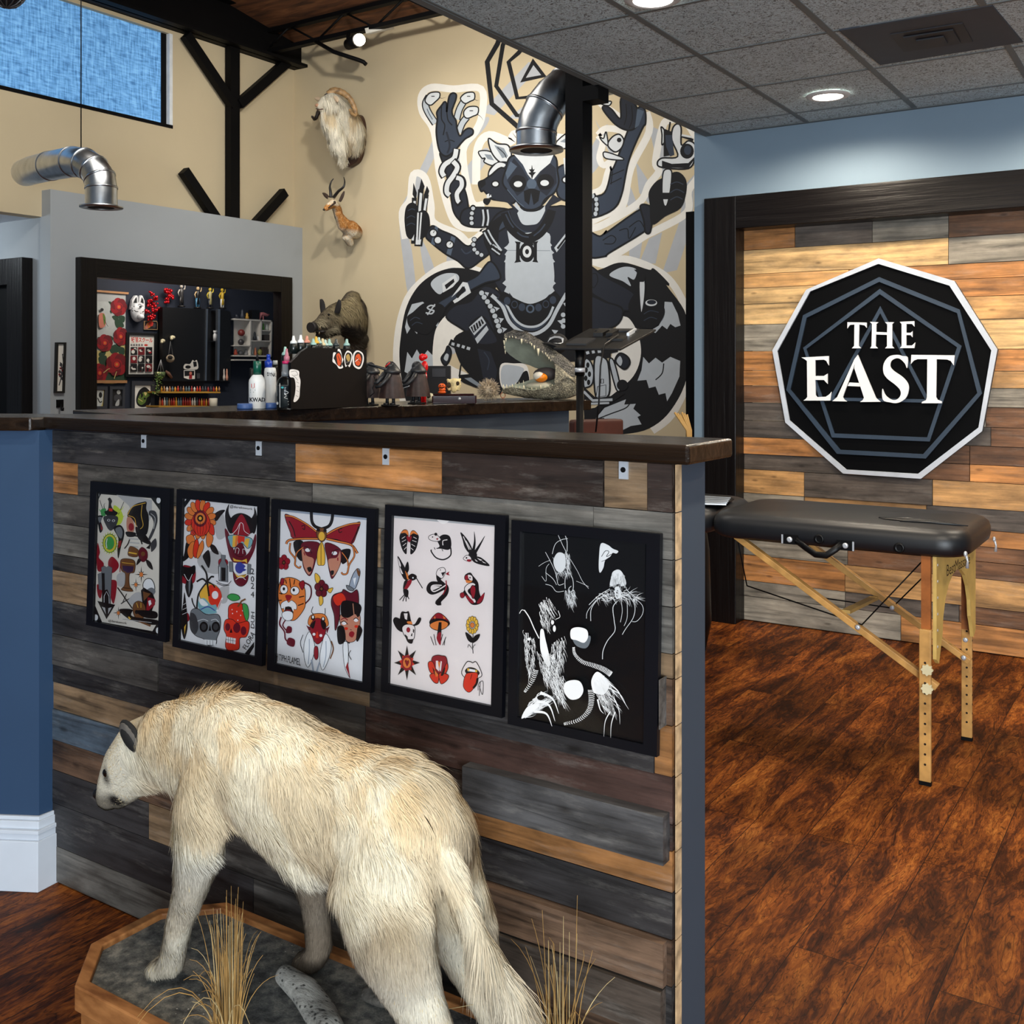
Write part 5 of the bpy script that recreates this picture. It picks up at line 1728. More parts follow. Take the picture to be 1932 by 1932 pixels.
k = NT('grey_dried_earth'); tc = k.n('TexCoord'); n = k.n('TexNoise', i_Vector=tc.outputs['Object'], i_Scale=26.0, i_Detail=9.0, i_Roughness=.75); vo = k.n('TexVoronoi', i_Vector=tc.outputs['Object'], i_Scale=75.0)
sp_ = k.ramp(vo.outputs['Distance'], [(.09, (.6, .57, .5)), (.13, (0, 0, 0))])
c = k.mix(1.0, k.ramp(n.outputs['Fac'], [(.38, (.04, .04, .039)), (.5, (.12, .118, .108)), (.62, (.27, .25, .21))]), k.mix(k.ramp(k.n('TexNoise', i_Vector=tc.outputs['Object'], i_Scale=9.0).outputs['Fac'], [(.58, (0, 0, 0)), (.62, (1, 1, 1))]), (0, 0, 0), sp_), 'ADD')
k.link(c, 'Base Color'); k.b.inputs['Roughness'].default_value = .95; k.link(k.n('Bump', i_Strength=.9, i_Distance=.012, i_Height=n.outputs['Fac']), 'Normal')
so = MB(); nx, ny = 70, 24; rz = random.Random(3)
ins_ = inset(in_, .0)
def inside(x, y):
    r_ = False
    for i in range(8):
        (x1, y1), (x2, y2) = in_[i - 1], in_[i]
        if (y1 > y) != (y2 > y) and x < (x2 - x1) * (y - y1) / (y2 - y1) + x1: r_ = not r_
    return r_
so.prism([(*p, ZBS - .03) for p in in_], (0, 0, .018))
so.build('earth', k.m, bs)

YB = 1.425
def H(x, z, y=YB): return Vector((x, y, z))
TAILP = [onY(812, 1560, 1.42)] + [onY(x, y, 1.395) for x, y in ((842, 1615), (862, 1680), (888, 1740), (920, 1800), (955, 1860), (985, 1905))]
body_c = [
 [(H(-1.075, .59), (.058, .08)), (H(-1.12, .595), (.088, .115)), (H(-1.19, .597), (.108, .127)), (H(-1.29, .598), (.098, .122)), (H(-1.39, .602), (.104, .130)), (H(-1.49, .632), (.104, .120)), (H(-1.585, .640), (.098, .120)), (H(-1.665, .632), (.082, .114)), (H(-1.74, .632), (.068, .090)), (H(-1.81, .624), (.062, .074))],
 # skull and muzzle
 [(H(-1.80, .625), (.056, .066)), (H(-1.862, .598, 1.42), (.060, .064)), (H(-1.905, .555, 1.415), (.052, .054)), (H(-1.937, .510, 1.41), (.039, .039)), (H(-1.958, .474, 1.408), (.030, .027))],
 # jaw line
 [(H(-1.80, .59), (.045, .045)), (H(-1.87, .535, 1.415), (.040, .036)), (H(-1.925, .478, 1.41), (.024, .018))],
 # near foreleg
 [(H(-1.575, .655, 1.375), (.048, .075)), (H(-1.59, .56, 1.352), (.046, .066)), (H(-1.60, .475, 1.345), (.036, .045)), (H(-1.625, .40, 1.350), (.030, .034)), (H(-1.672, .315, 1.362), (.025, .026)), (H(-1.697, .255, 1.37), (.023, .025)), (H(-1.712, .218, 1.374), (.026, .026)), (H(-1.735, .203, 1.378), (.030, .018))],
 # far foreleg, set back
 [(H(-1.545, .65, 1.47), (.046, .07)), (H(-1.53, .52, 1.505), (.044, .055)), (H(-1.505, .42, 1.53), (.034, .038)), (H(-1.487, .32, 1.545), (.026, .028)), (H(-1.482, .24, 1.552), (.025, .026)), (H(-1.50, .206, 1.555), (.034, .022))],
 # near hind leg: thigh, hock behind, shank, paw
 [(H(-1.145, .62, 1.375), (.058, .095)), (H(-1.15, .53, 1.352), (.064, .100)), (H(-1.115, .44, 1.345), (.052, .078)), (H(-1.065, .365, 1.345), (.036, .048)), (H(-1.02, .305, 1.345), (.028, .034)), (H(-1.01, .25, 1.345), (.026, .027)), (H(-1.04, .208, 1.342), (.032, .024))],
 # far hind leg
 [(H(-1.145, .62, 1.465), (.052, .09)), (H(-1.14, .50, 1.49), (.056, .090)), (H(-1.10, .40, 1.51), (.052, .075)), (H(-1.06, .32, 1.515), (.036, .045)), (H(-1.03, .27, 1.515), (.028, .03)), (H(-1.035, .21, 1.515), (.032, .024))],
 # belly
 [(H(-1.29, .535), (.072, .052)), (H(-1.36, .514), (.086, .060)), (H(-1.425, .535), (.076, .052))],
 # tail stump and bone
 [(p, (r, r)) for p, r in zip(TAILP, (.028, .023, .018, .016, .015, .013, .010))],
 # croup bumps
 [(H(-1.165, .69, 1.385), .035), (H(-1.19, .685, 1.46), .035)],
 [(H(-1.60, .71), (.05, .05)), (H(-1.66, .70), (.045, .045))],
]
def toes(m):
    for (x, y) in ((-1.744, 1.352), (-1.755, 1.368), (-1.757, 1.386), (-1.747, 1.403)): m.ball((x, y, .199), (.018, .0095, .014), 10)
    for (x, y) in ((-1.515, 1.53), (-1.525, 1.545), (-1.527, 1.562), (-1.518, 1.578)): m.ball((x, y, .200), (.019, .0095, .015), 10)
    for (x, y) in ((-1.065, 1.315), (-1.075, 1.33), (-1.077, 1.348), (-1.069, 1.364)): m.ball((x, y, .202), (.02, .0095, .016), 10)
M_skin = mat('hyena_hide', (206, 188, 150), .8, vary=.12, scale=30)
hy = organic('hyena', body_c, .0075, M_skin, smooth=5, extra=toes)
tag(hy, 'stuffed pale cream hyena with lowered head standing on the oak plinth', 'hyena')
SPX = np.array([-2.0, -1.05]);
def legmask(P):
    return np.clip((.50 - P[:, 2]) / .10, 0, 1)
def headmask(P):
    return np.clip((-1.80 - P[:, 0]) / .06, 0, 1)
def tailmask(P):
    A = np.array([tuple(p) for p in TAILP[1:]]); d = np.full(len(P), 9.0)
    for i in range(len(A) - 1):
        e = A[i + 1] - A[i]; t = np.clip(((P - A[i]) @ e) / (e @ e), 0, 1); d = np.minimum(d, np.linalg.norm(P - A[i] - t[:, None] * e, axis=1))
    return (d < .024).astype(float)
def flow(P, N):
    f = np.zeros_like(P); lg, hd, tl = legmask(P), headmask(P), tailmask(P)
    f[:, 0] = 1.0; f[:, 2] = -.55 - .9 * np.clip((.72 - P[:, 2]) / .2, 0, 1)
    f[:, 1] = np.sign(P[:, 1] - YB) * .1
    f = f * (1 - lg)[:, None] + np.array([.15, 0, -1.0]) * lg[:, None]
    h = np.stack([.75 * np.ones(len(P)), np.zeros(len(P)), .75 * np.ones(len(P)) - 1.2 * (P[:, 0] > -1.86)], 1)
    f = f * (1 - hd)[:, None] + h * hd[:, None]
    t = np.array([.45, 0, -1.0]); f = f * (1 - tl)[:, None] + t * tl[:, None]
    return f
def hlen(P, N):
    lg, hd, tl = legmask(P), headmask(P), tailmask(P)
    l = .030 + .012 * np.clip((P[:, 2] - .66) / .08, 0, 1) + .010 * noise3(P, 25, 9)
    l = l * (1 - lg) + .013 * lg; l = l * (1 - hd) + (.006 + .008 * np.clip((P[:, 0] + 1.90) / .06, 0, 1)) * hd
    mane = ((P[:, 0] < -1.45) & (P[:, 0] > -1.80) & (P[:, 2] > .70) & (np.abs(P[:, 1] - YB) < .05)); l = np.where(mane, l + .004, l)
    return np.where(tl > 0, np.where(P[:, 2] < .49, .085, .035), l)
def hcol(P, N):
    cream, tawny, gold, brown, grey, dark = L3((232, 221, 195)), L3((204, 178, 136)), L3((220, 188, 136)), L3((136, 114, 84)), L3((188, 184, 172)), L3((70, 62, 54))
    n1, n2, n3 = noise3(P, 34, 1), noise3(P, 70, 2), noise3(P, 26, 3)
    c = cream + (tawny - cream) * np.clip((n1 - .5) * 2.2, 0, .5)[:, None]
    up = np.clip((P[:, 2] - .60) / .1, 0, 1)
    c = c + (gold - c) * (np.clip((n2 - .55) * 2.4, 0, .5) * up)[:, None]
    c = c + (brown - c) * (np.clip((n3 - .62) * 4, 0, .62) * (1 - up * .7))[:, None]
    lg = legmask(P); c = c + (grey - c) * (lg * .55)[:, None]
    hd = headmask(P); c = c + (grey * .95 - c) * (hd * .6)[:, None]
    mz = np.clip((.515 - P[:, 2]) / .03, 0, 1) * (P[:, 0] < -1.90); c = c + (dark * .7 - c) * (mz * .75)[:, None]
    bel = np.clip((.53 - P[:, 2]) / .05, 0, 1) * (P[:, 0] < -1.25) * (1 - lg) * (1 - hd); c = c + (L3((214, 214, 206)) - c) * (bel * .7)[:, None]
    far = ((P[:, 1] > 1.49) & (P[:, 2] < .5) & (P[:, 0] < -1.3)).astype(float); c = c + (L3((84, 68, 54)) - c) * (far * .85)[:, None]  # far foreleg: its shade is put into the fur colour
    pm = np.array(tuple(onY(214, 1514, 1.38))); mo = np.exp(-(((P - pm) / np.array([.020, .05, .013])) ** 2).sum(1)); c = c + (L3((20, 18, 18)) - c) * np.clip(mo * 1.5, 0, 1)[:, None]
    pe = np.array(tuple(onY(203, 1462, 1.372))); mo = np.exp(-(((P - pe) / np.array([.011, .05, .02])) ** 2).sum(1)); c = c + (L3((40, 36, 34)) - c) * np.clip(mo * 1.1, 0, .9)[:, None]
    tl = tailmask(P) * np.clip((.40 - P[:, 2]) / .08, 0, 1); c = c + (dark - c) * (tl * np.where(n2 > .5, .7, .1))[:, None]
    return c
def fmask(P): return 1 + 3.0 * tailmask(P) + 3.5 * headmask(P) + 6.0 * (P[:, 0] < -1.90) + 1.2 * legmask(P) + 2.0 * ((P[:, 1] > 1.49) & (P[:, 2] < .52) & (P[:, 0] < -1.35))
fur(hy, 190000, hlen, flow, hcol, .0019, 'fur', M_fur, hy, lift=lambda P: .30 - .20 * headmask(P), seed=4, clump=.55, mask=fmask)
def mmask(P): return ((P[:, 0] < -1.62) & (P[:, 0] > -1.74) & (P[:, 2] > .71) & (np.abs(P[:, 1] - YB) < .04)).astype(float)
fur(hy, 420, lambda P, N: np.full(len(P), .040), lambda P, N: np.tile(np.array([.6, .1, .5]), (len(P), 1)), hcol, .0013, 'mane', M_fur, hy, lift=.9, seed=8, mask=mmask, droop=.05)
# ears, eyes, nose, mouth
def ear(m, base, tip, w, cup, out):
    """cupped leaf: base and tip points, width, cup depth vector"""
    base, tip, cup, out = Vector(base), Vector(tip), Vector(cup), Vector(out); d = tip - base; s = d.cross(cup).normalized(); n_ = 9; k_ = 8
    for layer in (0, 1):
        o = len(m.v)
        for i in range(n_ + 1):
            u = i / n_; ww = w * (math.sin(math.pi * (.14 + u * .84)) ** .55)
            for j in range(k_ + 1):
                v = j / k_ * 2 - 1
                p = base + d * u + s * (v * ww) - cup * ((1 - v * v) * (1 - u * .5)) + cup * (.12 * layer)
                m.v.append(tuple(p))
        for i in range(n_):
            for j in range(k_):
                f = [o + i * (k_ + 1) + j, o + i * (k_ + 1) + j + 1, o + (i + 1) * (k_ + 1) + j + 1, o + (i + 1) * (k_ + 1) + j]
                m.cur = layer; m.smooth = True; m.face(f if layer else f[::-1])
    m.cur = 0; m.smooth = False
M_ear = mat('ear_dark_hide', (12, 12, 13), .85, vary=.2, scale=60); M_ear2 = mat('ear_inner_hide', (84, 80, 76), .85, vary=.2, scale=60)
def hear(c, tip, face, s=1.0):
    """thick rounded ear: outer shell, pale fringe and dark hollow"""
    A_ = (tip - c).normalized(); F_ = (face - A_ * face.dot(A_)).normalized(); B_ = A_.cross(F_); R_ = Matrix((B_, F_, A_)).transposed()
    e = MB(); e.smooth = True; e.ball(c, (.0245 * s, .0105 * s, .041 * s), 20, M=R_); o = e.build('ear', M_ear, hy, label='dark grey rounded ear')
    e = MB(); e.smooth = True; e.ball(c + F_ * .0052 * s, (.0205 * s, .0085 * s, .036 * s), 18, M=R_); e.build('fringe', M_ear2, o)
    e = MB(); e.smooth = True; e.ball(c + F_ * .0088 * s - A_ * .003, (.0150 * s, .0072 * s, .029 * s), 18, M=R_); e.build('hollow', M_ear, o)
ec = onY(248, 1390, 1.368); hear(ec, onY(222, 1350, 1.366), (-RGT * .7 - FWD * .75))
hear(H(-1.895, .63, 1.478), H(-1.93, .66, 1.492), Vector((-.9, -.2, .3)), .85)
p = onY(203, 1457, 1.372); e = MB(); e.ball(p, .0105, 12); e.build('eye', M_eye, hy, label='black glass eye')
e = MB(); e.ball(H(-1.90, .56, 1.462), .0085, 12); e.build('eye', M_eye, hy, label='black glass eye')
e = MB(); e.ball(H(-1.978, .485, 1.405), (.014, .020, .014), 14); e.build('nose', mat('black_nose_leather', (16, 14, 14), .4), hy, label='black nose')
# tufts of dried grass, driftwood, leaf and rock on the base
M_straw = mat('dry_straw', (168, 130, 72), .8, vary=.2, scale=25)
M_straw2 = mat('pale_dry_straw', (196, 172, 122), .8, vary=.2, scale=25)
def grass(name, label, cx, cy, n, h, spread, seed, rad=.02):
    r = random.Random(seed); m = MB(); o = m
    for i in range(n):
        a = r.uniform(0, 6.28); rr = rad * math.sqrt(r.random()); b = Vector((cx + rr * math.cos(a), cy + rr * math.sin(a), ZBS - .014))
        hh = h * r.uniform(.55, 1.1); le = spread * (r.random() ** 2.2) * r.choice((1, 1, 1.8)); a2 = a + r.uniform(-.8, .8)
        m.cur = 0 if r.random() < .75 else 1
        P = [b + Vector((math.cos(a2) * le * u ** 1.7, math.sin(a2) * le * u ** 1.7, hh * u * (1 - .42 * le / spread * u * u))) for u in [q / 8 for q in range(9)]]
        P = [Vector((p.x, min(p.y, 1.665), p.z)) for p in P]
        m.tube(P, [.0015 * (1 - .75 * q / 8) for q in range(9)], 4, cap=False)
    return tag(m.build(name, [M_straw, M_straw2]), label, 'grass tuft', 'dry grass tufts on the plinth')
gp = bz_(430, 1960); grass('grass_tuft', 'thick upright tuft of dry straw grass beside the hyena front paw', gp.x, gp.y, 95, .27, .085, 5, .024)
gp = bz_(985, 1990); grass('grass_tuft', 'loose tuft of dry straw grass behind the hyena tail', -.93, 1.575, 42, .28, .17, 8, .03)
k = NT('grey_driftwood'); tc = k.n('TexCoord'); n = k.n('TexNoise', i_Vector=k.n('Mapping', i_Vector=tc.outputs['Object'], i_Rotation=(0, 0, .9), i_Scale=(18, 60, 40)), i_Scale=1.0, i_Detail=8.0, i_Roughness=.7)
vo = k.n('TexVoronoi', i_Vector=k.n('Mapping', i_Vector=tc.outputs['Object'], i_Scale=(60, 95, 80)), i_Scale=1.0)
k.link(k.mix(1.0, k.ramp(n.outputs['Fac'], [(.36, (.07, .065, .06)), (.46, (.32, .31, .28)), (.7, (.50, .48, .43))]), k.ramp(vo.outputs['Distance'], [(.16, (.12,) * 3), (.30, (1,) * 3)]), 'MULTIPLY'), 'Base Color'); k.b.inputs['Roughness'].default_value = .9; k.link(k.n('Bump', i_Strength=1.0, i_Distance=.01, i_Height=n.outputs['Fac']), 'Normal')
def lumpy(path, rads, seed):
    r = random.Random(seed); return [(Vector(p), (a * r.uniform(.82, 1.2), b * r.uniform(.8, 1.2))) for p, (a, b) in zip(path, rads)]
g0, g1, g2, g3 = bz_(535, 1838, ZBS + .01), bz_(575, 1870, ZBS + .01), bz_(600, 1905, ZBS + .01), bz_(625, 1950, ZBS + .01)
lg_ = organic('driftwood_log', [lumpy([g0, g1, g2, g3, g3 + (g3 - g2) * .6], [(.022, .018), (.029, .024), (.03, .024), (.032, .026), (.026, .02)], 3)], .005, k.m, 2)
tag(lg_, 'pitted grey driftwood log lying beside the hyena far front paw', 'driftwood')
g0, g1 = bz_(700, 1870, ZBS + .01), bz_(760, 1890, ZBS + .01)
rk = organic('flat_rock', [lumpy([g0, (g0 + g1) / 2, g1], [(.026, .012), (.034, .014), (.026, .01)], 6)], .006, mat('grey_rock', (78, 74, 68), .9, vary=.25, scale=60, bump=.6), 2); tag(rk, 'low grey rock on the plinth behind the driftwood log', 'rock')
g0, g1 = bz_(313, 1752, ZBS), bz_(334, 1762, ZBS)
m = MB(); d = g1 - g0; s_ = Vector((-d.y, d.x, 0)) * .3
m.smooth = True; N_ = 6
for i in range(N_ + 1):
    u = i / N_; w_ = math.sin(math.pi * u) * .9 + .05
    for v in (-1, 0, 1): m.v.append(tuple(g0 + d * u + s_ * v * w_ + Vector((0, 0, .008 * abs(v) + .006 * math.sin(u * 5) - .006))))
for i in range(N_):
    for j in (0, 1): m.face([i * 3 + j, i * 3 + j + 1, i * 3 + j + 4, i * 3 + j + 3])
lf = m.build('dry_leaf', mat('dead_leaf', (150, 132, 100), .8, vary=.2, scale=80)); tag(lf, 'small curled dry leaf on the grey earth behind the front paw', 'leaf')
q = lf.modifiers.new('s', 'SOLIDIFY'); q.thickness = .001
# ================================================================ WALL MOUNTED TAXIDERMY
def zt(x, y, Y): return onY(520 + x / 4.025, y / 4.025, Y)
def horn(path, r0, r1, parent, name, m, lab=None, n=10):
    q = len(path); mb = MB(); pts_ = []; 
    for i in range(q - 1):
        for k in range(4): 
            t = k / 4; p0, p1, p2, p3 = path[max(i - 1, 0)], path[i], path[i + 1], path[min(i + 2, q - 1)]
            pts_.append(.5 * (2 * p1 + (p2 - p0) * t + (2 * p0 - 5 * p1 + 4 * p2 - p3) * t * t + (3 * p1 - p0 - 3 * p2 + p3) * t ** 3))
    pts_.append(path[-1]); L = len(pts_)
    mb.tube(pts_, [r0 + (r1 - r0) * i / (L - 1) + (.0035 if i % 2 and r0 > .03 else 0) for i in range(L)], n)
    return mb.build(name, m, parent, label=lab)
# goat
gt = thing('goat_mount', 'white long haired goat shoulder mount with curling tan horns high on the tan wall', 'taxidermy mount', tuple(zt(600, 1000, 7.95)), 'animal mounts on the tan wall')
MB().prism([zt(x, y, 7.93) for x, y in cr([(530, 1250), (560, 1000), (610, 880), (640, 880), (660, 960), (655, 1100), (630, 1200), (590, 1245)])], (0, .06, 0)).build('plaque', mat('plaque_wood', (60, 32, 22), .4), gt, bevel=.006, label='dark brown wooden plaque')
g1 = organic('body', [[(zt(580, 1080, 7.86), .115), (zt(560, 980, 7.78), .135), (zt(515, 880, 7.68), .115), (zt(470, 805, 7.58), .09), (zt(425, 765, 7.5), .082), (zt(375, 780, 7.43), .062), (zt(332, 815, 7.38), .04)],
  [(zt(400, 850, 7.5), .055), (zt(440, 980, 7.56), .085), (zt(485, 1100, 7.62), .08), (zt(505, 1190, 7.66), .04)], [(zt(360, 850, 7.42), .03), (zt(375, 940, 7.45), .03)]], .014, mat('white_hide', (214, 206, 186), .8), 4)
attach(g1, gt)
cg = lambda P, N: L3((240, 234, 216)) + (L3((206, 176, 120)) - L3((240, 234, 216))) * np.clip((noise3(P, 18, 4) - .55) * 2, 0, .6)[:, None]
fur(g1, 9000, lambda P, N: np.where(P[:, 0] < zt(420, 800, 7.5).x, np.where(P[:, 2] > zt(0, 840, 7.5).z, .02, .09), np.where(P[:, 2] > zt(0, 790, 7.5).z, .03, .11)), lambda P, N: np.tile(np.array([.25, .1, -1.0]), (len(P), 1)), cg, .009, 'coat', M_fur, gt, lift=.25, seed=3, droop=.3, normal_mix=.65, mask=lambda P: (np.linalg.norm(P - np.array(zt(335, 800, 7.38)), axis=1) > .075).astype(float))
M_horn = mat('tan_horn', (168, 134, 92), .5, vary=.3, scale=30)
horn([zt(405, 720, 7.5), zt(440, 690, 7.52), zt(500, 700, 7.56), zt(560, 745, 7.6), zt(600, 820, 7.64), zt(605, 870, 7.64), zt(580, 865, 7.6), zt(565, 830, 7.56)], .036, .012, gt, 'horn', M_horn)
horn([zt(400, 730, 7.62), zt(370, 760, 7.72), zt(330, 840, 7.8), zt(300, 905, 7.78), zt(275, 882, 7.72)], .034, .008, gt, 'horn', mat('dark_horn', (52, 44, 40), .5))
m = MB(); ear(m, zt(350, 760, 7.48), zt(298, 745, 7.5), .022, (0, .02, 0), (0, 0, 0)); m.build('ear', [mat('pale_ear', (214, 190, 160), .8), mat('pale_ear', (214, 190, 160), .8)], gt)
m = MB(); ear(m, zt(450, 735, 7.45), zt(475, 775, 7.42), .022, (0, .02, 0), (0, 0, 0)); m.build('ear', [MATS['pale_ear'], MATS['pale_ear']], gt)
m = MB(); m.ball(zt(385, 762, 7.405), .014, 10); m.build('eye', mat('amber_glass_eye', (70, 44, 20), .1), gt)
m = MB(); m.ball(zt(316, 800, 7.36), (.026, .02, .018), 10); m.build('nose', mat('pink_grey_nose', (196, 150, 120), .6), gt, label='pinkish nose')
m = MB(); m.tube([zt(308, 826, 7.355), zt(335, 832, 7.34), zt(360, 828, 7.36)], .005, 6); m.build('mouth', mat('dark_mouth_line', (90, 60, 50), .7), gt)

# springbok
sb = thing('springbok_mount', 'slender brown and white springbok shoulder mount with dark lyre horns below the goat', 'taxidermy mount', tuple(zt(600, 1800, 7.98)), 'animal mounts on the tan wall')
s1 = organic('body', [[(zt(610, 1765, 7.955), .07), (zt(570, 1740, 7.82), .085), (zt(520, 1705, 7.72), .064), (zt(480, 1640, 7.64), .044), (zt(462, 1575, 7.57), .044), (zt(435, 1545, 7.52), .046), (zt(405, 1565, 7.46), .032), (zt(376, 1588, 7.42), .02)],
  [(zt(540, 1790, 7.8), .05), (zt(570, 1850, 7.88), .035)], [(zt(470, 1620, 7.58), .03), (zt(510, 1720, 7.68), .05)]], .010, mat('springbok_hide', (216, 176, 124), .8), 3)
attach(s1, sb)
def csb(P, N):
    br, wh, dk = L3((182, 122, 62)), L3((236, 226, 204)), L3((70, 44, 30))
    hd = (P[:, 2] > zt(0, 1605, 7.5).z); lowf = np.clip((-N[:, 0] * .7 - N[:, 2] * .6 - .1) * 2.2, 0, 1)
    c = br + (wh - br) * np.maximum(np.where(hd, .85, lowf), np.clip((zt(0, 1790, 7.8).z - P[:, 2]) / .04, 0, 1))[:, None]
    return c
fur(s1, 9000, lambda P, N: np.full(len(P), .018), lambda P, N: np.tile(np.array([.4, .3, -1.0]), (len(P), 1)), csb, .007, 'coat', M_fur, sb, lift=.15, seed=5, droop=.1, normal_mix=.8)
M_dh = mat('black_horn', (24, 22, 24), .45, vary=.2, scale=40)
horn([zt(420, 1500, 7.52), zt(418, 1460, 7.52), zt(412, 1420, 7.53), zt(422, 1380, 7.55), zt(440, 1356, 7.56)], .017, .004, sb, 'horn', M_dh, n=8)
horn([zt(442, 1498, 7.5), zt(475, 1455, 7.48), zt(515, 1420, 7.48), zt(525, 1380, 7.5), zt(518, 1346, 7.52)], .017, .004, sb, 'horn', M_dh, n=8)
for (a, b) in (((405, 1505, 7.54), (358, 1466, 7.56)), ((488, 1530, 7.5), (522, 1452, 7.5))):
    m = MB(); ear(m, zt(*a), zt(*b), .02, (0, .018, 0), (0, 0, 0)); m.build('ear', [mat('brown_ear', (60, 44, 36), .8), mat('ear_shadow_hide', (40, 32, 30), .8)], sb)
m = MB(); m.ball(zt(448, 1535, 7.47), .013, 10); m.build('eye', M_eye, sb)
m = MB(); m.tube([zt(455, 1538, 7.465), zt(425, 1560, 7.43), zt(400, 1580, 7.405)], [.010, .009, .006], 6); m.build('cheek_stripe', mat('dark_cheek', (54, 34, 24), .8), sb)
m = MB(); m.ball(zt(368, 1592, 7.41), (.014, .014, .012), 8); m.build('nose', M_eye, sb)

# boar
def zb(x, y, Y): return onY(450 + x / 7.43, 540 + y / 7.43, Y)
br_ = thing('boar_mount', 'grizzled grey brown wild boar shoulder mount with open mouth low on the tan wall', 'taxidermy mount', tuple(zb(1650, 500, 7.98)), 'animal mounts on the tan wall')
b1 = organic('body', [[(zb(1690, 520, 7.92), (.09, .22)), (zb(1640, 480, 7.82), (.12, .24)), (zb(1560, 440, 7.7), (.13, .21)), (zb(1450, 440, 7.58), (.14, .165)), (zb(1330, 440, 7.46), (.115, .125)), (zb(1230, 480, 7.37), (.085, .09)), (zb(1130, 545, 7.28), (.06, .06)), (zb(1040, 575, 7.2), (.044, .044))],
   [(zb(1600, 160, 7.78), .075), (zb(1560, 220, 7.7), .08)], [(zb(1330, 580, 7.44), .075), (zb(1200, 660, 7.33), .045), (zb(1110, 700, 7.26), .03)], [(zb(1650, 700, 7.85), .12), (zb(1640, 830, 7.86), .1)]], .013, mat('boar_hide', (70, 60, 50), .85), 3)
attach(b1, br_)
def cbo(P, N):
    a, b, c_, l = L3((150, 136, 104)), L3((78, 70, 62)), L3((34, 30, 30)), L3((196, 184, 152))
    n = noise3(P, 16, 2); c = a + (b - a) * np.clip((n - .4) * 2, 0, 1)[:, None]
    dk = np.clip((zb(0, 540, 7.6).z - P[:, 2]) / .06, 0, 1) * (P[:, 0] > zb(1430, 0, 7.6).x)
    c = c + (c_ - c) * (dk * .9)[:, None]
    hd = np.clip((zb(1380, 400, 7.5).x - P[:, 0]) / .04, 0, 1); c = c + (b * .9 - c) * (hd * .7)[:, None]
    ck = np.exp(-((P - np.array(zb(1370, 600, 7.36))) ** 2).sum(1) / .005); c = c + (l - c) * (ck * .9)[:, None]
    ck = np.exp(-((P - np.array(zb(1140, 490, 7.24))) ** 2).sum(1) / .0025); c = c + (l - c) * (ck * .7)[:, None]
    return c
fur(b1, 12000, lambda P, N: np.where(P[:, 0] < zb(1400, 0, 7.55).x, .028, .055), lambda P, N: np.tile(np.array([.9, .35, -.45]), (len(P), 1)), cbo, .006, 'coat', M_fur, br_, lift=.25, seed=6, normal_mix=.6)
for (a, b) in (((1195, 370, 7.42), (1160, 185, 7.44)), ((1385, 370, 7.4), (1422, 190, 7.38))):
    m = MB(); ear(m, zb(*a), zb(*b), .045, (.01, .03, 0), (0, 0, 0)); m.build('ear', [mat('boar_ear', (30, 27, 28), .85), mat('boar_ear', (30, 27, 28), .85)], br_)
m = MB(); m.tube([zb(1060, 575, 7.2), zb(1010, 580, 7.15)], [.048, .05], 14); m.build('snout_disc', mat('boar_snout', (34, 30, 30), .6), br_)
m = MB(); m.ball(zb(1265, 400, 7.29), .012, 10); m.build('eye', M_eye, br_)
m = MB(); m.ball(zb(1150, 640, 7.25), (.06, .04, .022), 12); m.build('mouth', mat('dark_mouth', (20, 12, 12), .6), br_)
for (a, b) in (((1140, 600, 7.2), (1148, 555, 7.17)), ((1070, 655, 7.19), (1066, 615, 7.18)), ((1130, 665, 7.2), (1135, 640, 7.18))):
    m = MB(); m.tube([zb(*a), zb(*b)], [.008, .002], 7); m.build('tusk', mat('ivory', (226, 214, 180), .4), br_)
# ================================================================ DUCTS, LAMPS AND CEILING FITTINGS
k = NT('galvanised_steel'); tc = k.n('TexCoord'); n = k.n('TexNoise', i_Vector=tc.outputs['Object'], i_Scale=9.0, i_Detail=4.0)
k.link(k.ramp(n.outputs['Fac'], [(.3, (.42, .45, .48)), (.7, (.68, .70, .72))]), 'Base Color'); k.b.inputs['Metallic'].default_value = 1; k.link(k.n('MapRange', i_0=n.outputs['Fac'], i_3=.22, i_4=.38), 'Roughness')
M_galv = k.m
M_hole = mat('duct_inside', (20, 20, 22), .7)
def duct(label, path, r, seams, flange=1.35):
    root = thing('exhaust_duct', label, 'duct', tuple(path[0]), 'round galvanised ducts')
    m = MB(); m.smooth = True; m.tube(path, r, 28, cap=False); m.build('pipe', M_galv, root)
    for i in seams:
        a, b = path[max(i - 1, 0)], path[min(i + 1, len(path) - 1)]; d = (b - a).normalized(); q = MB(); q.smooth = True
        q.tube([path[i] - d * .006, path[i] + d * .006], r * 1.035, 28); q.build('seam_ring', M_galv, root)
    d = (path[1] - path[0]).normalized(); q = MB(); q.smooth = True
    q.lathe([(r * .8, -.004), (r * flange, -.004), (r * flange, .006), (r * 1.0, .012)], n=32, M=Matrix.Translation(path[0]), cap=False)
    f = q.build('flange', M_galv, root)
    q = MB(); q.lathe([(r * .78, .0), (r * .78, .005)], n=28, M=Matrix.Translation(path[0])); q.build('throat', M_hole, f)
    return root
def dp(l): return [at(*p) for p in l]
pd = dp([(1012, 283, 5.0), (1012, 250, 5.0), (1016, 228, 5.0), (1027, 204, 5.0), (1044, 182, 5.02), (1066, 164, 5.06), (1095, 152, 5.12), (1160, 140, 5.3)])
duct('wide galvanised duct elbow hanging open in front of the mural face', pd, .096, [1, 3, 5, 6])
pd = dp([(191, 391, 6.85), (191, 355, 6.85), (188, 336, 6.86), (177, 319, 6.88), (160, 308, 6.92), (138, 305, 7.0), (95, 313, 7.3), (62, 321, 7.6), (48, 326, 7.9)])
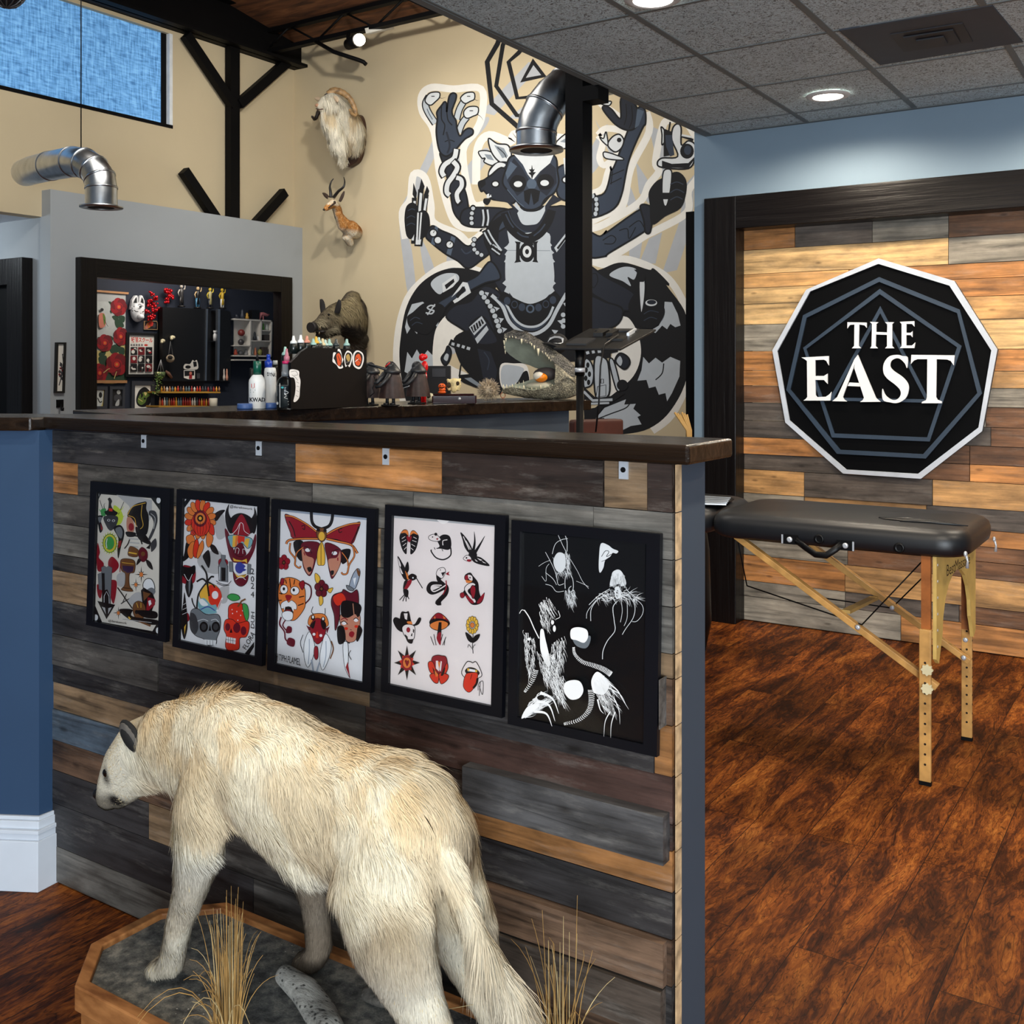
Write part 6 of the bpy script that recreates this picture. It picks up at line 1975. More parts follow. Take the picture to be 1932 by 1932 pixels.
d1_ = duct('thinner galvanised duct elbow hanging over the grey wall on a wire', pd, .1, [1, 2, 3, 4, 5, 6])
p = at(153, 288, 6.95); m = MB(); m.tube([p, Vector((p.x, p.y, 5.2))], .004, 5); m.build('hanger_wire', M_black, d1_)
# recessed ceiling lights of the front room
M_lens = mat('lit_lens', (255, 246, 232), .4, emit=9.0); M_trim = mat('white_lamp_trim', (214, 214, 212), .5)
def can(px, py, label):
    c = onZ(px, py, CZ); root = thing('recessed_ceiling_light', label, 'ceiling light', (c.x, c.y, CZ - .005), 'recessed round ceiling lights')
    m = MB(); m.smooth = True; m.lathe([(.068, -.012), (.078, -.017), (.098, -.010), (.102, -.006)], (c.x, c.y, CZ), 36, cap=False); m.build('trim_ring', M_trim, root)
    m = MB(); m.lathe([(.070, -.013), (.070, -.011)], (c.x, c.y, CZ), 32); m.build('lens', M_lens, root)
can(1562, 178, 'lit round recessed light in the tile ceiling near the sign wall')
can(1232, -6, 'lit round recessed light at the top edge, half cut by the frame')
# dark air vent panel
vq = [onZ(x, y, CZ - .006) for x, y in ((1583, 58), (1872, 11), (1930, 80), (1661, 123))]
av = thing('ceiling_air_vent', 'dark grey square air vent panel set in the tile ceiling', 'air vent', tuple(sum(vq, Vector()) / 4))
M_vent = mat('vent_dark_grey', (50, 56, 66), .6)
MB().prism(vq, (0, 0, .006)).build('panel', M_vent, av)
vc = sum(vq, Vector()) / 4; e1 = (vq[1] - vq[0]).normalized(); e2 = Vector((-e1.y, e1.x, 0))
for i, s_ in enumerate((.13, .09, .05)):
    m = MB(); pq = [vc + e1 * (a * s_) + e2 * (b * s_) + Vector((0, 0, -.004 - .008 * i)) for a, b in ((-1, -1), (1, -1), (1, 1), (-1, 1))]; m.prism(pq, (0, 0, .005)); m.build('diffuser_blade', mat('vent_black', (40, 40, 44), .6), av)
# track spotlight, bent rod and pendant of the studio
sp1 = thing('track_spotlight', 'black cylindrical spotlight with a glowing bulb under the roof joist', 'spotlight', tuple(at(660, 70, 9.9)))
a, b = at(657, 84, 9.85), at(676, 76, 9.7)
m = MB(); m.tube([a, b], [.05, .062], 16); m.build('housing', M_black, sp1)
m = MB(); m.ball(b + (b - a).normalized() * .02, .055, 14); m.build('bulb', mat('lit_bulb', (255, 240, 214), .4, emit=22.0), sp1)
m = MB(); m.tube([a, at(657, 62, 9.9)], .018, 8); m.build('stem', M_black, sp1)
tag(MB().bar(at(690, 60, 9.9), at(742, 48, 9.9), .05, .05).build('lamp_track', mat('pale_track', (190, 190, 186), .4)), 'short pale lighting track under the roof joist beside the spotlight', 'track')
m = MB(); m.tube([onY(592, 76, 7.55), at(630, 98, 10), at(676, 113, 10), at(686, 117, 10), at(691, 122, 10)], .02, 8)
tag(m.build('bent_rod', M_black), 'thin black rod with a bent tip below the roof joist', 'rod')
pl = thing('pendant_lamp', 'dark wire pendant lamp cut off at the top edge above the blue window', 'pendant lamp', tuple(at(12, 0, 5)))
m = MB(); c = at(12, -25, 5.0); m.smooth = True; m.ball(c, (.09, .09, .095), 18); m.build('globe', mat('smoked_globe', (34, 34, 38), .25), pl)
for i in range(6):
    t = i * math.pi / 6; q = MB(); q.tube([c + Vector((.094 * math.cos(u) * math.cos(t), .094 * math.cos(u) * math.sin(t), .099 * math.sin(u))) for u in [j * math.pi / 9 for j in range(19)]], .004, 5); q.build('cage_wire', mat('cage_grey', (120, 122, 126), .4, .8), pl)
m = MB(); m.tube([c + Vector((0, 0, .09)), c + Vector((0, 0, 3))], .006, 6); m.build('cord', M_black, pl)

# ================================================================ THINGS ON THE STUDIO COUNTER
def base(px, py): return onZ(px, py, ZC + .0005)
def depth(p): return (p - CAMP).dot(FWD)
class Loc:
    """crop pixels around a standing point -> metres: x to the picture's right, y up, w towards the viewer"""
    def __init__(s, ox, oy, sc, bx, by, base_pt=None):
        s.o = base_pt if base_pt is not None else base(ox + bx / sc, oy + by / sc); s.u = depth(s.o) / FPX / sc; s.bx, s.by = bx, by
    def __call__(s, x, y, w=0):
        return s.o + RGT * ((x - s.bx) * s.u) + UP * ((s.by - y) * s.u) - FWD * (w * s.u)
def cylproj(ox, oy, sc, c, r):
    def f(x, y):
        d = ray(ox + x / sc, oy + y / sc); a = d.x ** 2 + d.y ** 2; b = -2 * (d.x * c.x + d.y * c.y); q = c.x ** 2 + c.y ** 2 - r * r
        D = max(b * b - 4 * a * q, 0); return CAMP + d * ((-b - math.sqrt(D)) / (2 * a))
    return f
M_wpl = mat('white_plastic', (232, 236, 238), .35, vary=.01); M_bpl = mat('black_plastic', (9, 9, 11), .4, spec=.25)
PB = (450, 540, 7.43)
def lathe_at(L, prof, name, m, parent, cx, n=24, w=0):
    """prof in crop pixels: (half width, picture y)"""
    q = MB(); q.smooth = True
    c = L(cx, L.by, w); q.lathe([(r * L.u, (L.by - y) * L.u) for r, y in prof], c, n); return q.build(name, m, parent)
G_b = 'bottles at the end of the studio counter'
# white squeeze bottle with a green cap
L = Loc(*PB, 263, 1718); kb = thing('squeeze_bottle', 'white squeeze bottle with dark green cap lettered KWAD on the studio counter', 'bottle', tuple(L.o), G_b)
lathe_at(L, [(112, 1718), (118, 1705), (118, 1350), (112, 1310), (70, 1250), (56, 1240)], 'body', M_wpl, kb, 263)
lathe_at(L, [(56, 1240), (56, 1052), (50, 1048)], 'cap', mat('dark_green_cap', (14, 82, 66), .3), kb, 263)
lathe_at(L, [(24, 1048), (12, 962), (8, 950)], 'nozzle', M_bpl, kb, 263)
ar_ = Art(cylproj(*PB, L.o, 118.6 * L.u), -FWD, dict(k=(16, 16, 18), r=(200, 50, 40), g=(70, 110, 100), w=(240, 240, 240)), eps=2e-5, start=3e-5)
ar_.run('P r 178,1368 226,1360 226,1420 202,1432 180,1420\nL w 10 188,1385 216,1382\nL w 10 202,1385 203,1415\nP g 165,1448 235,1448 235,1466 165,1466\nP g 165,1480 215,1480 215,1490 165,1490\nL k 7 152,1530 374,1530\nL k 7 152,1638 374,1640\nL k 5 152,1660 374,1662')
ar_.text('k', 'KWAD', ((156, 1620), (374, 1622), (374, 1562), (156, 1560)), .035); ar_.build('label', kb, .4)
# white bottle with a blue cap
L = Loc(*PB, 445, 1668, base(450 + 445 / 7.43, 540 + 1690 / 7.43)); L.by = 1690; db = thing('pump_bottle', 'white bottle with blue cap lettered DYNA behind the green capped bottle', 'bottle', tuple(L.o), G_b)
lathe_at(L, [(82, 1690), (84, 1680), (84, 1200), (76, 1150), (60, 1140)], 'body', M_wpl, db, 445)
lathe_at(L, [(52, 1140), (54, 1050), (30, 1040), (24, 990), (30, 985), (24, 955)], 'cap', mat('blue_cap', (24, 60, 168), .3), db, 420)
ar_ = Art(cylproj(*PB, L(445, 1690), 84.5 * L.u), -FWD, dict(k=(16, 16, 18), g=(150, 154, 158)), eps=2e-5, start=3e-5)
ar_.text('k', 'DYNA', ((400, 1256), (526, 1270), (526, 1216), (400, 1208)), .03); ar_.run('L g 6 440,1306 524,1310\nL g 6 455,1322 524,1326\nL g 5 450,1340 520,1342\nP g 440,1380 524,1380 524,1560 440,1560'); ar_.build('label', db, .4)
# clear bottle
kk = NT('clear_bottle'); kk.b.inputs['Base Color'].default_value = (.9, .96, .97, 1); kk.b.inputs['Roughness'].default_value = .04; kk.b.inputs['Transmission Weight'].default_value = 1; kk.b.inputs['IOR'].default_value = 1.35; M_clear = kk.m
L = Loc(*PB, 655, 1728); cb = thing('clear_bottle', 'clear round bottle with dark label and pink tipped cap on the studio counter', 'bottle', tuple(L.o), G_b)
lathe_at(L, [(112, 1728), (120, 1715), (124, 1390), (100, 1310), (60, 1268), (52, 1260)], 'body', M_clear, cb, 655)
lathe_at(L, [(108, 1700), (114, 1690), (116, 1395)], 'label', mat('dark_teal_label', (20, 34, 44), .5), cb, 655)
lathe_at(L, [(56, 1262), (56, 1200), (46, 1196), (46, 1090)], 'neck', mat('grey_collar', (120, 126, 132), .35), cb, 660)
lathe_at(L, [(56, 1088), (56, 1052), (48, 1048)], 'ring', mat('magenta_ring', (186, 30, 92), .4), cb, 668)
lathe_at(L, [(42, 1048), (40, 985), (28, 975), (16, 905), (14, 875)], 'nozzle', mat('smoky_pink_nozzle', (176, 110, 128), .35), cb, 676)
ar_ = Art(cylproj(*PB, L.o, 125 * L.u), -FWD, dict(w=(226, 230, 232), t=(60, 170, 178)), eps=2e-5, start=3e-5)
ar_.run('C w 14,20 545,1640\nS w 5 640,1500 670,1540 640,1560 690,1580\nS w 6 690,1620 740,1600 700,1660 760,1650\nS w 5 640,1460 700,1490 650,1520\nC t 20,14 615,1420\nL w 8 580,1360 580,1700'); ar_.build('print', cb, .4)
def lid(px, py, r, label):
    c = base(px, py); m = MB(); m.smooth = True; m.lathe([(r, 0), (r * 1.03, .006), (r, .008), (r, .013), (r * .97, .018)], c, 28); tag(m.build('plastic_lid', mat('blue_lid', (70, 104, 168), .4)), label, 'lid', 'blue lids by the bottles')
lid(462, 772, .024, 'blue plastic lids stacked on the counter under the green capped bottle')
lid(510, 770.5, .024, 'blue plastic lid on the counter between the two white bottles and the clear one')
L = Loc(*PB, 180, 1700, base(450 + 180 / 7.43, 764.5)); L.by = 1668; bt = thing('dark_bottle', 'dark bottle half hidden behind the green capped squeeze bottle', 'bottle', tuple(L.o), G_b); lathe_at(L, [(28, 1668), (28, 1160), (20, 1148)], 'body', M_bpl, bt, 182, 14)
L = Loc(*PB, 515, 1700, base(450 + 515 / 7.43, 764)); L.by = 1664; bt = thing('spray_bottle', 'black bottle with pale cap between the blue capped bottle and the clear one', 'bottle', tuple(L.o), G_b); lathe_at(L, [(36, 1664), (36, 1150), (30, 1100)], 'body', M_bpl, bt, 515, 14); lathe_at(L, [(34, 1100), (32, 1040)], 'cap', mat('pale_cap', (176, 182, 184), .4), bt, 515, 14)
# black stepped ink rack seen end on, with stickers
c0, c1 = base(567, 772.5), base(692, 767)
ax = (c1 - c0).normalized(); nb = Vector((-ax.y, ax.x, 0)); nb = nb if nb.dot(FWD) > 0 else -nb
def onR(px, py): return onP(px, py, c0, -nb)
ir = thing('ink_rack', 'tall black stepped cabinet rack with three stickers on its side', 'rack', tuple(c0))
prf = [onR(*p) for p in ((567, 772), (549, 771), (549, 684), (561, 672), (568, 664), (580.5, 656), (632, 657.5), (691.6, 660))] + [c1]
prf = [Vector((p.x, p.y, max(p.z, ZC + .001))) for p in prf]
MB().prism(prf, nb * .012).build('side_panel', M_bpl, ir)
rk2 = MB()
for z0, z1, f in ((0, .06, .9), (.06, .12, .75), (.12, .175, .6)):
    rk2.prism([c1 - ax * .004 + nb * .012 + Vector((0, 0, .0)), c1 - ax * (.21 * f) + nb * .012, c1 - ax * (.21 * f) + nb * .22, c1 - ax * .004 + nb * .22], (0, 0, z1)) if z0 == 0 else None
rk2.build('shelf_block', M_bpl, ir)
sa = Art(zoom(*PB, onR), -nb, dict(w=(226, 226, 226), k=(24, 22, 24), o=(206, 84, 44), y=(176, 150, 90), g=(120, 124, 128), r=(170, 40, 44)), eps=3e-5, start=1e-4)
sa.run('''
Q w 1320,1010 1330,930 1380,930 1395,880 1430,900 1455,1000 1470,1030 1450,1090 1465,1140 1410,1155 1370,1100 1320,1060
Q k 1335,1000 1390,910 1440,960 1450,1060 1440,1130 1380,1100 1350,1040
Q o 1375,960 1410,940 1440,1010 1430,1100 1395,1110 1380,1030
L k 8 1390,970 1430,1060
Q w 1480,990 1520,905 1580,930 1595,1010 1560,1130 1530,1110 1500,1130 1485,1060
Q k 1495,990 1525,930 1575,950 1580,1010 1550,1100 1505,1100
Q y 1505,990 1540,950 1565,1010 1540,1060
L g 8 1510,1070 1560,1050
Q w 1605,960 1660,900 1740,940 1755,1040 1720,1140 1670,1160 1605,1100
Q k 1625,970 1670,920 1730,960 1735,1040 1700,1130 1630,1100
Q o 1640,980 1690,950 1720,1030 1690,1110 1640,1090
L k 9 1650,1000 1710,1060
L w 8 1630,1060 1680,1020
''')
sa.build('sticker', ir, .4)
sa = Art(zoom(*PB, onR), -nb, dict(w=(226, 226, 226), k=(24, 22, 24), g=(150, 154, 158)), eps=3e-5, start=1e-4)
sa.run('Q w 715,1180 770,1165 845,1190 850,1260 868,1330 860,1450 850,1560 800,1620 770,1610 790,1520 800,1400 780,1290 720,1270\nS k 5 735,1200 800,1190 830,1240 780,1250\nS k 5 745,1240 800,1280 830,1320\nS k 4 810,1340 850,1360\nS k 4 815,1400 850,1410\nS k 4 810,1460 845,1480\nS k 4 800,1530 835,1550')
sa.build('chain_sticker', ir, .4)
# ink bottles standing on the rack steps
cols_i = [(150, 190, 180), (222, 226, 226), (228, 228, 230), (196, 130, 110), (150, 186, 178), (214, 170, 60), (160, 190, 186), (206, 190, 150), (170, 196, 190), (150, 186, 176), (60, 66, 66), (150, 188, 178)]
pos_i = [(808, 845, 965), (925, 690, 800), (1025, 678, 790), (1110, 690, 790), (1200, 730, 820), (1240, 700, 800), (1278, 712, 800), (1330, 728, 830), (1368, 745, 830), (1425, 735, 830), (1520, 735, 830), (1668, 735, 830)]
nm_i = ['pale green tipped ink bottle on the lowest step of the black rack', 'dark green tipped ink bottle first on the top step of the black rack', 'tall white tipped ink bottle second along the top of the black rack', 'narrow white tipped ink bottle third along the top of the black rack', 'small red tipped ink bottle on top of the black rack', 'green tipped ink bottle standing between the red and yellow tipped ones', 'yellow tipped ink bottle on top of the black rack', 'pale tipped ink bottle right behind the black rack edge before the cream tipped one', 'cream tipped ink bottle on top of the black rack', 'silvery tipped ink bottle above the middle sticker', 'green tipped ink bottle second from the far end of the black rack', 'green tipped ink bottle last at the far end of the black rack']
for (cx, yt, yc), c_, lb in zip(pos_i, cols_i, nm_i):
    w_ = nb * .05; top = onR(450 + cx / 7.43, 540 + yt / 7.43) + nb * .05; u = depth(top) / FPX / 7.43
    zb_ = ZC + .176 if cx > 850 else ZC + .1; p = Vector((top.x, top.y, zb_)); hh = top.z - zb_; hn = (yc - yt) * u
    r_ = thing('ink_bottle', lb, 'ink bottle', tuple(p), 'ink bottles on the black rack')
    m = MB(); m.smooth = True; m.lathe([(.0135, 0), (.0135, max(hh - hn - .012, .004)), (.012, hh - hn - .004), (.011, hh - hn)], p, 14); m.build('body', mat('dark_ink', (16, 22, 22), .25), r_)
    m = MB(); m.smooth = True; m.lathe([(.0115, hh - hn), (.0105, hh - hn * .75), (.0055, hh - hn * .55), (.0045, hh - hn * .2), (.003, hh)], p, 14); m.build('nozzle', mat('ink_tip_%d_%d' % (c_[0], c_[2]), c_, .3), r_)
m = MB(); pk = c1 - ax * .10 + nb * .1; m.box((pk.x - .06, pk.y - .06, ZC + .121), (pk.x + .06, pk.y + .06, ZC + .1755)) if False else None

# cloaked figurines
PF = (680, 640, 6.9)
M_clk = mat('dark_brown_cloak', (52, 34, 32), .55, vary=.25, scale=60); M_arm = mat('gunmetal_toy', (34, 36, 40), .4)
def cloaked(L, sc, label, flip=1, mask_=True):
    r = thing('figurine', label, 'figurine', tuple(L.o), 'dark cloaked figurines')
    X = lambda x, y, w=0: L.o + RGT * (x * sc * flip) + UP * (y * sc) - FWD * (w * sc)
    m = MB(); m.smooth = True; m.lathe([(.20, 0), (.21, .015), (.20, .03)], L.o, 24, M=Matrix.Translation(L.o) @ Matrix.Diagonal((sc, sc, sc, 1))); m.build('stand', M_bpl, r)
    for s in (-1, 1):
        m = MB(); m.smooth = True; m.tube([X(.07 * s, .03), X(.07 * s, .12), X(.06 * s, .30)], [.045 * sc, .035 * sc, .05 * sc], 10); m.ball(X(.07 * s - .03, .045, .02), (.07 * sc, .045 * sc, .028 * sc), 10); m.build('leg', M_arm, r)
    m = MB(); m.smooth = True; n_ = 26
    prof = [(.27, .17), (.255, .30), (.225, .48), (.20, .62), (.17, .74), (.10, .80)]
    for i, (rr, yy) in enumerate(prof):
        for k_ in range(n_):
            t = 2 * math.pi * k_ / n_; q = rr * (1 + (.10 * math.cos(9 * t) * (1 - i / 5))); m.v.append(tuple(X(q * math.cos(t) + .03, yy, q * .75 * math.sin(t))))
    for i in range(5):
        for k_ in range(n_): m.face([i * n_ + k_, i * n_ + (k_ + 1) % n_, (i + 1) * n_ + (k_ + 1) % n_, (i + 1) * n_ + k_])
    m.build('cloak', M_clk, r)
    m = MB(); m.smooth = True; m.ball(X(0, .86), (.12 * sc, .11 * sc, .13 * sc), 14); m.lathe([(.2, .72), (.19, .78), (.13, .86), (.06, .95), (.01, .985)], L.o, 16, M=Matrix.Translation(L.o + RGT * (.04 * sc * flip)) @ Matrix.Diagonal((sc, sc, sc, 1))); m.build('hood', M_arm, r)
    m = MB(); m.smooth = True; m.tube([X(-.12, .72, .1), X(-.20, .60, .16), X(-.26, .52, .18), X(-.34, .50, .18)], [.06 * sc, .05 * sc, .04 * sc, .03 * sc], 10); m.tube([X(.0, .70, .16), X(-.08, .56, .22), X(-.2, .44, .24), X(-.3, .42, .2)], [.06 * sc, .05 * sc, .04 * sc, .03 * sc], 10); m.build('arms', M_arm, r)
    return r, X
LB = Loc(*PF, 390, 870); rB, XB_ = cloaked(LB, 590 * LB.u, 'dark cloaked toy figurine holding a small bow beside the black rack')
m = MB(); m.tube([XB_(-.34, .66, .18), XB_(-.30, .52, .2), XB_(-.37, .40, .2), XB_(-.33, .30, .2), XB_(-.42, .22, .2)], .012 * 590 * LB.u, 6); m.build('bow', M_bpl, rB)
m = MB(); m.tube([XB_(-.05, .80, .1), XB_(-.3, .87, 0), XB_(-.5, .92, -.05)], .03 * 590 * LB.u, 8); m.build('barrel', M_arm, rB)
m = MB(); m.tube([XB_(-.1, .87, .11), XB_(.0, .96, .08)], .018 * 590 * LB.u, 6); m.build('red_stripe', mat('toy_red', (176, 30, 28), .4), rB, label='red stripe on the head')
LA = Loc(*PF, 120, 866, base(680 + 120 / 6.9, 640 + 860 / 6.9)); LA.by = 860; rA, XA_ = cloaked(LA, 570 * LA.u, 'dark cloaked toy figurine half hidden behind the black rack')
m = MB(); m.tube([XA_(.05, .6, .1), XA_(.5, .52, .1)], .03 * 570 * LA.u, 8); m.build('barrel', M_arm, rA)
LC = Loc(*PF, 730, 840); rC, XC_ = cloaked(LC, 560 * LC.u, 'dark armoured toy figurine with a thin sword in front of the red figure')
m = MB(); m.tube([XC_(-.14, .42, .24), XC_(-.34, .35, .2)], .010 * 560 * LC.u, 6); m.build('sword', M_zinc, rC)
# red glossy figure behind
L = Loc(*PF, 815, 832); M_red = mat('glossy_red', (206, 16, 20), .25)
rf_ = thing('red_figurine', 'glossy bright red rounded figurine standing behind the armoured one', 'figurine', tuple(L.o))
m = MB(); m.smooth = True; m.ball(L(800, 235, -40), (46 * L.u, 42 * L.u, 50 * L.u), 14); m.ball(L(838, 228, -40), (34 * L.u, 36 * L.u, 36 * L.u), 12); m.build('head', M_red, rf_)
m = MB(); m.smooth = True; m.ball(L(832, 360, -40), (48 * L.u, 44 * L.u, 80 * L.u), 14); m.tube([L(775, 340, -20), L(810, 330, -20)], 20 * L.u, 8); m.build('body', M_red, rf_)
for x in (785, 825): m = MB(); m.smooth = True; m.tube([L(x, 830, -40), L(x + 6, 740, -40), L(x + 18, 560, -40), L(832, 420, -40)], [30 * L.u, 24 * L.u, 26 * L.u, 30 * L.u], 10); m.build('leg', M_red, rf_)
# black speaker box
L = Loc(*PF, 1010, 812); L.by = 800; sbx = thing('black_box', 'matte black box standing upright behind the pale animal skull', 'box', tuple(L.o))
def lbox(L, x0, y0, x1, y1, w0, w1, name, m, parent, bevel=0): return MB().prism([L(x0, y0, w0), L(x1, y0, w0), L(x1, y1, w0), L(x0, y1, w0)], -FWD * ((w1 - w0) * L.u)).build(name, m, parent, bevel=bevel)
M_mbk = mat('matte_black', (20, 20, 25), .8)
lbox(L, 862, 800, 1165, 335, -260, -60, 'body', M_mbk, sbx, .002); lbox(L, 930, 480, 1105, 370, -60, -48, 'panel', mat('panel_charcoal', (28, 28, 36), .6), sbx)
# lacquer case with skull and toys on it
L = Loc(*PF, 1220, 838); cs = thing('lacquer_case', 'glossy dark maroon case lying flat under the pale skull', 'case', tuple(L.o)); M_mar = mat('maroon_lacquer', (44, 12, 16), .12)
lbox(L, 935, 836, 1512, 735, -180, 60, 'base', M_mar, cs, .004); lbox(L, 945, 733, 1480, 712, -170, 50, 'lid', M_mar, cs, .003); m = MB(); m.ball(L(1292, 775, 62), 22 * L.u, 12); m.build('clasp', M_zinc, cs)
TOPC = L(1220, 711, -60)
L2 = Loc(*PF, 1215, 705, L(1215, 711, -50)); L2.by = 711
sk1 = thing('animal_skull', 'small pale yellow animal skull on the maroon case', 'skull', tuple(L2.o)); M_bone = mat('old_bone', (222, 204, 150), .6, vary=.2, scale=60)
o = organic('cranium', [[(L2(1150, 570), 40 * L2.u), (L2(1215, 555), 52 * L2.u), (L2(1280, 560), 42 * L2.u)], [(L2(1215, 580), 60 * L2.u), (L2(1215, 640, 20), 46 * L2.u), (L2(1215, 680, 30), 30 * L2.u)], [(L2(1140, 600), 30 * L2.u), (L2(1160, 660, 10), 24 * L2.u)], [(L2(1285, 590), 28 * L2.u), (L2(1265, 660, 10), 24 * L2.u)], [(L2(1130, 530), 18 * L2.u), (L2(1160, 545), 18 * L2.u)], [(L2(1265, 540), 18 * L2.u), (L2(1300, 520), 14 * L2.u)]], .0022, M_bone, 2); attach(o, sk1)
M_sock = mat('skull_hollow', (58, 46, 30), .9)
for x, y, rx, ry in ((1150, 598, 32, 38), (1265, 575, 24, 28), (1205, 640, 22, 34)): m = MB(); m.smooth = True; m.ball(L2(x, y, 42), (rx * L2.u, 14 * L2.u, ry * L2.u), 12, M=Matrix.Rotation(YAW, 3, 'Z')); m.build('eye_socket' if y < 610 else 'nose_opening', M_sock, sk1)
L3_ = Loc(*PF, 1065, 711, L(1065, 711, 0)); pk_ = thing('pumpkin_toy', 'small orange grinning pumpkin toy beside the skull', 'toy', tuple(L3_.o)); M_pum = mat('orange_toy', (230, 96, 30), .35)
m = MB(); m.smooth = True; m.ball(L3_(1062, 690), (56 * L3_.u, 50 * L3_.u, 22 * L3_.u), 14); m.ball(L3_(1065, 655), (46 * L3_.u, 44 * L3_.u, 34 * L3_.u), 14); m.build('body', M_pum, pk_)
m = MB(); m.smooth = True; m.ball(L3_(1062, 612), (52 * L3_.u, 48 * L3_.u, 38 * L3_.u), 16); m.build('head', M_pum, pk_)
m = MB(); m.tube([L3_(1068, 580), L3_(1078, 560)], 10 * L3_.u, 8); m.build('stem', M_bpl, pk_)
m = MB(); m.ball(L3_(1045, 600, 46), 8 * L3_.u, 8); m.ball(L3_(1078, 598, 46), 8 * L3_.u, 8); m.tube([L3_(1035, 622, 44), L3_(1062, 634, 50), L3_(1092, 620, 44)], 6 * L3_.u, 6); m.build('face', M_bpl, pk_)
L = Loc(*PF, 910, 822); m = MB(); m.smooth = True; m.ball(L(910, 761, 20), 61 * L.u, 18); m.cur = 1; m.ball(L(895, 745, 62), (30 * L.u, 26 * L.u, 28 * L.u), 12)
tag(m.build('eyeball_prop', [mat('cream_ball', (206, 204, 176), .3), mat('dark_green_spot', (44, 50, 36), .4)]), 'cream ball with a dark spot like an eye beside the maroon case', 'ball')
# sea urchin
L = Loc(*PF, 1665, 815); ur = MB(); c = L(1665, 662); rr = 96 * L.u; ur.smooth = True; ur.ball(c, rr, 16); M_urc = mat('urchin_spines', (184, 168, 144), .7, vary=.3, scale=90)
r_ = random.Random(3)
for i in range(420):
    z = r_.uniform(-1, 1); t = r_.uniform(0, 6.28); q = math.sqrt(1 - z * z); d = Vector((q * math.cos(t), q * math.sin(t), z)); ln = rr * r_.uniform(.45, .78)
    e = c + d * (rr + ln); 
    if e.z < ZC + .002: continue
    ur.tube([c + d * rr * .95, e], [3.6 * L.u, 1.2 * L.u], 5)
tag(ur.build('sea_urchin', M_urc), 'spiny grey brown sea urchin shell beside the gator head', 'sea urchin')
L = Loc(*PF, 1855, 770); m = MB(); tor = [L(1855 + 30 * math.cos(t), 728 - 34 * math.sin(t), 60) for t in [i * math.pi / 8 for i in range(17)]]; m.smooth = True; m.tube(tor, 6 * L.u, 8, cap=False)
m.tube([L(1855, 762, 60), L(1855, 790, 60)], 9 * L.u, 8)
tag(m.build('metal_ring', mat('copper', (190, 120, 90), .3, 1)), 'small copper ring on the counter between the urchin and the gator head', 'ring')

# ================================================================ OPEN GATOR HEAD
PG = (930, 590, 6.0375)
L = Loc(*PG, 600, 985); ga = thing('gator_head', 'preserved alligator head with wide open toothed jaws on the studio counter', 'alligator head', tuple(L.o))
k = NT('gator_scales'); tc = k.n('TexCoord'); vo = k.n('TexVoronoi', i_Vector=tc.outputs['Object'], i_Scale=150.0); n = k.n('TexNoise', i_Vector=tc.outputs['Object'], i_Scale=24.0, i_Detail=5.0)
k.link(k.mix(1.0, k.ramp(n.outputs['Fac'], [(.32, (.022, .022, .022)), (.55, (.085, .08, .068)), (.75, (.26, .24, .18))]), k.ramp(vo.outputs['Distance'], [(.2, (1.3,) * 3), (.6, (.45,) * 3)]), 'MULTIPLY'), 'Base Color'); k.b.inputs['Roughness'].default_value = .4; k.link(k.n('Bump', i_Strength=.9, i_Distance=.003, i_Height=vo.outputs['Distance'], invert=True), 'Normal'); M_scale = k.m
k = NT('gator_pale_jaw'); tc = k.n('TexCoord'); vo = k.n('TexVoronoi', i_Vector=tc.outputs['Object'], i_Scale=170.0); n = k.n('TexNoise', i_Vector=tc.outputs['Object'], i_Scale=30.0, i_Detail=4.0)
k.link(k.mix(1.0, k.ramp(n.outputs['Fac'], [(.3, (.07, .065, .055)), (.5, (.30, .27, .19)), (.7, (.50, .46, .33))]), k.ramp(vo.outputs['Distance'], [(.2, (1.2,) * 3), (.6, (.5,) * 3)]), 'MULTIPLY'), 'Base Color'); k.b.inputs['Roughness'].default_value = .45; k.link(k.n('Bump', i_Strength=.8, i_Distance=.003, i_Height=vo.outputs['Distance'], invert=True), 'Normal'); M_pale = k.m
M_pal = mat('mouth_lining', (150, 158, 144), .45, vary=.12, scale=20); M_thr = mat('throat_mauve', (62, 54, 56), .6); M_th = mat('old_tooth', (232, 222, 190), .35)
UJ = [((125, 300, 60), (130, 240, 20), (122, 335, -20)), ((210, 288, 80), (235, 200, 20), (138, 425, -80)), ((330, 322, 90), (370, 222, 10), (190, 478, -120)), ((450, 382, 95), (480, 292, 0), (262, 530, -150)), ((560, 460, 100), (625, 385, 0), (340, 575, -170)), ((680, 556, 105), (765, 478, 0), (425, 600, -180)), ((800, 650, 110), (890, 580, 0), (520, 640, -180)), ((880, 730, 110), (960, 680, 0), (650, 700, -150))]
LJ = [((108, 868, 60), (118, 915, 40), (130, 862, -10)), ((220, 846, 110), (240, 945, 60), (240, 818, -60)), ((340, 868, 140), (360, 968, 60), (330, 800, -100)), ((450, 882, 160), (480, 980, 50), (400, 776, -140)), ((560, 862, 165), (600, 985, 40), (450, 760, -170)), ((680, 830, 160), (740, 985, 20), (520, 742, -180)), ((790, 765, 140), (850, 978, 0), (600, 722, -170)), ((870, 700, 115), (950, 940, 0), (680, 695, -150))]
def loftstrip(secs, closed, m):
    n = len(secs[0]); o = len(m.v)
    for s in secs: m.v += [tuple(p) for p in s]
    for i in range(len(secs) - 1):
        for j in range(n if closed else n - 1):
            j2 = (j + 1) % n; m.face([o + i * n + j, o + (i + 1) * n + j, o + (i + 1) * n + j2, o + i * n + j2])
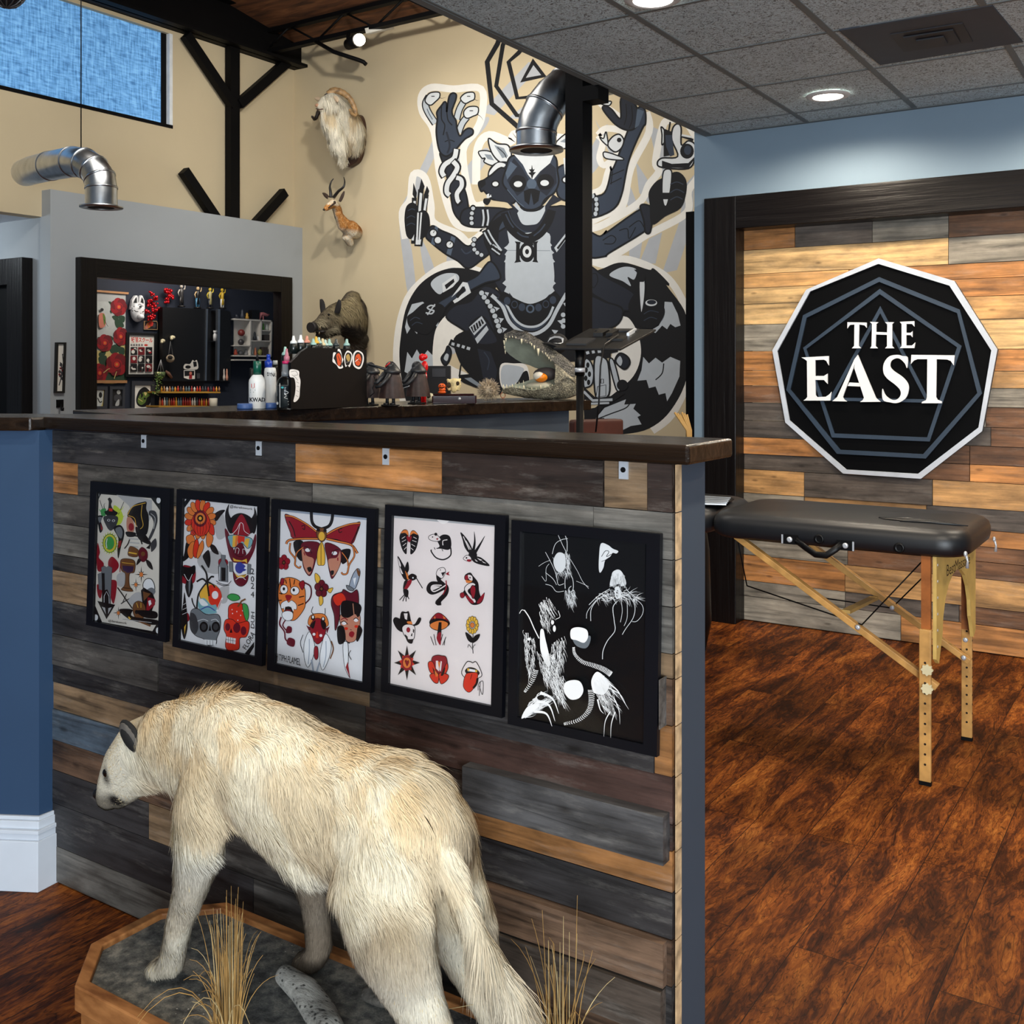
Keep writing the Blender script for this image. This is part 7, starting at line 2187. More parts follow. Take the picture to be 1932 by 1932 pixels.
def arc3(a, b, c, k_=6):
    """rounded section from a over b to c"""
    out = []
    for i in range(k_ + 1):
        t = i / k_; out.append(a * (1 - t) ** 2 + (b * 2 - (a + c) * .5) * 2 * t * (1 - t) + c * t * t)
    return out
def interp(S, sub=3):
    out = []
    for i in range(len(S) - 1):
        for k_ in range(sub):
            t = k_ / sub; out.append(tuple(tuple(a * (1 - t) + b * t for a, b in zip(S[i][q], S[i + 1][q])) for q in range(3)))
    out.append(S[-1]); return out
UJi, LJi = interp(UJ), interp(LJ)
m = MB(); m.smooth = True; r_ = random.Random(9)
loftstrip([[p + UP * r_.uniform(-2, 5) * L.u for p in arc3(L(*a), L(*b), L(*c))] for a, b, c in UJi], False, m); m.build('upper_jaw', M_scale, ga)
m = MB(); m.smooth = True
def pal(a, c, up): 
    a, c = L(*a), L(*c); mid = (a + c) / 2 + up * L.u; return arc3(a, mid, c, 6)
loftstrip([pal(a, c, UP * 18 + RGT * 30) for a, b, c in UJi], False, m)
back = [pal(UJ[-1][0], UJ[-1][2], UP * 18 + RGT * 30), [L(*q) for q in ((900, 800, 60), (880, 790, 40), (850, 780, 0), (800, 760, -60), (740, 740, -100), (700, 720, -140), (680, 700, -150))], pal(LJ[-1][0], LJ[-1][2], UP * -18 + RGT * 30)]
loftstrip(back, False, m)
loftstrip([pal(a, c, UP * -26) for a, b, c in LJi], False, m); m.build('mouth_lining', M_pal, ga)
m = MB(); m.smooth = True; loftstrip([[p + UP * r_.uniform(-3, 3) * L.u for p in arc3(L(*a), L(*b), L(*c))] for a, b, c in LJi], False, m); m.build('lower_jaw', M_pale, ga)
m = MB(); m.smooth = True
loftstrip([[L(*UJ[5][0]), L(720, 640, 128), L(*LJ[5][0])], [L(760, 620, 112), L(790, 690, 150), L(745, 800, 150)], [L(*UJ[6][0]), L(850, 720, 165), L(*LJ[6][0])], [L(*UJ[7][0]), L(900, 780, 150), L(*LJ[7][0])], [L(*UJ[7][1]), L(975, 800, 60), L(*LJ[7][1])]], False, m); m.build('cheek', M_pale, ga, subsurf=2)
m = MB(); m.smooth = True; m.ball(L(610, 700, -60), (150 * L.u, 60 * L.u, 78 * L.u), 18, M=Matrix.Rotation(YAW, 3, 'Z')); m.build('throat', M_thr, ga)
m = MB(); m.smooth = True; m.ball(L(545, 835, 20), (170 * L.u, 90 * L.u, 50 * L.u), 18, M=Matrix.Rotation(YAW, 3, 'Z')); m.build('tongue', mat('pale_tongue', (176, 174, 156), .5, vary=.1, scale=30), ga)
def tooth(x, y, ln, w, d, wd=None):
    m = MB(); m.smooth = True; a = L(x, y, w); b = L(x + (2 if d < 0 else -2), y - ln * d, w + 4); m.tube([a, a * .5 + b * .5, b], [(wd or max(5, ln * .2)) * L.u, (wd or max(5, ln * .2)) * .75 * L.u, 1.2 * L.u], 8); return m.build('tooth', M_th, ga)
for x, y, ln, w in ((148, 292, 46, 72), (190, 268, 24, 82), (222, 268, 22, 84), (258, 276, 22, 88), (324, 300, 62, 96), (372, 312, 20, 96), (420, 334, 28, 98), (437, 350, 36, 98), (467, 375, 50, 100), (512, 410, 86, 102), (560, 440, 22, 104), (597, 455, 30, 106), (613, 480, 28, 106), (632, 505, 32, 108), (655, 535, 24, 108), (128, 315, 60, 10), (132, 380, 40, -40), (140, 430, 40, -70)): tooth(x, y, ln, w, -1)
for x, y, ln, w in ((122, 870, 56, 66), (158, 858, 44, 80), (195, 850, 26, 100), (222, 848, 40, 112), (262, 856, 30, 120), (305, 862, 30, 130), (350, 868, 52, 142), (395, 880, 26, 150), (440, 880, 36, 160), (490, 876, 26, 164), (540, 866, 52, 166), (590, 856, 24, 166), (630, 846, 28, 164), (670, 834, 22, 162), (350, 810, 40, -95), (300, 815, 30, -80), (260, 820, 26, -60)): tooth(x, y, ln, w, 1)
# cracked egg in the jaws
eg_ = thing('cracked_egg', 'broken white eggshell with an orange inside held in the gator mouth', 'egg', tuple(L(540, 790, 40)))
m = MB(); m.smooth = True; m.ball(L(545, 738, 60), (76 * L.u, 60 * L.u, 54 * L.u), 18, M=Matrix.Rotation(YAW, 3, 'Z')); m.build('yolk', mat('orange_yolk', (232, 130, 20), .2), eg_)
m = MB(); m.smooth = True; m.ball(L(520, 722, 66), (66 * L.u, 56 * L.u, 50 * L.u), 16, M=Matrix.Rotation(YAW, 3, 'Z')); m.build('shell', mat('egg_shell', (222, 218, 206), .5), eg_)
# cap resting on the gator's head
cpo = thing('baseball_cap', 'black cap with a white lettered patch perched on the gator head', 'cap', tuple(L(730, 480, 0)))
m = MB(); m.smooth = True; m.ball(L(735, 350, -40), (125 * L.u, 120 * L.u, 118 * L.u), 20, M=Matrix.Rotation(YAW, 3, 'Z')); m.build('crown', mat('black_cotton', (17, 17, 20), .85), cpo)
m = MB(); m.prism([L(x, y, w) for x, y, w in ((560, 345, 60), (620, 350, 100), (720, 380, 130), (800, 405, 120), (740, 360, 60), (640, 330, 40))], UP * (-6 * L.u)); m.build('visor', MATS['black_cotton'], cpo)
cq = L(735, 350, -40); pc_ = Art(cylproj(*PG, cq, 126 * L.u), -FWD, dict(w=(232, 232, 232), k=(18, 18, 20)), eps=3e-5, start=1e-4)
pc_.run('P w 622,335 648,285 700,264 760,268 806,292 800,340 770,352 700,346'); pc_.text('k', 'NAWAK', ((664, 328), (768, 332), (774, 298), (672, 298))); pc_.build('patch', cpo, .6, ) if False else pc_.build('patch', cpo, .6)

# ================================================================ STAND WITH A FLAT TRAY, CHAIR, STICKS
st = thing('tray_stand', 'black pole stand carrying a tilted flat black panel in front of the mural', 'stand', tuple(Vector((at(1094, 700, 3.55).x, at(1094, 700, 3.55).y, 0))))
pq = at(1094, 700, 3.55)
m = MB(); m.smooth = True; m.tube([Vector((pq.x, pq.y, .02)), Vector((pq.x, pq.y, at(1094, 670, 3.55).z))], .0125, 14); m.build('pole', M_black, st)
m = MB(); m.smooth = True; m.tube([Vector((pq.x, pq.y, at(0, 708, 3.55).z)), Vector((pq.x, pq.y, at(0, 659, 3.55).z))], .017, 14); m.build('collar', M_bpl, st)
m = MB(); m.smooth = True; m.tube([Vector((pq.x, pq.y, at(0, 702, 3.55).z)), Vector((pq.x, pq.y, at(0, 694, 3.55).z))], .0185, 14); m.build('clamp_band', M_zinc, st)
for i in range(3): t = i * 2.094 + .4; m = MB(); m.tube([Vector((pq.x, pq.y, .25)), Vector((pq.x + .3 * math.cos(t), pq.y + .3 * math.sin(t), .01))], .01, 8); m.build('leg', M_black, st)
tq = [at(1044, 656, 3.5), at(1171, 657.5, 3.5), at(1238, 621, 3.85), at(1112, 619.5, 3.85)]
tn = (tq[1] - tq[0]).cross(tq[3] - tq[0]).normalized()
MB().prism(tq, tn * -.008).build('panel', mat('panel_black', (11, 11, 13), .5, spec=.2), st, bevel=.002)
def onT(u, v, h): return tq[0] + (tq[1] - tq[0]) * u + (tq[3] - tq[0]) * v + tn * h
def tbox(u0, v0, u1, v1, h, name, mm=M_bpl): return MB().prism([onT(u0, v0, .0005), onT(u1, v0, .0005), onT(u1, v1, .0005), onT(u0, v1, .0005)], tn * h).build(name, mm, st)
tbox(.12, .12, .42, .40, .006, 'clamp_plate', mat('grey_plate', (36, 37, 40), .5, spec=.2)); tbox(.30, .55, .45, .75, .014, 'knob'); tbox(.50, .55, .60, .75, .014, 'knob'); tbox(.62, .35, .86, .5, .008, 'clamp_bar'); tbox(.2, .8, .85, .92, .006, 'rail', mat('grey_plate', (36, 37, 40), .5, spec=.2)); tbox(.80, .6, .84, .85, .012, 'latch', M_zinc)
m = MB(); m.tube([onT(.72, .5, .012), at(1140, 650, 3.5), at(1133, 690, 3.48), at(1130, 760, 3.5), at(1124, 815, 3.5)], .003, 6); m.build('cable', M_bpl, st)
ch = thing('chair', 'brown leather chair with only the top of its back showing behind the counter', 'chair', tuple(Vector((at(1140, 800, 5.2).x, at(1140, 800, 5.2).y, 0))))
M_lea = mat('brown_leather', (70, 32, 22), .45, vary=.15)
c0_, c1_ = at(1085, 793, 5.0), at(1178, 797, 5.12); bd = (c1_ - c0_).normalized(); bn = Vector((-bd.y, bd.x, 0)); zt_ = c0_.z
MB().prism([Vector((p.x, p.y, zt_ - .42)) for p in (c0_, c1_, c1_ + bn * .07, c0_ + bn * .07)], (0, 0, .42)).build('backrest', M_lea, ch, bevel=.015, seg=3)
cm_ = (c0_ + c1_) / 2; MB().prism([Vector((p.x, p.y, .45)) for p in (c0_ + bn * .08, c1_ + bn * .08, c1_ + bn * .5, c0_ + bn * .5)], (0, 0, .09)).build('seat', M_lea, ch, bevel=.015, seg=3)
for p in (c0_ + bn * .1 + bd * .04, c1_ + bn * .1 - bd * .04, c1_ + bn * .47 - bd * .04, c0_ + bn * .47 + bd * .04): m = MB(); m.tube([Vector((p.x, p.y, 0)), Vector((p.x, p.y, .455))], .014, 8); m.build('leg', M_black, ch)
for p in (c0_ + bd * .05, c1_ - bd * .05): m = MB(); m.bar(Vector((p.x, p.y, .5)) + bn * .085, Vector((p.x, p.y, zt_ - .1)) + bn * .075, .03, .012); m.build('back_post', M_black, ch)
vs_ = at(1304, 810, 5.2); vz = thing('stick_vase', 'bundle of dry golden sticks leaning at the edge of the sign wall', 'dried sticks', (vs_.x, vs_.y, 0))
m = MB(); m.smooth = True; m.lathe([(.07, 0), (.10, .15), (.09, .5), (.05, .78), (.06, .82)], (vs_.x, vs_.y, 0), 20); m.build('vase', M_bpl, vz)
for i in range(6):
    m = MB(); m.tube([Vector((vs_.x, vs_.y, .8)), at(1296 + i * 1.5, 812, 5.2), at(1273 + i * 4.5, 778 + (i % 3) * 2, 5.2)], .006, 6); m.build('stick', mat('golden_cane', (164, 128, 70), .6), vz)
# black trim at the far side of the sign wall
q0 = onY(1303, 400, 5.85); struct(MB().box((q0.x, 5.78, 0), (wxl + .03, 5.86, onY(1305, 400, 5.8).z)).build('trim_6', M_black))
# ================================================================ NAVY ROOM SEEN THROUGH THE OPENING
def rp_(off): return lambda px, py: onX(px, py, XI + off)
S1, S2 = (180, 530, 7.43), (280, 520, 6.9)
nX = Vector((1, 0, 0))
def R1(x, y, off=.0): return onX(180 + x / 7.43, 530 + y / 7.43, XI + off)
def R2(x, y, off=.0): return onX(280 + x / 6.9, 520 + y / 6.9, XI + off)
def slab(R, q, o0, o1, name, m, parent=None, bevel=0):
    return MB().prism([R(x, y, o1) for x, y in q], nX * (o0 - o1)).build(name, m, parent, bevel=bevel)
PALR = dict(k=(18, 18, 20), r=(150, 20, 30), R=(200, 50, 36), m=(110, 14, 24), o=(210, 120, 50), g=(40, 66, 46), G=(96, 120, 50), y=(206, 188, 120), p=(186, 190, 186), w=(226, 222, 212), e=(60, 60, 64), f=(200, 120, 100), n=(140, 96, 60), l=(170, 172, 170), b=(40, 50, 70))
def rart(S, off): return Art(zoom(*S, rp_(off)), nX, PALR, eps=2e-4, start=4e-4)
# hanging scroll with red peonies
sc_ = thing('hanging_scroll', 'pale hanging scroll painted with big red peonies in the navy room', 'scroll', tuple(R1(220, 780)))
slab(R1, [(-40, 140), (425, 175), (415, 1400), (-40, 1400)], .005, .012, 'paper', mat('scroll_paper', (186, 190, 186), .8), sc_)
M_rod = mat('scroll_rod_wood', (176, 128, 84), .5)
for q in ([(-40, 122), (468, 160), (466, 188), (-40, 150)], [(-40, 1392), (446, 1394), (446, 1432), (-40, 1434)]): slab(R1, q, .004, .03, 'rod', M_rod, sc_)
A_ = rart(S1, .012)
def peony(x, y, rx, ry):
    s = ''
    for i in range(7):
        t = i * .9; s += 'C %s %d,%d %d,%d\n' % ('mr'[i % 2], rx * .52, ry * .52, x + rx * .52 * math.cos(t), y + ry * .52 * math.sin(t))
    return s + 'C r %d,%d %d,%d\nC m %d,%d %d,%d\nC R %d,%d %d,%d\nC o %d,%d %d,%d\n' % (rx * .5, ry * .5, x, y, rx * .38, ry * .36, x + 6, y + 8, rx * .27, ry * .26, x, y, rx * .13, ry * .13, x, y)
A_.run('''
P l -30,150 422,186 422,300 -30,280
Q y -30,1000 120,980 410,900 410,1390 -30,1390
Q g 230,500 300,480 330,520 280,560
Q g 330,490 410,500 400,580 340,560
Q g 270,560 350,540 400,640 300,660
Q g 180,290 230,300 220,340
Q g 200,420 240,420 220,460
Q g 210,920 330,880 340,980 240,1020 200,980
Q g 320,930 400,940 400,1030 330,1020
Q g 50,1010 140,980 130,1040 60,1060
Q g 40,1080 150,1050 150,1180 100,1240
Q g 130,1300 280,1290 410,1290 410,1390 120,1390
Q g 30,790 80,800 40,860
Q g 190,770 250,800 210,870
''' + peony(325, 365, 115, 125) + peony(350, 780, 100, 130) + peony(125, 870, 110, 120) + peony(290, 1170, 150, 160) + peony(50, 1290, 110, 130) + '''
C k 24,22 80,404
Q f 40,470 90,450 120,480 130,620 60,660 36,600
Q G 90,460 125,500 130,560 110,620
S k 6 110,540 140,600 165,640
S y 10 100,1290 160,1240 190,1230
S y 10 250,1370 270,1310 285,1270
'''); A_.build('painting', sc_, .8)
# fox mask
fx = thing('fox_mask', 'white fox mask with black markings hanging on the navy wall', 'mask', tuple(R1(590, 390)))
u1 = (R1(100, 0) - R1(0, 0)).length / 100; Ru = Vector((0, 1, 0))
m = MB(); m.smooth = True; m.ball(R1(588, 435, .03), (.05, 98 * u1, 128 * u1), 20); m.ball(R1(630, 505, .08), (.045, 44 * u1, 42 * u1), 14); m.build('face', mat('mask_white', (222, 222, 222), .4), fx)
for q in ([(494, 400), (515, 270), (560, 203), (588, 205), (596, 240), (590, 340)], [(606, 330), (622, 225), (640, 200), (662, 212), (688, 280), (694, 400)]): slab(R1, q, .02, .05, 'ear', MATS['mask_white'], fx)
A_ = Art(zoom(*S1, rp_(.09)), nX, PALR, eps=2e-4, start=4e-4)
A_.run('P k 530,310 555,250 580,225 582,310\nP k 632,300 650,225 672,265 678,320\nC k 20,14 632,362\nS k 6 590,345 630,335 670,360\nS k 12 540,410 570,430 600,430\nS k 12 655,440 680,425\nS k 8 630,450 650,490\nC e 8,10 510,380 520,420 540,360'); A_.build('markings', fx)
# glossy red garlands
M_tin = mat('red_tinsel', (190, 16, 26), .18, .35)
def garland(R, pts_, off, label, seed):
    r = random.Random(seed); m = MB(); m.smooth = True
    for (x, y) in pts_:
        for _ in range(9): m.ball(R(x + r.uniform(-34, 34), y + r.uniform(-26, 26), off + r.uniform(0, .06)), r.uniform(.007, .017), 8)
    tag(m.build('tinsel_garland', M_tin), label, 'garland', 'red garlands in the navy room')
garland(R1, [(790, 180), (830, 240), (770, 290), (770, 350), (840, 330), (880, 390), (740, 430), (830, 420), (800, 500), (770, 530)], .02, 'long glossy red garland hanging beside the fox mask', 2)
garland(R2, [(230, 200), (260, 240), (290, 270), (250, 310), (235, 360), (270, 190)], .02, 'short glossy red garland at the corner of the black cabinet', 3)
# small picture under the garland
fr = thing('small_picture', 'small arched colour picture under the red garland', 'picture', tuple(R1(780, 615)))
slab(R1, [(686, 560), (860, 560), (874, 590), (874, 684), (684, 682)], .004, .016, 'frame', mat('thin_tan_frame', (190, 150, 110), .5), fr)
A_ = rart(S1, .016); A_.run('P k 694,568 855,568 866,595 866,676 692,675\nC o 30,40 745,620\nC R 34,36 780,600\nC e 20,34 825,625\nP f 695,640 720,600 740,670 700,672'); A_.build('print', fr)
def framed(R, S, out, inn, label, art, fm, off=.0, group='framed prints in the navy room'):
    f = thing('framed_print', label, 'picture', tuple((R(*out[0]) + R(*out[2])) / 2), group)
    a = [R(*p, off + .028) for p in out]; b = [R(*p, off + .028) for p in inn]; m = MB()
    m.v = [tuple(p) for p in a + b] + [tuple(p - nX * .026) for p in a] + [tuple(p - nX * .012) for p in b]
    for i in range(4):
        j = (i + 1) % 4; m.face([i, i + 4, j + 4, j]); m.face([i, j, j + 8, i + 8]); m.face([i + 4, i + 12, j + 12, j + 4])
    m.build('frame', fm, f); A_ = rart(S, off + .014); A_.run(art); return f, A_
M_fk, M_fg = mat('room_black_frame', (12, 12, 14), .5), mat('room_grey_frame', (52, 54, 60), .6)
f_, A_ = framed(R1, S1, [(435, 720), (880, 735), (870, 1345), (420, 1345)], [(480, 757), (833, 770), (822, 1308), (466, 1308)], 'black framed poster with red Japanese title and nine small pictures', 'P w 470,750 840,765 830,1315 460,1315', M_fk)
A_.text('R', '妖怪スクール', ((498, 862), (800, 868), (804, 800), (500, 782)), .03)
s_ = 'C R 26,14 708,900\n' + '\n'.join('P e %d,884 %d,884 %d,912 %d,912\nL w 4 %d,898 %d,898' % (x, x + 24, x + 24, x, x, x + 24) for x in (492, 528, 564, 600, 638))
gx = [492, 596, 700, 806]; gy = [928, 1048, 1162, 1282]; r_ = random.Random(5)
for i in range(3):
    for j in range(3):
        x0, y0, x1, y1 = gx[j] - i * 4, gy[i], gx[j + 1] - 12 - i * 4, gy[i + 1] - 10
        s_ += '\nP %s %d,%d %d,%d %d,%d %d,%d' % ('kmk'[(i + j) % 3], x0, y0, x1, y0, x1, y1, x0, y1)
        for c_ in ('w', 'r', 'k', 'w'): s_ += '\nC %s %d,%d %d,%d' % (c_, r_.randint(12, 30), r_.randint(10, 32), r_.randint(x0 + 28, x1 - 28), r_.randint(y0 + 30, y1 - 28))
A_.run(s_); A_.build('print', f_)
f_, A_ = framed(R1, S1, [(515, 1400), (835, 1408), (830, 1815), (505, 1815)], [(557, 1460), (785, 1466), (780, 1798), (552, 1798)], 'dark framed print of a yellow green creature on white leaning under the poster', '''
P w 550,1450 792,1460 786,1804 546,1804
Q k 600,1560 640,1510 700,1490 770,1560 780,1660 750,1740 660,1770 590,1740 570,1660
Q G 620,1600 680,1560 740,1560 770,1600 720,1640 700,1700 640,1740 590,1690
Q k 640,1560 670,1600 640,1640
Q y 680,1560 720,1570 700,1610
L k 12 720,1640 760,1730
L y 10 600,1650 660,1690
C k 16,16 690,1650''', M_fg); A_.build('print', f_)
f_, A_ = framed(R1, S1, [(-60, 1480), (175, 1480), (165, 1790), (-60, 1795)], [(-30, 1525), (133, 1528), (115, 1755), (-30, 1758)], 'grey framed pale print cut by the dark trim below the scroll', 'P y -40,1515 140,1520 122,1765 -40,1765\nQ p -30,1520 100,1530 110,1600 80,1750 -30,1760\nC k 24,40 70,1600\nS k 14 30,1640 60,1700 90,1690', M_fg); A_.build('print', f_)
f_, A_ = framed(R1, S1, [(205, 1478), (420, 1480), (412, 1790), (198, 1790)], [(242, 1520), (385, 1522), (378, 1756), (238, 1756)], 'grey framed dark portrait print below the scroll', 'P k 230,1510 395,1512 388,1764 230,1764\nC l 26,30 325,1560\nQ e 260,1620 300,1590 350,1600 370,1650 330,1690 270,1680\nQ l 290,1700 330,1660 330,1740 280,1750', M_fg); A_.build('print', f_)
# black wall cabinet with steel edged doors
cab = thing('display_cabinet', 'tall black wall cabinet with steel edged glass centre in the navy room', 'cabinet', tuple(R2(620, 900)))
M_cab = mat('cabinet_black', (10, 10, 12), .45)
slab(R2, [(160, 415), (1072, 470), (1072, 1372), (160, 1372)], .004, .05, 'back', M_cab, cab)
slab(R2, [(185, 412), (745, 432), (740, 1375), (185, 1375)], .05, .11, 'door', M_cab, cab); slab(R2, [(935, 440), (1072, 470), (1070, 1372), (922, 1372)], .05, .11, 'door', M_cab, cab); slab(R2, [(940, 1366), (1060, 1366), (1060, 1376), (940, 1376)], .11, .19, 'ledge', M_cab, cab)
for q in ([(757, 432), (776, 432), (757, 1368), (738, 1368)], [(905, 436), (936, 438), (922, 1370), (895, 1370)]): slab(R2, q, .09, .125, 'steel_edge', mat('brushed_edge', (150, 156, 164), .3, .9), cab)
slab(R2, [(745, 850), (905, 850), (905, 862), (745, 862)], .05, .09, 'shelf', M_cab, cab)
A_ = rart(S2, .113)
A_.run('Q w 455,1190 480,1150 540,1150 575,1100 600,1115 630,1100 650,1180 640,1215 600,1225 480,1220\nC k 36,22 515,1190\nP k 580,1120 625,1120 630,1180 590,1190\nP w 460,1230 605,1230 605,1345 520,1350 460,1330\nP k 468,1240 595,1240 595,1300 470,1310\nC f 18,20 548,1270\nP r 530,1290 570,1290 565,1345 525,1345\nP e 625,1270 670,1270 668,1340 630,1340'); A_.build('stickers', cab)
def lath(R, x, yb, off, prof, name, m, parent=None, n=10):
    u = u1 * 7.43 / 6.9 if R is R2 else u1
    q = MB(); q.smooth = True; q.lathe([(r * u, (yb - y) * u) for r, y in prof], R(x, yb, off), n); return q.build(name, m, parent)
tag(lath(R2, 862, 852, .08, [(20, 852), (20, 770), (12, 760), (12, 750), (20, 745), (18, 720)], 'white_vase', mat('white_ceramic', (206, 206, 204), .3)), 'small white ribbed vase on the shelf inside the black cabinet', 'vase')
# figurines on top of the cabinet: plain posed statuettes
def statuette(R, x, yt, yb, off, cs, label, lean=0, group='figurines above the black cabinet'):
    h = (yb - yt); u = u1 * 7.43 / 6.9; b = R(x, yb, off); f = thing('statuette', label, 'figurine', tuple(b), group)
    P = lambda dx, dy: b + Vector((0, dx * h * u, dy * h * u))
    def ms(c): return mat('statuette_%d_%d_%d' % c, c, .4)
    for s in (-1, 1): m = MB(); m.smooth = True; m.tube([P(.06 * s, .0), P(.07 * s, .22), P(.05 * s, .46)], [.035 * h * u, .045 * h * u, .06 * h * u], 8); m.build('leg', ms(cs[2]), f)
    m = MB(); m.smooth = True; m.tube([P(0, .18), P(lean * .3, .58), P(lean, .76), P(lean, .82)], [.09 * h * u, .075 * h * u, .10 * h * u, .04 * h * u], 10); m.build('torso', ms(cs[1]), f)
    for s in (-1, 1): m = MB(); m.smooth = True; m.tube([P(lean + .09 * s, .75), P(lean + .18 * s, .62 if s < 0 else .80), P(lean + .12 * s if s < 0 else lean + .2, .46 if s < 0 else .95)], [.035 * h * u, .03 * h * u, .02 * h * u], 7); m.build('arm', ms(cs[0]), f)
    m = MB(); m.smooth = True; m.ball(P(lean, .90), (.075 * h * u, .075 * h * u, .09 * h * u), 12); m.build('head', ms(cs[0]), f)
    m = MB(); m.lathe([(.16 * h * u, 0), (.16 * h * u, .012)], b, 14); m.build('stand', ms((30, 28, 26)), f)
    return f
statuette(R2, 430, 128, 408, .08, ((176, 168, 156), (60, 58, 58), (20, 20, 22)), 'grey and black statuette first on top of the black cabinet')
statuette(R2, 640, 153, 425, .08, ((206, 176, 130), (24, 24, 26), (60, 110, 140)), 'dancing statuette with raised arm and blue legs on top of the black cabinet', .02)
statuette(R2, 803, 163, 428, .08, ((214, 186, 60), (180, 170, 120), (28, 30, 40)), 'yellow headed statuette with dark legs on top of the black cabinet')
statuette(R2, 962, 168, 430, .08, ((222, 188, 50), (206, 170, 50), (196, 196, 190)), 'yellow headed statuette with pale legs on top of the black cabinet', -.01)
# hanging basket, shells, planter
hb_ = thing('hanging_basket', 'pale heart shaped basket hanging on two cords before the black cabinet', 'basket', tuple(R2(285, 1090, .15)))
m = MB(); m.smooth = True; m.ball(R2(285, 1080, .16), (.03, 62 * u1, 52 * u1), 16); m.build('basket', mat('pale_wicker', (176, 160, 134), .8, bump=.5, scale=80), hb_)
m = MB(); m.smooth = True; m.ball(R2(283, 1062, .188), (.012, 40 * u1, 26 * u1), 12); m.build('opening', mat('basket_shade', (40, 34, 30), .9), hb_)
m = MB(); m.tube([R2(262, 1040, .16), R2(290, 850, .13), R2(318, 1040, .16)], .0035, 5); m.build('cord', mat('grey_cord', (150, 150, 150), .8), hb_)
for x, y, sx_1, c_, lb in ((188, 850, 34, (206, 196, 160), 'cream shell ornament hanging left of the grey feather ornament'), (315, 805, 40, (156, 158, 160), 'grey feather like ornament above the heart basket')):
    m = MB(); m.smooth = True; m.ball(R2(x, y, .13), (.02, sx_1 * u1, 26 * u1), 12); m.ball(R2(x - 14, y + 18, .14), (.015, 20 * u1, 18 * u1), 10); tag(m.build('wall_ornament', mat('orn_%d' % c_[2], c_, .7)), lb.replace(' left of', ' beside'), 'ornament')
m = MB(); m.smooth = True; m.tube([R2(225, 1240, .13), R2(260, 1275, .135), R2(305, 1330, .13)], [.01, .02, .012], 8); tag(m.build('wall_ornament', mat('orn_brown', (120, 84, 66), .7)), 'small brownish ornament below the heart basket', 'ornament')
hp_ = thing('hanging_planter', 'trailing green plant in a cord hanger beside the cabinet', 'plant', tuple(R2(140, 1350, .18)))
m = MB(); [m.tube([R2(x, 1260, .18), R2(162, 1095, .18)], .0035, 5) for x in (112, 160, 200)]; m.build('cord', MATS['grey_cord'], hp_)
m = MB(); m.smooth = True; m.lathe([(.02, -.05), (.05, -.02), (.055, .03)], R2(150, 1290, .18), 14); m.build('pot', mat('green_pot', (70, 84, 50), .6), hp_)
m = MB(); r_ = random.Random(4)
for i in range(120):
    y = r_.uniform(1250, 1550); x = 140 + r_.gauss(0, 26) - (y - 1250) * .06; c = R2(x, y, .22 + r_.uniform(-.04, .04)); d = Vector((r_.uniform(-.4, 1), r_.uniform(-1, 1), r_.uniform(-1, .4))).normalized() * .026; s = d.cross(Vector((.3, .2, 1))).normalized() * .011
    m.cur = 0 if r_.random() < .8 else 1; o = len(m.v); m.v += [tuple(c), tuple(c + d * .5 + s), tuple(c + d), tuple(c + d * .5 - s)]; m.face([o, o + 1, o + 2, o + 3])
m.build('foliage', [mat('leaf_green', (96, 128, 52), .6, vary=.2), mat('leaf_pale', (196, 186, 130), .6)], hp_)
# two long racks of small bottles
M_rack = mat('yellow_rack_edge', (186, 138, 50), .5)
def ink_row(x0, x1, yb, h, off, n, edge, lab, seed):
    r = random.Random(seed); s = slab(R2, [(x0, yb), (x1, yb + 4), (x1, yb + 22), (x0, yb + 22)], .005, off + .06, 'bottle_rack', M_rack); tag(s, lab + ' rack board along the navy wall', 'rack', 'bottle racks in the navy room')
    for i in range(n):
        x = x0 + 16 + (x1 - x0 - 32) * i / (n - 1); c = r.choice([(190, 60, 40), (214, 150, 50), (206, 200, 190), (60, 60, 66), (150, 40, 36), (90, 110, 120), (170, 120, 80)])
        o = lath(R2, x, yb + 4 * i / n - .5, off, [(12, yb), (12, yb - h * .62), (6, yb - h * .72), (4, yb - h * r.uniform(.9, 1.1))], 'ink_bottle', mat('small_ink_%d_%d' % (c[0], c[2]), c, .35), n=8)
        tag(o, 'one of the small coloured ink bottles along the %s' % lab.replace('upper', 'upper rack in the navy room').replace('lower', 'lower rack in the navy room'), 'ink bottle', 'small ink bottles on the %s rack' % lab)
ink_row(155, 938, 1508, 62, .16, 22, 0, 'upper', 1); ink_row(135, 800, 1692, 92, .16, 22, 0, 'lower', 2)
tag(lath(R2, 846, 1748, .35, [(48, 1748), (50, 1612), (46, 1606)], 'paper_cup', mat('cream_cup', (212, 204, 184), .6), n=18), 'cream paper cup standing at the end of the lower bottle rack', 'cup')
dk_ = thing('desk', 'dark desk top under the bottle racks in the navy room', 'desk', tuple(R2(600, 1760)))
slab(R2, [(60, 1752), (1150, 1756), (1150, 1772), (60, 1770)], .01, .5, 'desk_top', M_cab, dk_)
for x in (90, 1120):
    p = R2(x, 1775, .4); MB().box((p.x - .03, p.y - .03, 0), (p.x + .03, p.y + .03, p.z)).build('leg', M_cab, dk_)
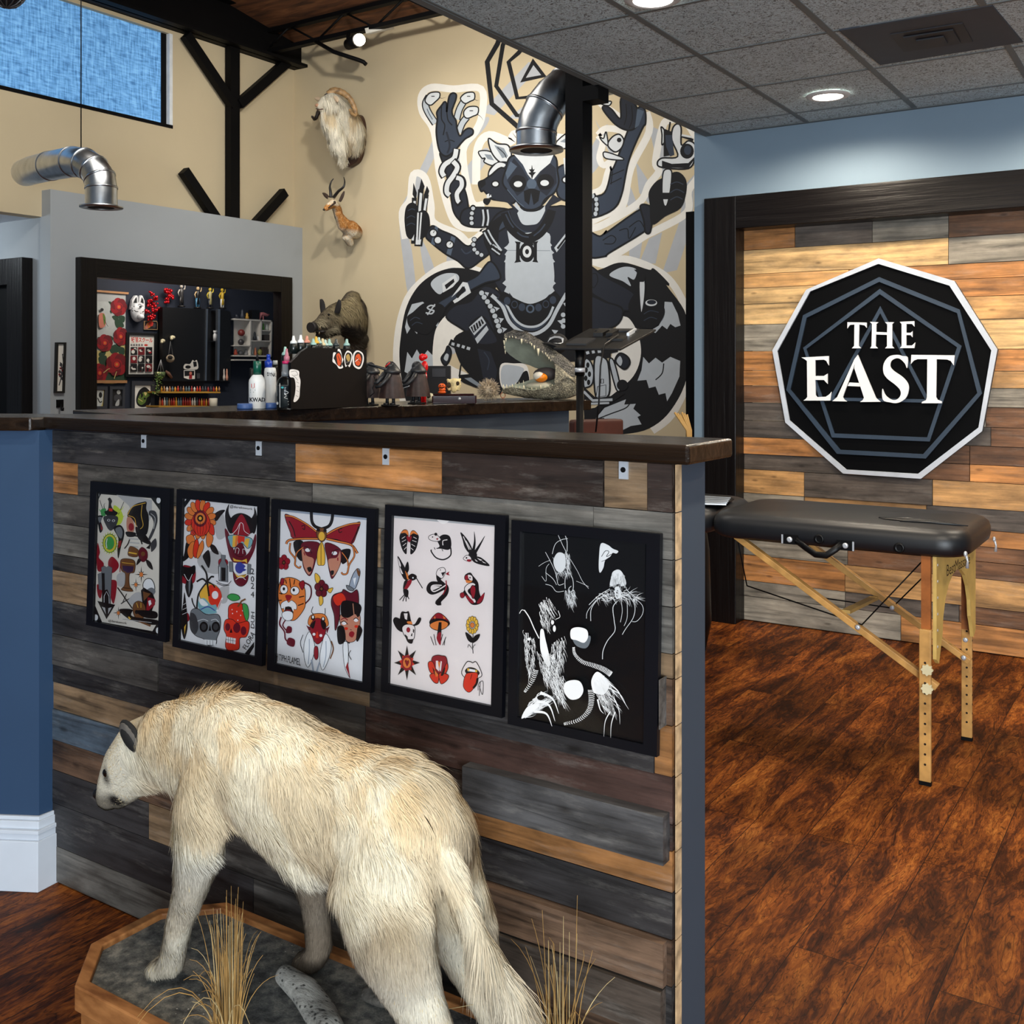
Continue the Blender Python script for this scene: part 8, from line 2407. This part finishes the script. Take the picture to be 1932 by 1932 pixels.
# white cube shelf and its contents
ws_ = thing('cube_shelf', 'white wall shelf divided into cubes in the navy room', 'shelf', tuple(R2(1360, 800)))
M_ws = mat('white_shelf', (212, 208, 200), .5)
def sl(q, a, b, n): return slab(R2, q, a, b, n, M_ws, ws_)
sl([(1116, 560), (1615, 585), (1600, 1050), (1116, 1050)], .002, .012, 'back_panel')
for q in ([(1118, 556), (1616, 582), (1616, 600), (1118, 576)], [(1118, 1034), (1602, 1040), (1602, 1058), (1118, 1052)], [(1125, 905), (1335, 908), (1335, 922), (1125, 918)], [(1340, 842), (1604, 846), (1604, 860), (1340, 856)], [(1475, 708), (1608, 712), (1608, 726), (1475, 722)]): sl(q, .012, .115, 'shelf_board')
for q in ([(1326, 566), (1342, 567), (1338, 1046), (1322, 1046)], [(1464, 574), (1480, 575), (1474, 852), (1458, 852)], [(1598, 582), (1616, 583), (1602, 1052), (1586, 1052)]): sl(q, .012, .115, 'upright')
sh2 = sl([(1118, 1088), (1600, 1092), (1600, 1108), (1118, 1106)], .005, .16, 'shelf_board')
def trinket(x, yb, h, w, c, lab, cat='ornament', name='trinket', kind=0, off=.07):
    m_ = mat('trk_%d_%d_%d' % c, c, .4)
    if kind == 0: o = lath(R2, x, yb, off, [(w * .8, yb), (w, yb - h * .3), (w * .6, yb - h * .55), (w * .7, yb - h * .75), (w * .3, yb - h)], name, m_)
    elif kind == 1:
        m = MB(); m.smooth = True; u = u1 * 7.43 / 6.9; m.ball(R2(x, yb - h / 2, off), (w * u, w * u, h / 2 * u), 12); o = m.build(name, m_)
    else: o = slab(R2, [(x - w, yb), (x + w, yb + 1), (x + w, yb - h), (x - w, yb - h)], off - .03, off + .03, name, m_)
    tag(o, lab, cat, 'trinkets on the white cube shelf')
trinket(1150, 557, 60, 30, (40, 44, 56), 'low dark trinket on top of the white cube shelf', 'ornament', 'trinket', 1); trinket(1222, 560, 125, 30, (54, 60, 72), 'tall dark blue grey statuette on top of the white cube shelf', 'figurine', 'statuette'); trinket(1285, 564, 80, 26, (196, 150, 60), 'yellow and dark trinket on top of the white cube shelf')
trinket(1395, 568, 120, 48, (14, 14, 16), 'black box on top of the white cube shelf', 'box', 'black_box', 2)
m = MB(); m.smooth = True; m.tube([R2(1450, 560, .07), R2(1460, 500, .07), R2(1500, 500, .07), R2(1545, 515, .07), R2(1578, 505, .07)], [.012, .022, .022, .016, .006], 10); m.tube([R2(1490, 505, .07), R2(1495, 575, .07)], .009, 8); m.tube([R2(1456, 500, .07), R2(1450, 572, .07)], .009, 8)
tag(m.build('pink_creature', mat('pink_toy', (196, 120, 124), .5)), 'pink animal shaped toy on top of the white cube shelf', 'toy', 'trinkets on the white cube shelf')
trinket(1210, 790, 92, 48, (120, 44, 40), 'dull red round ornament in the largest cube of the white shelf', 'ornament', 'trinket', 1); trinket(1205, 905, 80, 42, (56, 54, 58), 'dark grey round ornament in the largest cube of the white shelf', 'ornament', 'trinket', 1)
trinket(1385, 842, 112, 24, (44, 48, 56), 'slim dark figure in the middle cube of the white shelf', 'figurine', 'statuette'); trinket(1425, 844, 60, 20, (206, 206, 206), 'white round trinket in the middle cube of the white shelf', 'ornament', 'trinket', 1)
trinket(1497, 708, 90, 14, (84, 156, 60), 'green bottle in the top small cube of the white shelf', 'bottle', 'green_bottle'); trinket(1540, 710, 84, 24, (210, 214, 208), 'white figure in the top small cube of the white shelf', 'figurine', 'statuette'); trinket(1505, 842, 72, 12, (200, 200, 198), 'slim white trinket in the lower small cube of the white shelf'); trinket(1548, 844, 74, 30, (70, 64, 62), 'dark trinket in the lower small cube of the white shelf', 'box', 'trinket', 2)
trinket(1135, 1034, 80, 28, (170, 70, 50), 'red trinket in the bottom long cube of the white shelf'); trinket(1200, 1034, 60, 36, (90, 92, 96), 'grey rounded trinket in the bottom long cube of the white shelf', 'ornament', 'trinket', 1); trinket(1270, 1036, 80, 28, (140, 140, 140), 'pale grey figure in the bottom long cube of the white shelf')
trinket(1355, 1036, 84, 12, (190, 200, 196), 'narrow pale bottle in the bottom short cube of the white shelf', 'bottle', 'pale_bottle'); trinket(1392, 1038, 104, 22, (206, 128, 96), 'orange pink figurine in the bottom short cube of the white shelf', 'figurine', 'statuette'); trinket(1450, 1038, 82, 32, (140, 140, 74), 'olive green ball in the bottom short cube of the white shelf', 'ball', 'olive_ball', 1); trinket(1525, 1040, 110, 30, (70, 60, 56), 'dark brown box in the bottom short cube of the white shelf', 'box', 'trinket', 2)
for x, w in ((985, 16), (1022, 18)): trinket(x, 1366, 150, w, ((196, 186, 176) if x < 1000 else (200, 140, 116)), '%s bottle on the cabinet door ledge' % ('pale' if x < 1000 else 'pinkish'), 'bottle', 'tall_bottle', 0, .15)
# narrow framed branch print and iron hook on the grey wall
f0 = lambda px, py: onX(px, py, XB + .004)
nf = thing('narrow_picture', 'tall narrow black framed print of a dark branch on the grey wall', 'picture', tuple(f0(115, 693)))
a = [onX(x, y, XB + .03) for x, y in ((107, 646), (125.5, 646), (122.5, 741.5), (104.5, 741.5))]; b = [onX(x, y, XB + .03) for x, y in ((110.5, 649.5), (121.8, 649.5), (119, 738), (108, 738))]
m = MB(); m.v = [tuple(p) for p in a + b] + [tuple(p - nX * .026) for p in a] + [tuple(p - nX * .014) for p in b]
for i in range(4): j = (i + 1) % 4; m.face([i, i + 4, j + 4, j]); m.face([i, j, j + 8, i + 8]); m.face([i + 4, i + 12, j + 12, j + 4])
m.build('frame', M_fk, nf)
A_ = Art(zoom(0, 440, 3.864, lambda x, y: onX(x, y, XB + .014)), nX, PALR, eps=2e-4, start=3e-4)
A_.run('P w 420,800 476,800 466,1164 414,1164\nS k 7 430,1110 448,1040 450,980 438,940\nS k 5 448,1050 462,980 455,890\nS k 4 452,1000 462,920\nC e 10,12 440,1040 452,1020 435,1010 444,960 455,1060\nC m 7,8 432,1030 456,1000 440,985\nC k 4,6 455,885 446,950 460,930'); A_.build('print', nf)
hk = thing('coat_hook', 'black iron hook on the grey wall under the narrow picture', 'hook', tuple(f0(113, 765)))
m = MB(); p = onX(113, 762, XB + .006); m.box((XB, p.y - .03, p.z - .03), (XB + .012, p.y + .03, p.z + .035)); m.build('plate', M_black, hk)
m = MB(); m.tube([onX(114, 762, XB + .02), onX(115, 768, XB + .05), onX(116, 774, XB + .07), onX(119, 774, XB + .09), onX(119, 769, XB + .09)], .008, 8); m.build('prong', M_black, hk)
# pale signs glimpsed in the alcove opening
# ================================================================ FOLDING MASSAGE TABLE
tb = thing('massage_table', 'black padded folding massage table on pale wooden legs before the sign wall', 'massage table', (-1.55, 3.96, 0))
def tz(x, y): return 1300 + x / 3.019, 860 + y / 3.019
M_vinyl = mat('black_vinyl', (20, 22, 26), .42, vary=.08, scale=6)
YN, YFR, XR, ZT, ZU = 3.69, 4.25, -.645, .858, .765
def rrect(x0, y0, x1, y1, r, n=6):
    out = []
    for cx, cy, a in ((x1 - r, y1 - r, 0), (x0 + r, y1 - r, 90), (x0 + r, y0 + r, 180), (x1 - r, y0 + r, 270)):
        for i in range(n + 1): t = math.radians(a + 90 * i / n); out.append((cx + r * math.cos(t), cy + r * math.sin(t)))
    return out
def pad(x0, x1, name, r):
    m = MB(); m.smooth = True; P = rrect(x0, YN, x1, YFR, r); n = len(P); cx, cy = (x0 + x1) / 2, (YN + YFR) / 2
    def shr(d): 
        return [(x0 + d + (x - x0) * (x1 - x0 - 2 * d) / (x1 - x0), YN + d + (y - YN) * (YFR - YN - 2 * d) / (YFR - YN)) for x, y in P]
    lv = [(.02, ZU), (.004, ZU + .012), (0, ZU + .03), (0, ZT - .04), (.006, ZT - .02), (.02, ZT - .007), (.04, ZT)]
    for d, z in lv: m.v += [(x, y, z) for x, y in shr(d)]
    for i in range(len(lv) - 1):
        for k_ in range(n): m.face([i * n + k_, i * n + (k_ + 1) % n, (i + 1) * n + (k_ + 1) % n, (i + 1) * n + k_])
    m.face(list(range(n))[::-1]); o = (len(lv) - 1) * n; c = len(m.v); m.v.append((cx, cy, ZT + .004))
    for k_ in range(n): m.face([o + k_, o + (k_ + 1) % n, c])
    return m.build(name, M_vinyl, tb)
pad(-1.558, XR, 'cushion', .1); pad(-1.95, -1.562, 'cushion', .1)
k = MATS['black_vinyl']
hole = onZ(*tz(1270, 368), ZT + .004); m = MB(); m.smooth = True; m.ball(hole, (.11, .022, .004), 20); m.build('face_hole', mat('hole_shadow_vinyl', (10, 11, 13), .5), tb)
m = MB(); m.smooth = True
for i in range(3):
    a = onZ(*tz(1080 + i * 60, 352 + i * 10), ZT + .003); m.tube([a, a + Vector((.10, .02, .001)), a + Vector((.22, .015, 0))], [.003, .006, .002], 6)
m.build('crease', M_vinyl, tb)
M_ply = mat('birch_ply', (206, 172, 96), .5, vary=.1, scale=14); M_pine = mat('varnished_beech', (196, 148, 84), .4, vary=.16, scale=18); M_edge = mat('orange_beech_edge', (158, 92, 42), .4, vary=.2, scale=18)
XP = -.745
def xs2(y): return XP + .075 * (y - ya)
# end panel with an arch
def xp(x, y): return onX(*tz(x, y), XP)
ya, yb_ = onY(1763, 1055, 3.72).y, 4.22
zz = lambda y: onX(*tz(1400, y), XP).z
zt2, zlo = ZU, 1.4 - (tz(0, 1195)[1] - HZ) / FPX * depth(Vector((XP, ya, 1)))
zr = zlo + .0
arch = [(ya, zt2), (yb_, zt2), (yb_, zlo + .02), (yb_ - .03, zlo), (yb_ - .055, zlo + .06)] + [((ya + yb_) / 2 + (yb_ - ya) * .36 * math.cos(t), zt2 - .28 + .20 * math.sin(t)) for t in [i * math.pi / 10 for i in range(0, 11)]] + [(ya + .055, zlo + .06), (ya + .03, zlo), (ya, zlo + .02)]
MB().prism([(xs2(y), y, z) for y, z in arch], (-.012, 0, 0)).build('end_panel', M_ply, tb, label='yellow plywood end panel with arched cutout')
ba = Art(lambda y, z: Vector((xs2(y), y, z)), (1, -.075, 0), dict(k=(52, 34, 16)), eps=1e-4, start=3e-4)
ba.text('k', 'BestMassage', ((ya + .12, zt2 - .098), (yb_ - .08, zt2 - .098), (yb_ - .08, zt2 - .046), (ya + .12, zt2 - .046))); ba.build('lettering', tb)
XP0 = XP
for y in (ya, yb_):
    s = 1 if y == ya else -1; XP = XP0 - .006 + .075 * (y - ya)
    m = MB(); m.box((XP - .042, y - .006 if s > 0 else y - .012, zlo + .02), (XP - .012, y + .012 if s > 0 else y + .006, ZU)); m.build('upper_leg', M_edge, tb)
    m = MB(); y0, y1 = (y - .014, y + .012) if s > 0 else (y - .012, y + .014)
    m.box((XP - .045, y - .022 if s > 0 else y + .0065, .012), (XP - .008, y - .0065 if s > 0 else y + .022, zlo + .12)); lg = m.build('leg', M_pine, tb, bevel=.002)
    m = MB(); m.box((XP - .046, y - .024 if s > 0 else y + .005, 0), (XP - .007, y - .005 if s > 0 else y + .024, .013)); m.build('rubber_foot', M_black, lg)
    yy = y - .0222 if s > 0 else y + .0062
    m = MB()
    for i in range(11): m.lathe([(.004, 0), (.004, .0006)], n=10, M=Matrix.Translation((XP - .026, yy, .07 + .034 * i)) @ Matrix.Rotation(math.pi / 2, 4, 'X'))
    for i in range(11): m.lathe([(.004, 0), (.004, .0008)], n=10, M=Matrix.Translation((XP - .0081, y - .014 if s > 0 else y + .014, .07 + .034 * i)) @ Matrix.Rotation(math.pi / 2, 4, 'Y')) if s < 0 else None
    m.build('adjustment_hole', mat('drilled_hole', (30, 18, 10), .9), lg)
XP = XP0
M_knob = mat('cream_knob', (218, 206, 166), .45)
for py in (1222, 1330):
    p = onY(*tz(1354, py), ya - .03); m = MB(); m.smooth = True
    star_ = [(.0175 + .0022 * math.cos(8 * t)) for t in [i * math.pi / 24 for i in range(48)]]
    q = [Vector((p.x + star_[i] * math.cos(i * math.pi / 24), p.y, p.z + star_[i] * math.sin(i * math.pi / 24))) for i in range(48)]
    m.smooth = False; m.prism(q, (0, .012, 0)); m.build('star_knob', M_knob, tb, bevel=.002)
# struts, crossbar, cables
def on2(x, y, Y): return onY(*tz(x, y), Y)
ys0, ys1 = ya + .03, yb_ - .03
s0, s1 = on2(270, 455, ys0), on2(1415, 1318, ys0); m = MB(); m.bar(s0, s1, .022, .03, up=(0, 1, 0)); m.build('strut', M_pine, tb, bevel=.002)
t0, t1 = on2(690, 505, ys1), on2(1600, 1172, ys1); m = MB(); m.bar(t0, t1, .022, .03, up=(0, 1, 0)); m.build('strut', M_pine, tb, bevel=.002)
m = MB(); m.bar(on2(893, 888, ys0 + .01), on2(1058, 808, ys1 - .01), .03, .012); m.build('crossbar', mat('brass_tinted_bar', (170, 140, 80), .4), tb)
for a, b in (((1340, 588, ya + .06), (985, 962, ys0)), ((1362, 662, yb_ - .1), (1180, 842, ys1)), ((985, 962, ys0), (330, 740, ya + .2)), ((330, 740, ya + .2), (275, 470, ya + .1)), ((1160, 868, ys1), (700, 800, ys1))):
    m = MB(); m.tube([on2(*a), on2(*b)], .0026, 6); m.build('cable', M_black, tb)
for p in (on2(962, 976, ys0 - .018), on2(1157, 866, ys1 - .018), on2(1575, 1048, ys1 - .02), on2(1565, 1150, ys1 - .02)):
    m = MB(); m.lathe([(.009, 0), (.009, .005), (.004, .008)], n=12, M=Matrix.Translation(p) @ Matrix.Rotation(math.pi / 2, 4, 'X')); m.build('bolt', M_zinc, tb)
for i in range(6): m = MB(); m.lathe([(.005, 0), (.005, .002)], n=10, M=Matrix.Translation((XP, ya + .014, zlo + .06 + i * (ZU - zlo - .09) / 5)) @ Matrix.Rotation(math.pi / 2, 4, 'Y')); m.build('rivet', M_zinc, tb)
# carry handle on the near side, buttons and zip pulls
hd = [on2(610, 480, YN - .006), on2(660, 520, YN - .02), on2(720, 562, YN - .026), on2(780, 568, YN - .026), on2(830, 535, YN - .02), on2(868, 505, YN - .006)]
m = MB(); m.smooth = True; m.tube(hd, [(.006, .012)] * 6, 10); m.build('carry_handle', M_bpl, tb)
for x, y in ((575, 476), (892, 511)):
    p = on2(x, y, YN - .003); m = MB(); m.box((p.x - .03, p.y - .003, p.z - .017), (p.x + .03, p.y + .003, p.z + .017)); h = m.build('handle_plate', M_bpl, tb)
    m = MB(); m.lathe([(.010, 0), (.010, .004), (.006, .007)], n=14, M=Matrix.Translation((p.x, p.y - .003, p.z)) @ Matrix.Rotation(math.pi / 2, 4, 'X')); m.build('snap', M_zinc, h)
    m = MB(); e = p.x + (.027 if x > 700 else -.027); m.box((e - .003, p.y - .005, p.z - .016), (e + .003, p.y - .003, p.z + .016)); m.build('buckle', M_zinc, h)
for x, y in ((1197, 525), (740, 475)):
    p = on2(x, y, YN - .001); m = MB(); m.smooth = True; m.lathe([(.018, 0), (.017, .003), (.011, .004), (.009, .002)], n=20, M=Matrix.Translation(p) @ Matrix.Rotation(math.pi / 2, 4, 'X')); m.build('button', M_bpl, tb)
for x, y, Y in ((1575, 560, YN + .1), (1738, 475, YFR - .08)):
    p = onX(*tz(x, y), XR + .004); m = MB(); m.smooth = True; m.ball(p, (.006, .01, .01), 10); m.tube([p, p + Vector((.006, .002, -.022)), p + Vector((.004, .004, -.045))], [.005, .003, .006], 8); m.build('zip_pull', M_zinc, tb)
# ribbed metal tray lying on the table
tr_p = onZ(*tz(110, 268), ZT + .006); tr_ = thing('metal_tray', 'small ribbed shiny metal tray lying on the massage table', 'tray', tuple(tr_p))
q = [onZ(*tz(x, y), ZT + .007) for x, y in ((20, 285), (200, 281), (258, 250), (225, 236), (60, 222))]
MB().prism(q, (0, 0, .004)).build('base', M_bpl, tr_, bevel=.001)
for i in range(5):
    a, b = onZ(*tz(40, 228 + i * 11), ZT + .013), onZ(*tz(236 - i * 6, 240 + i * 9.2), ZT + .013); m = MB(); m.bar(a, b, .007, .005); m.build('rib', M_zinc, tr_)
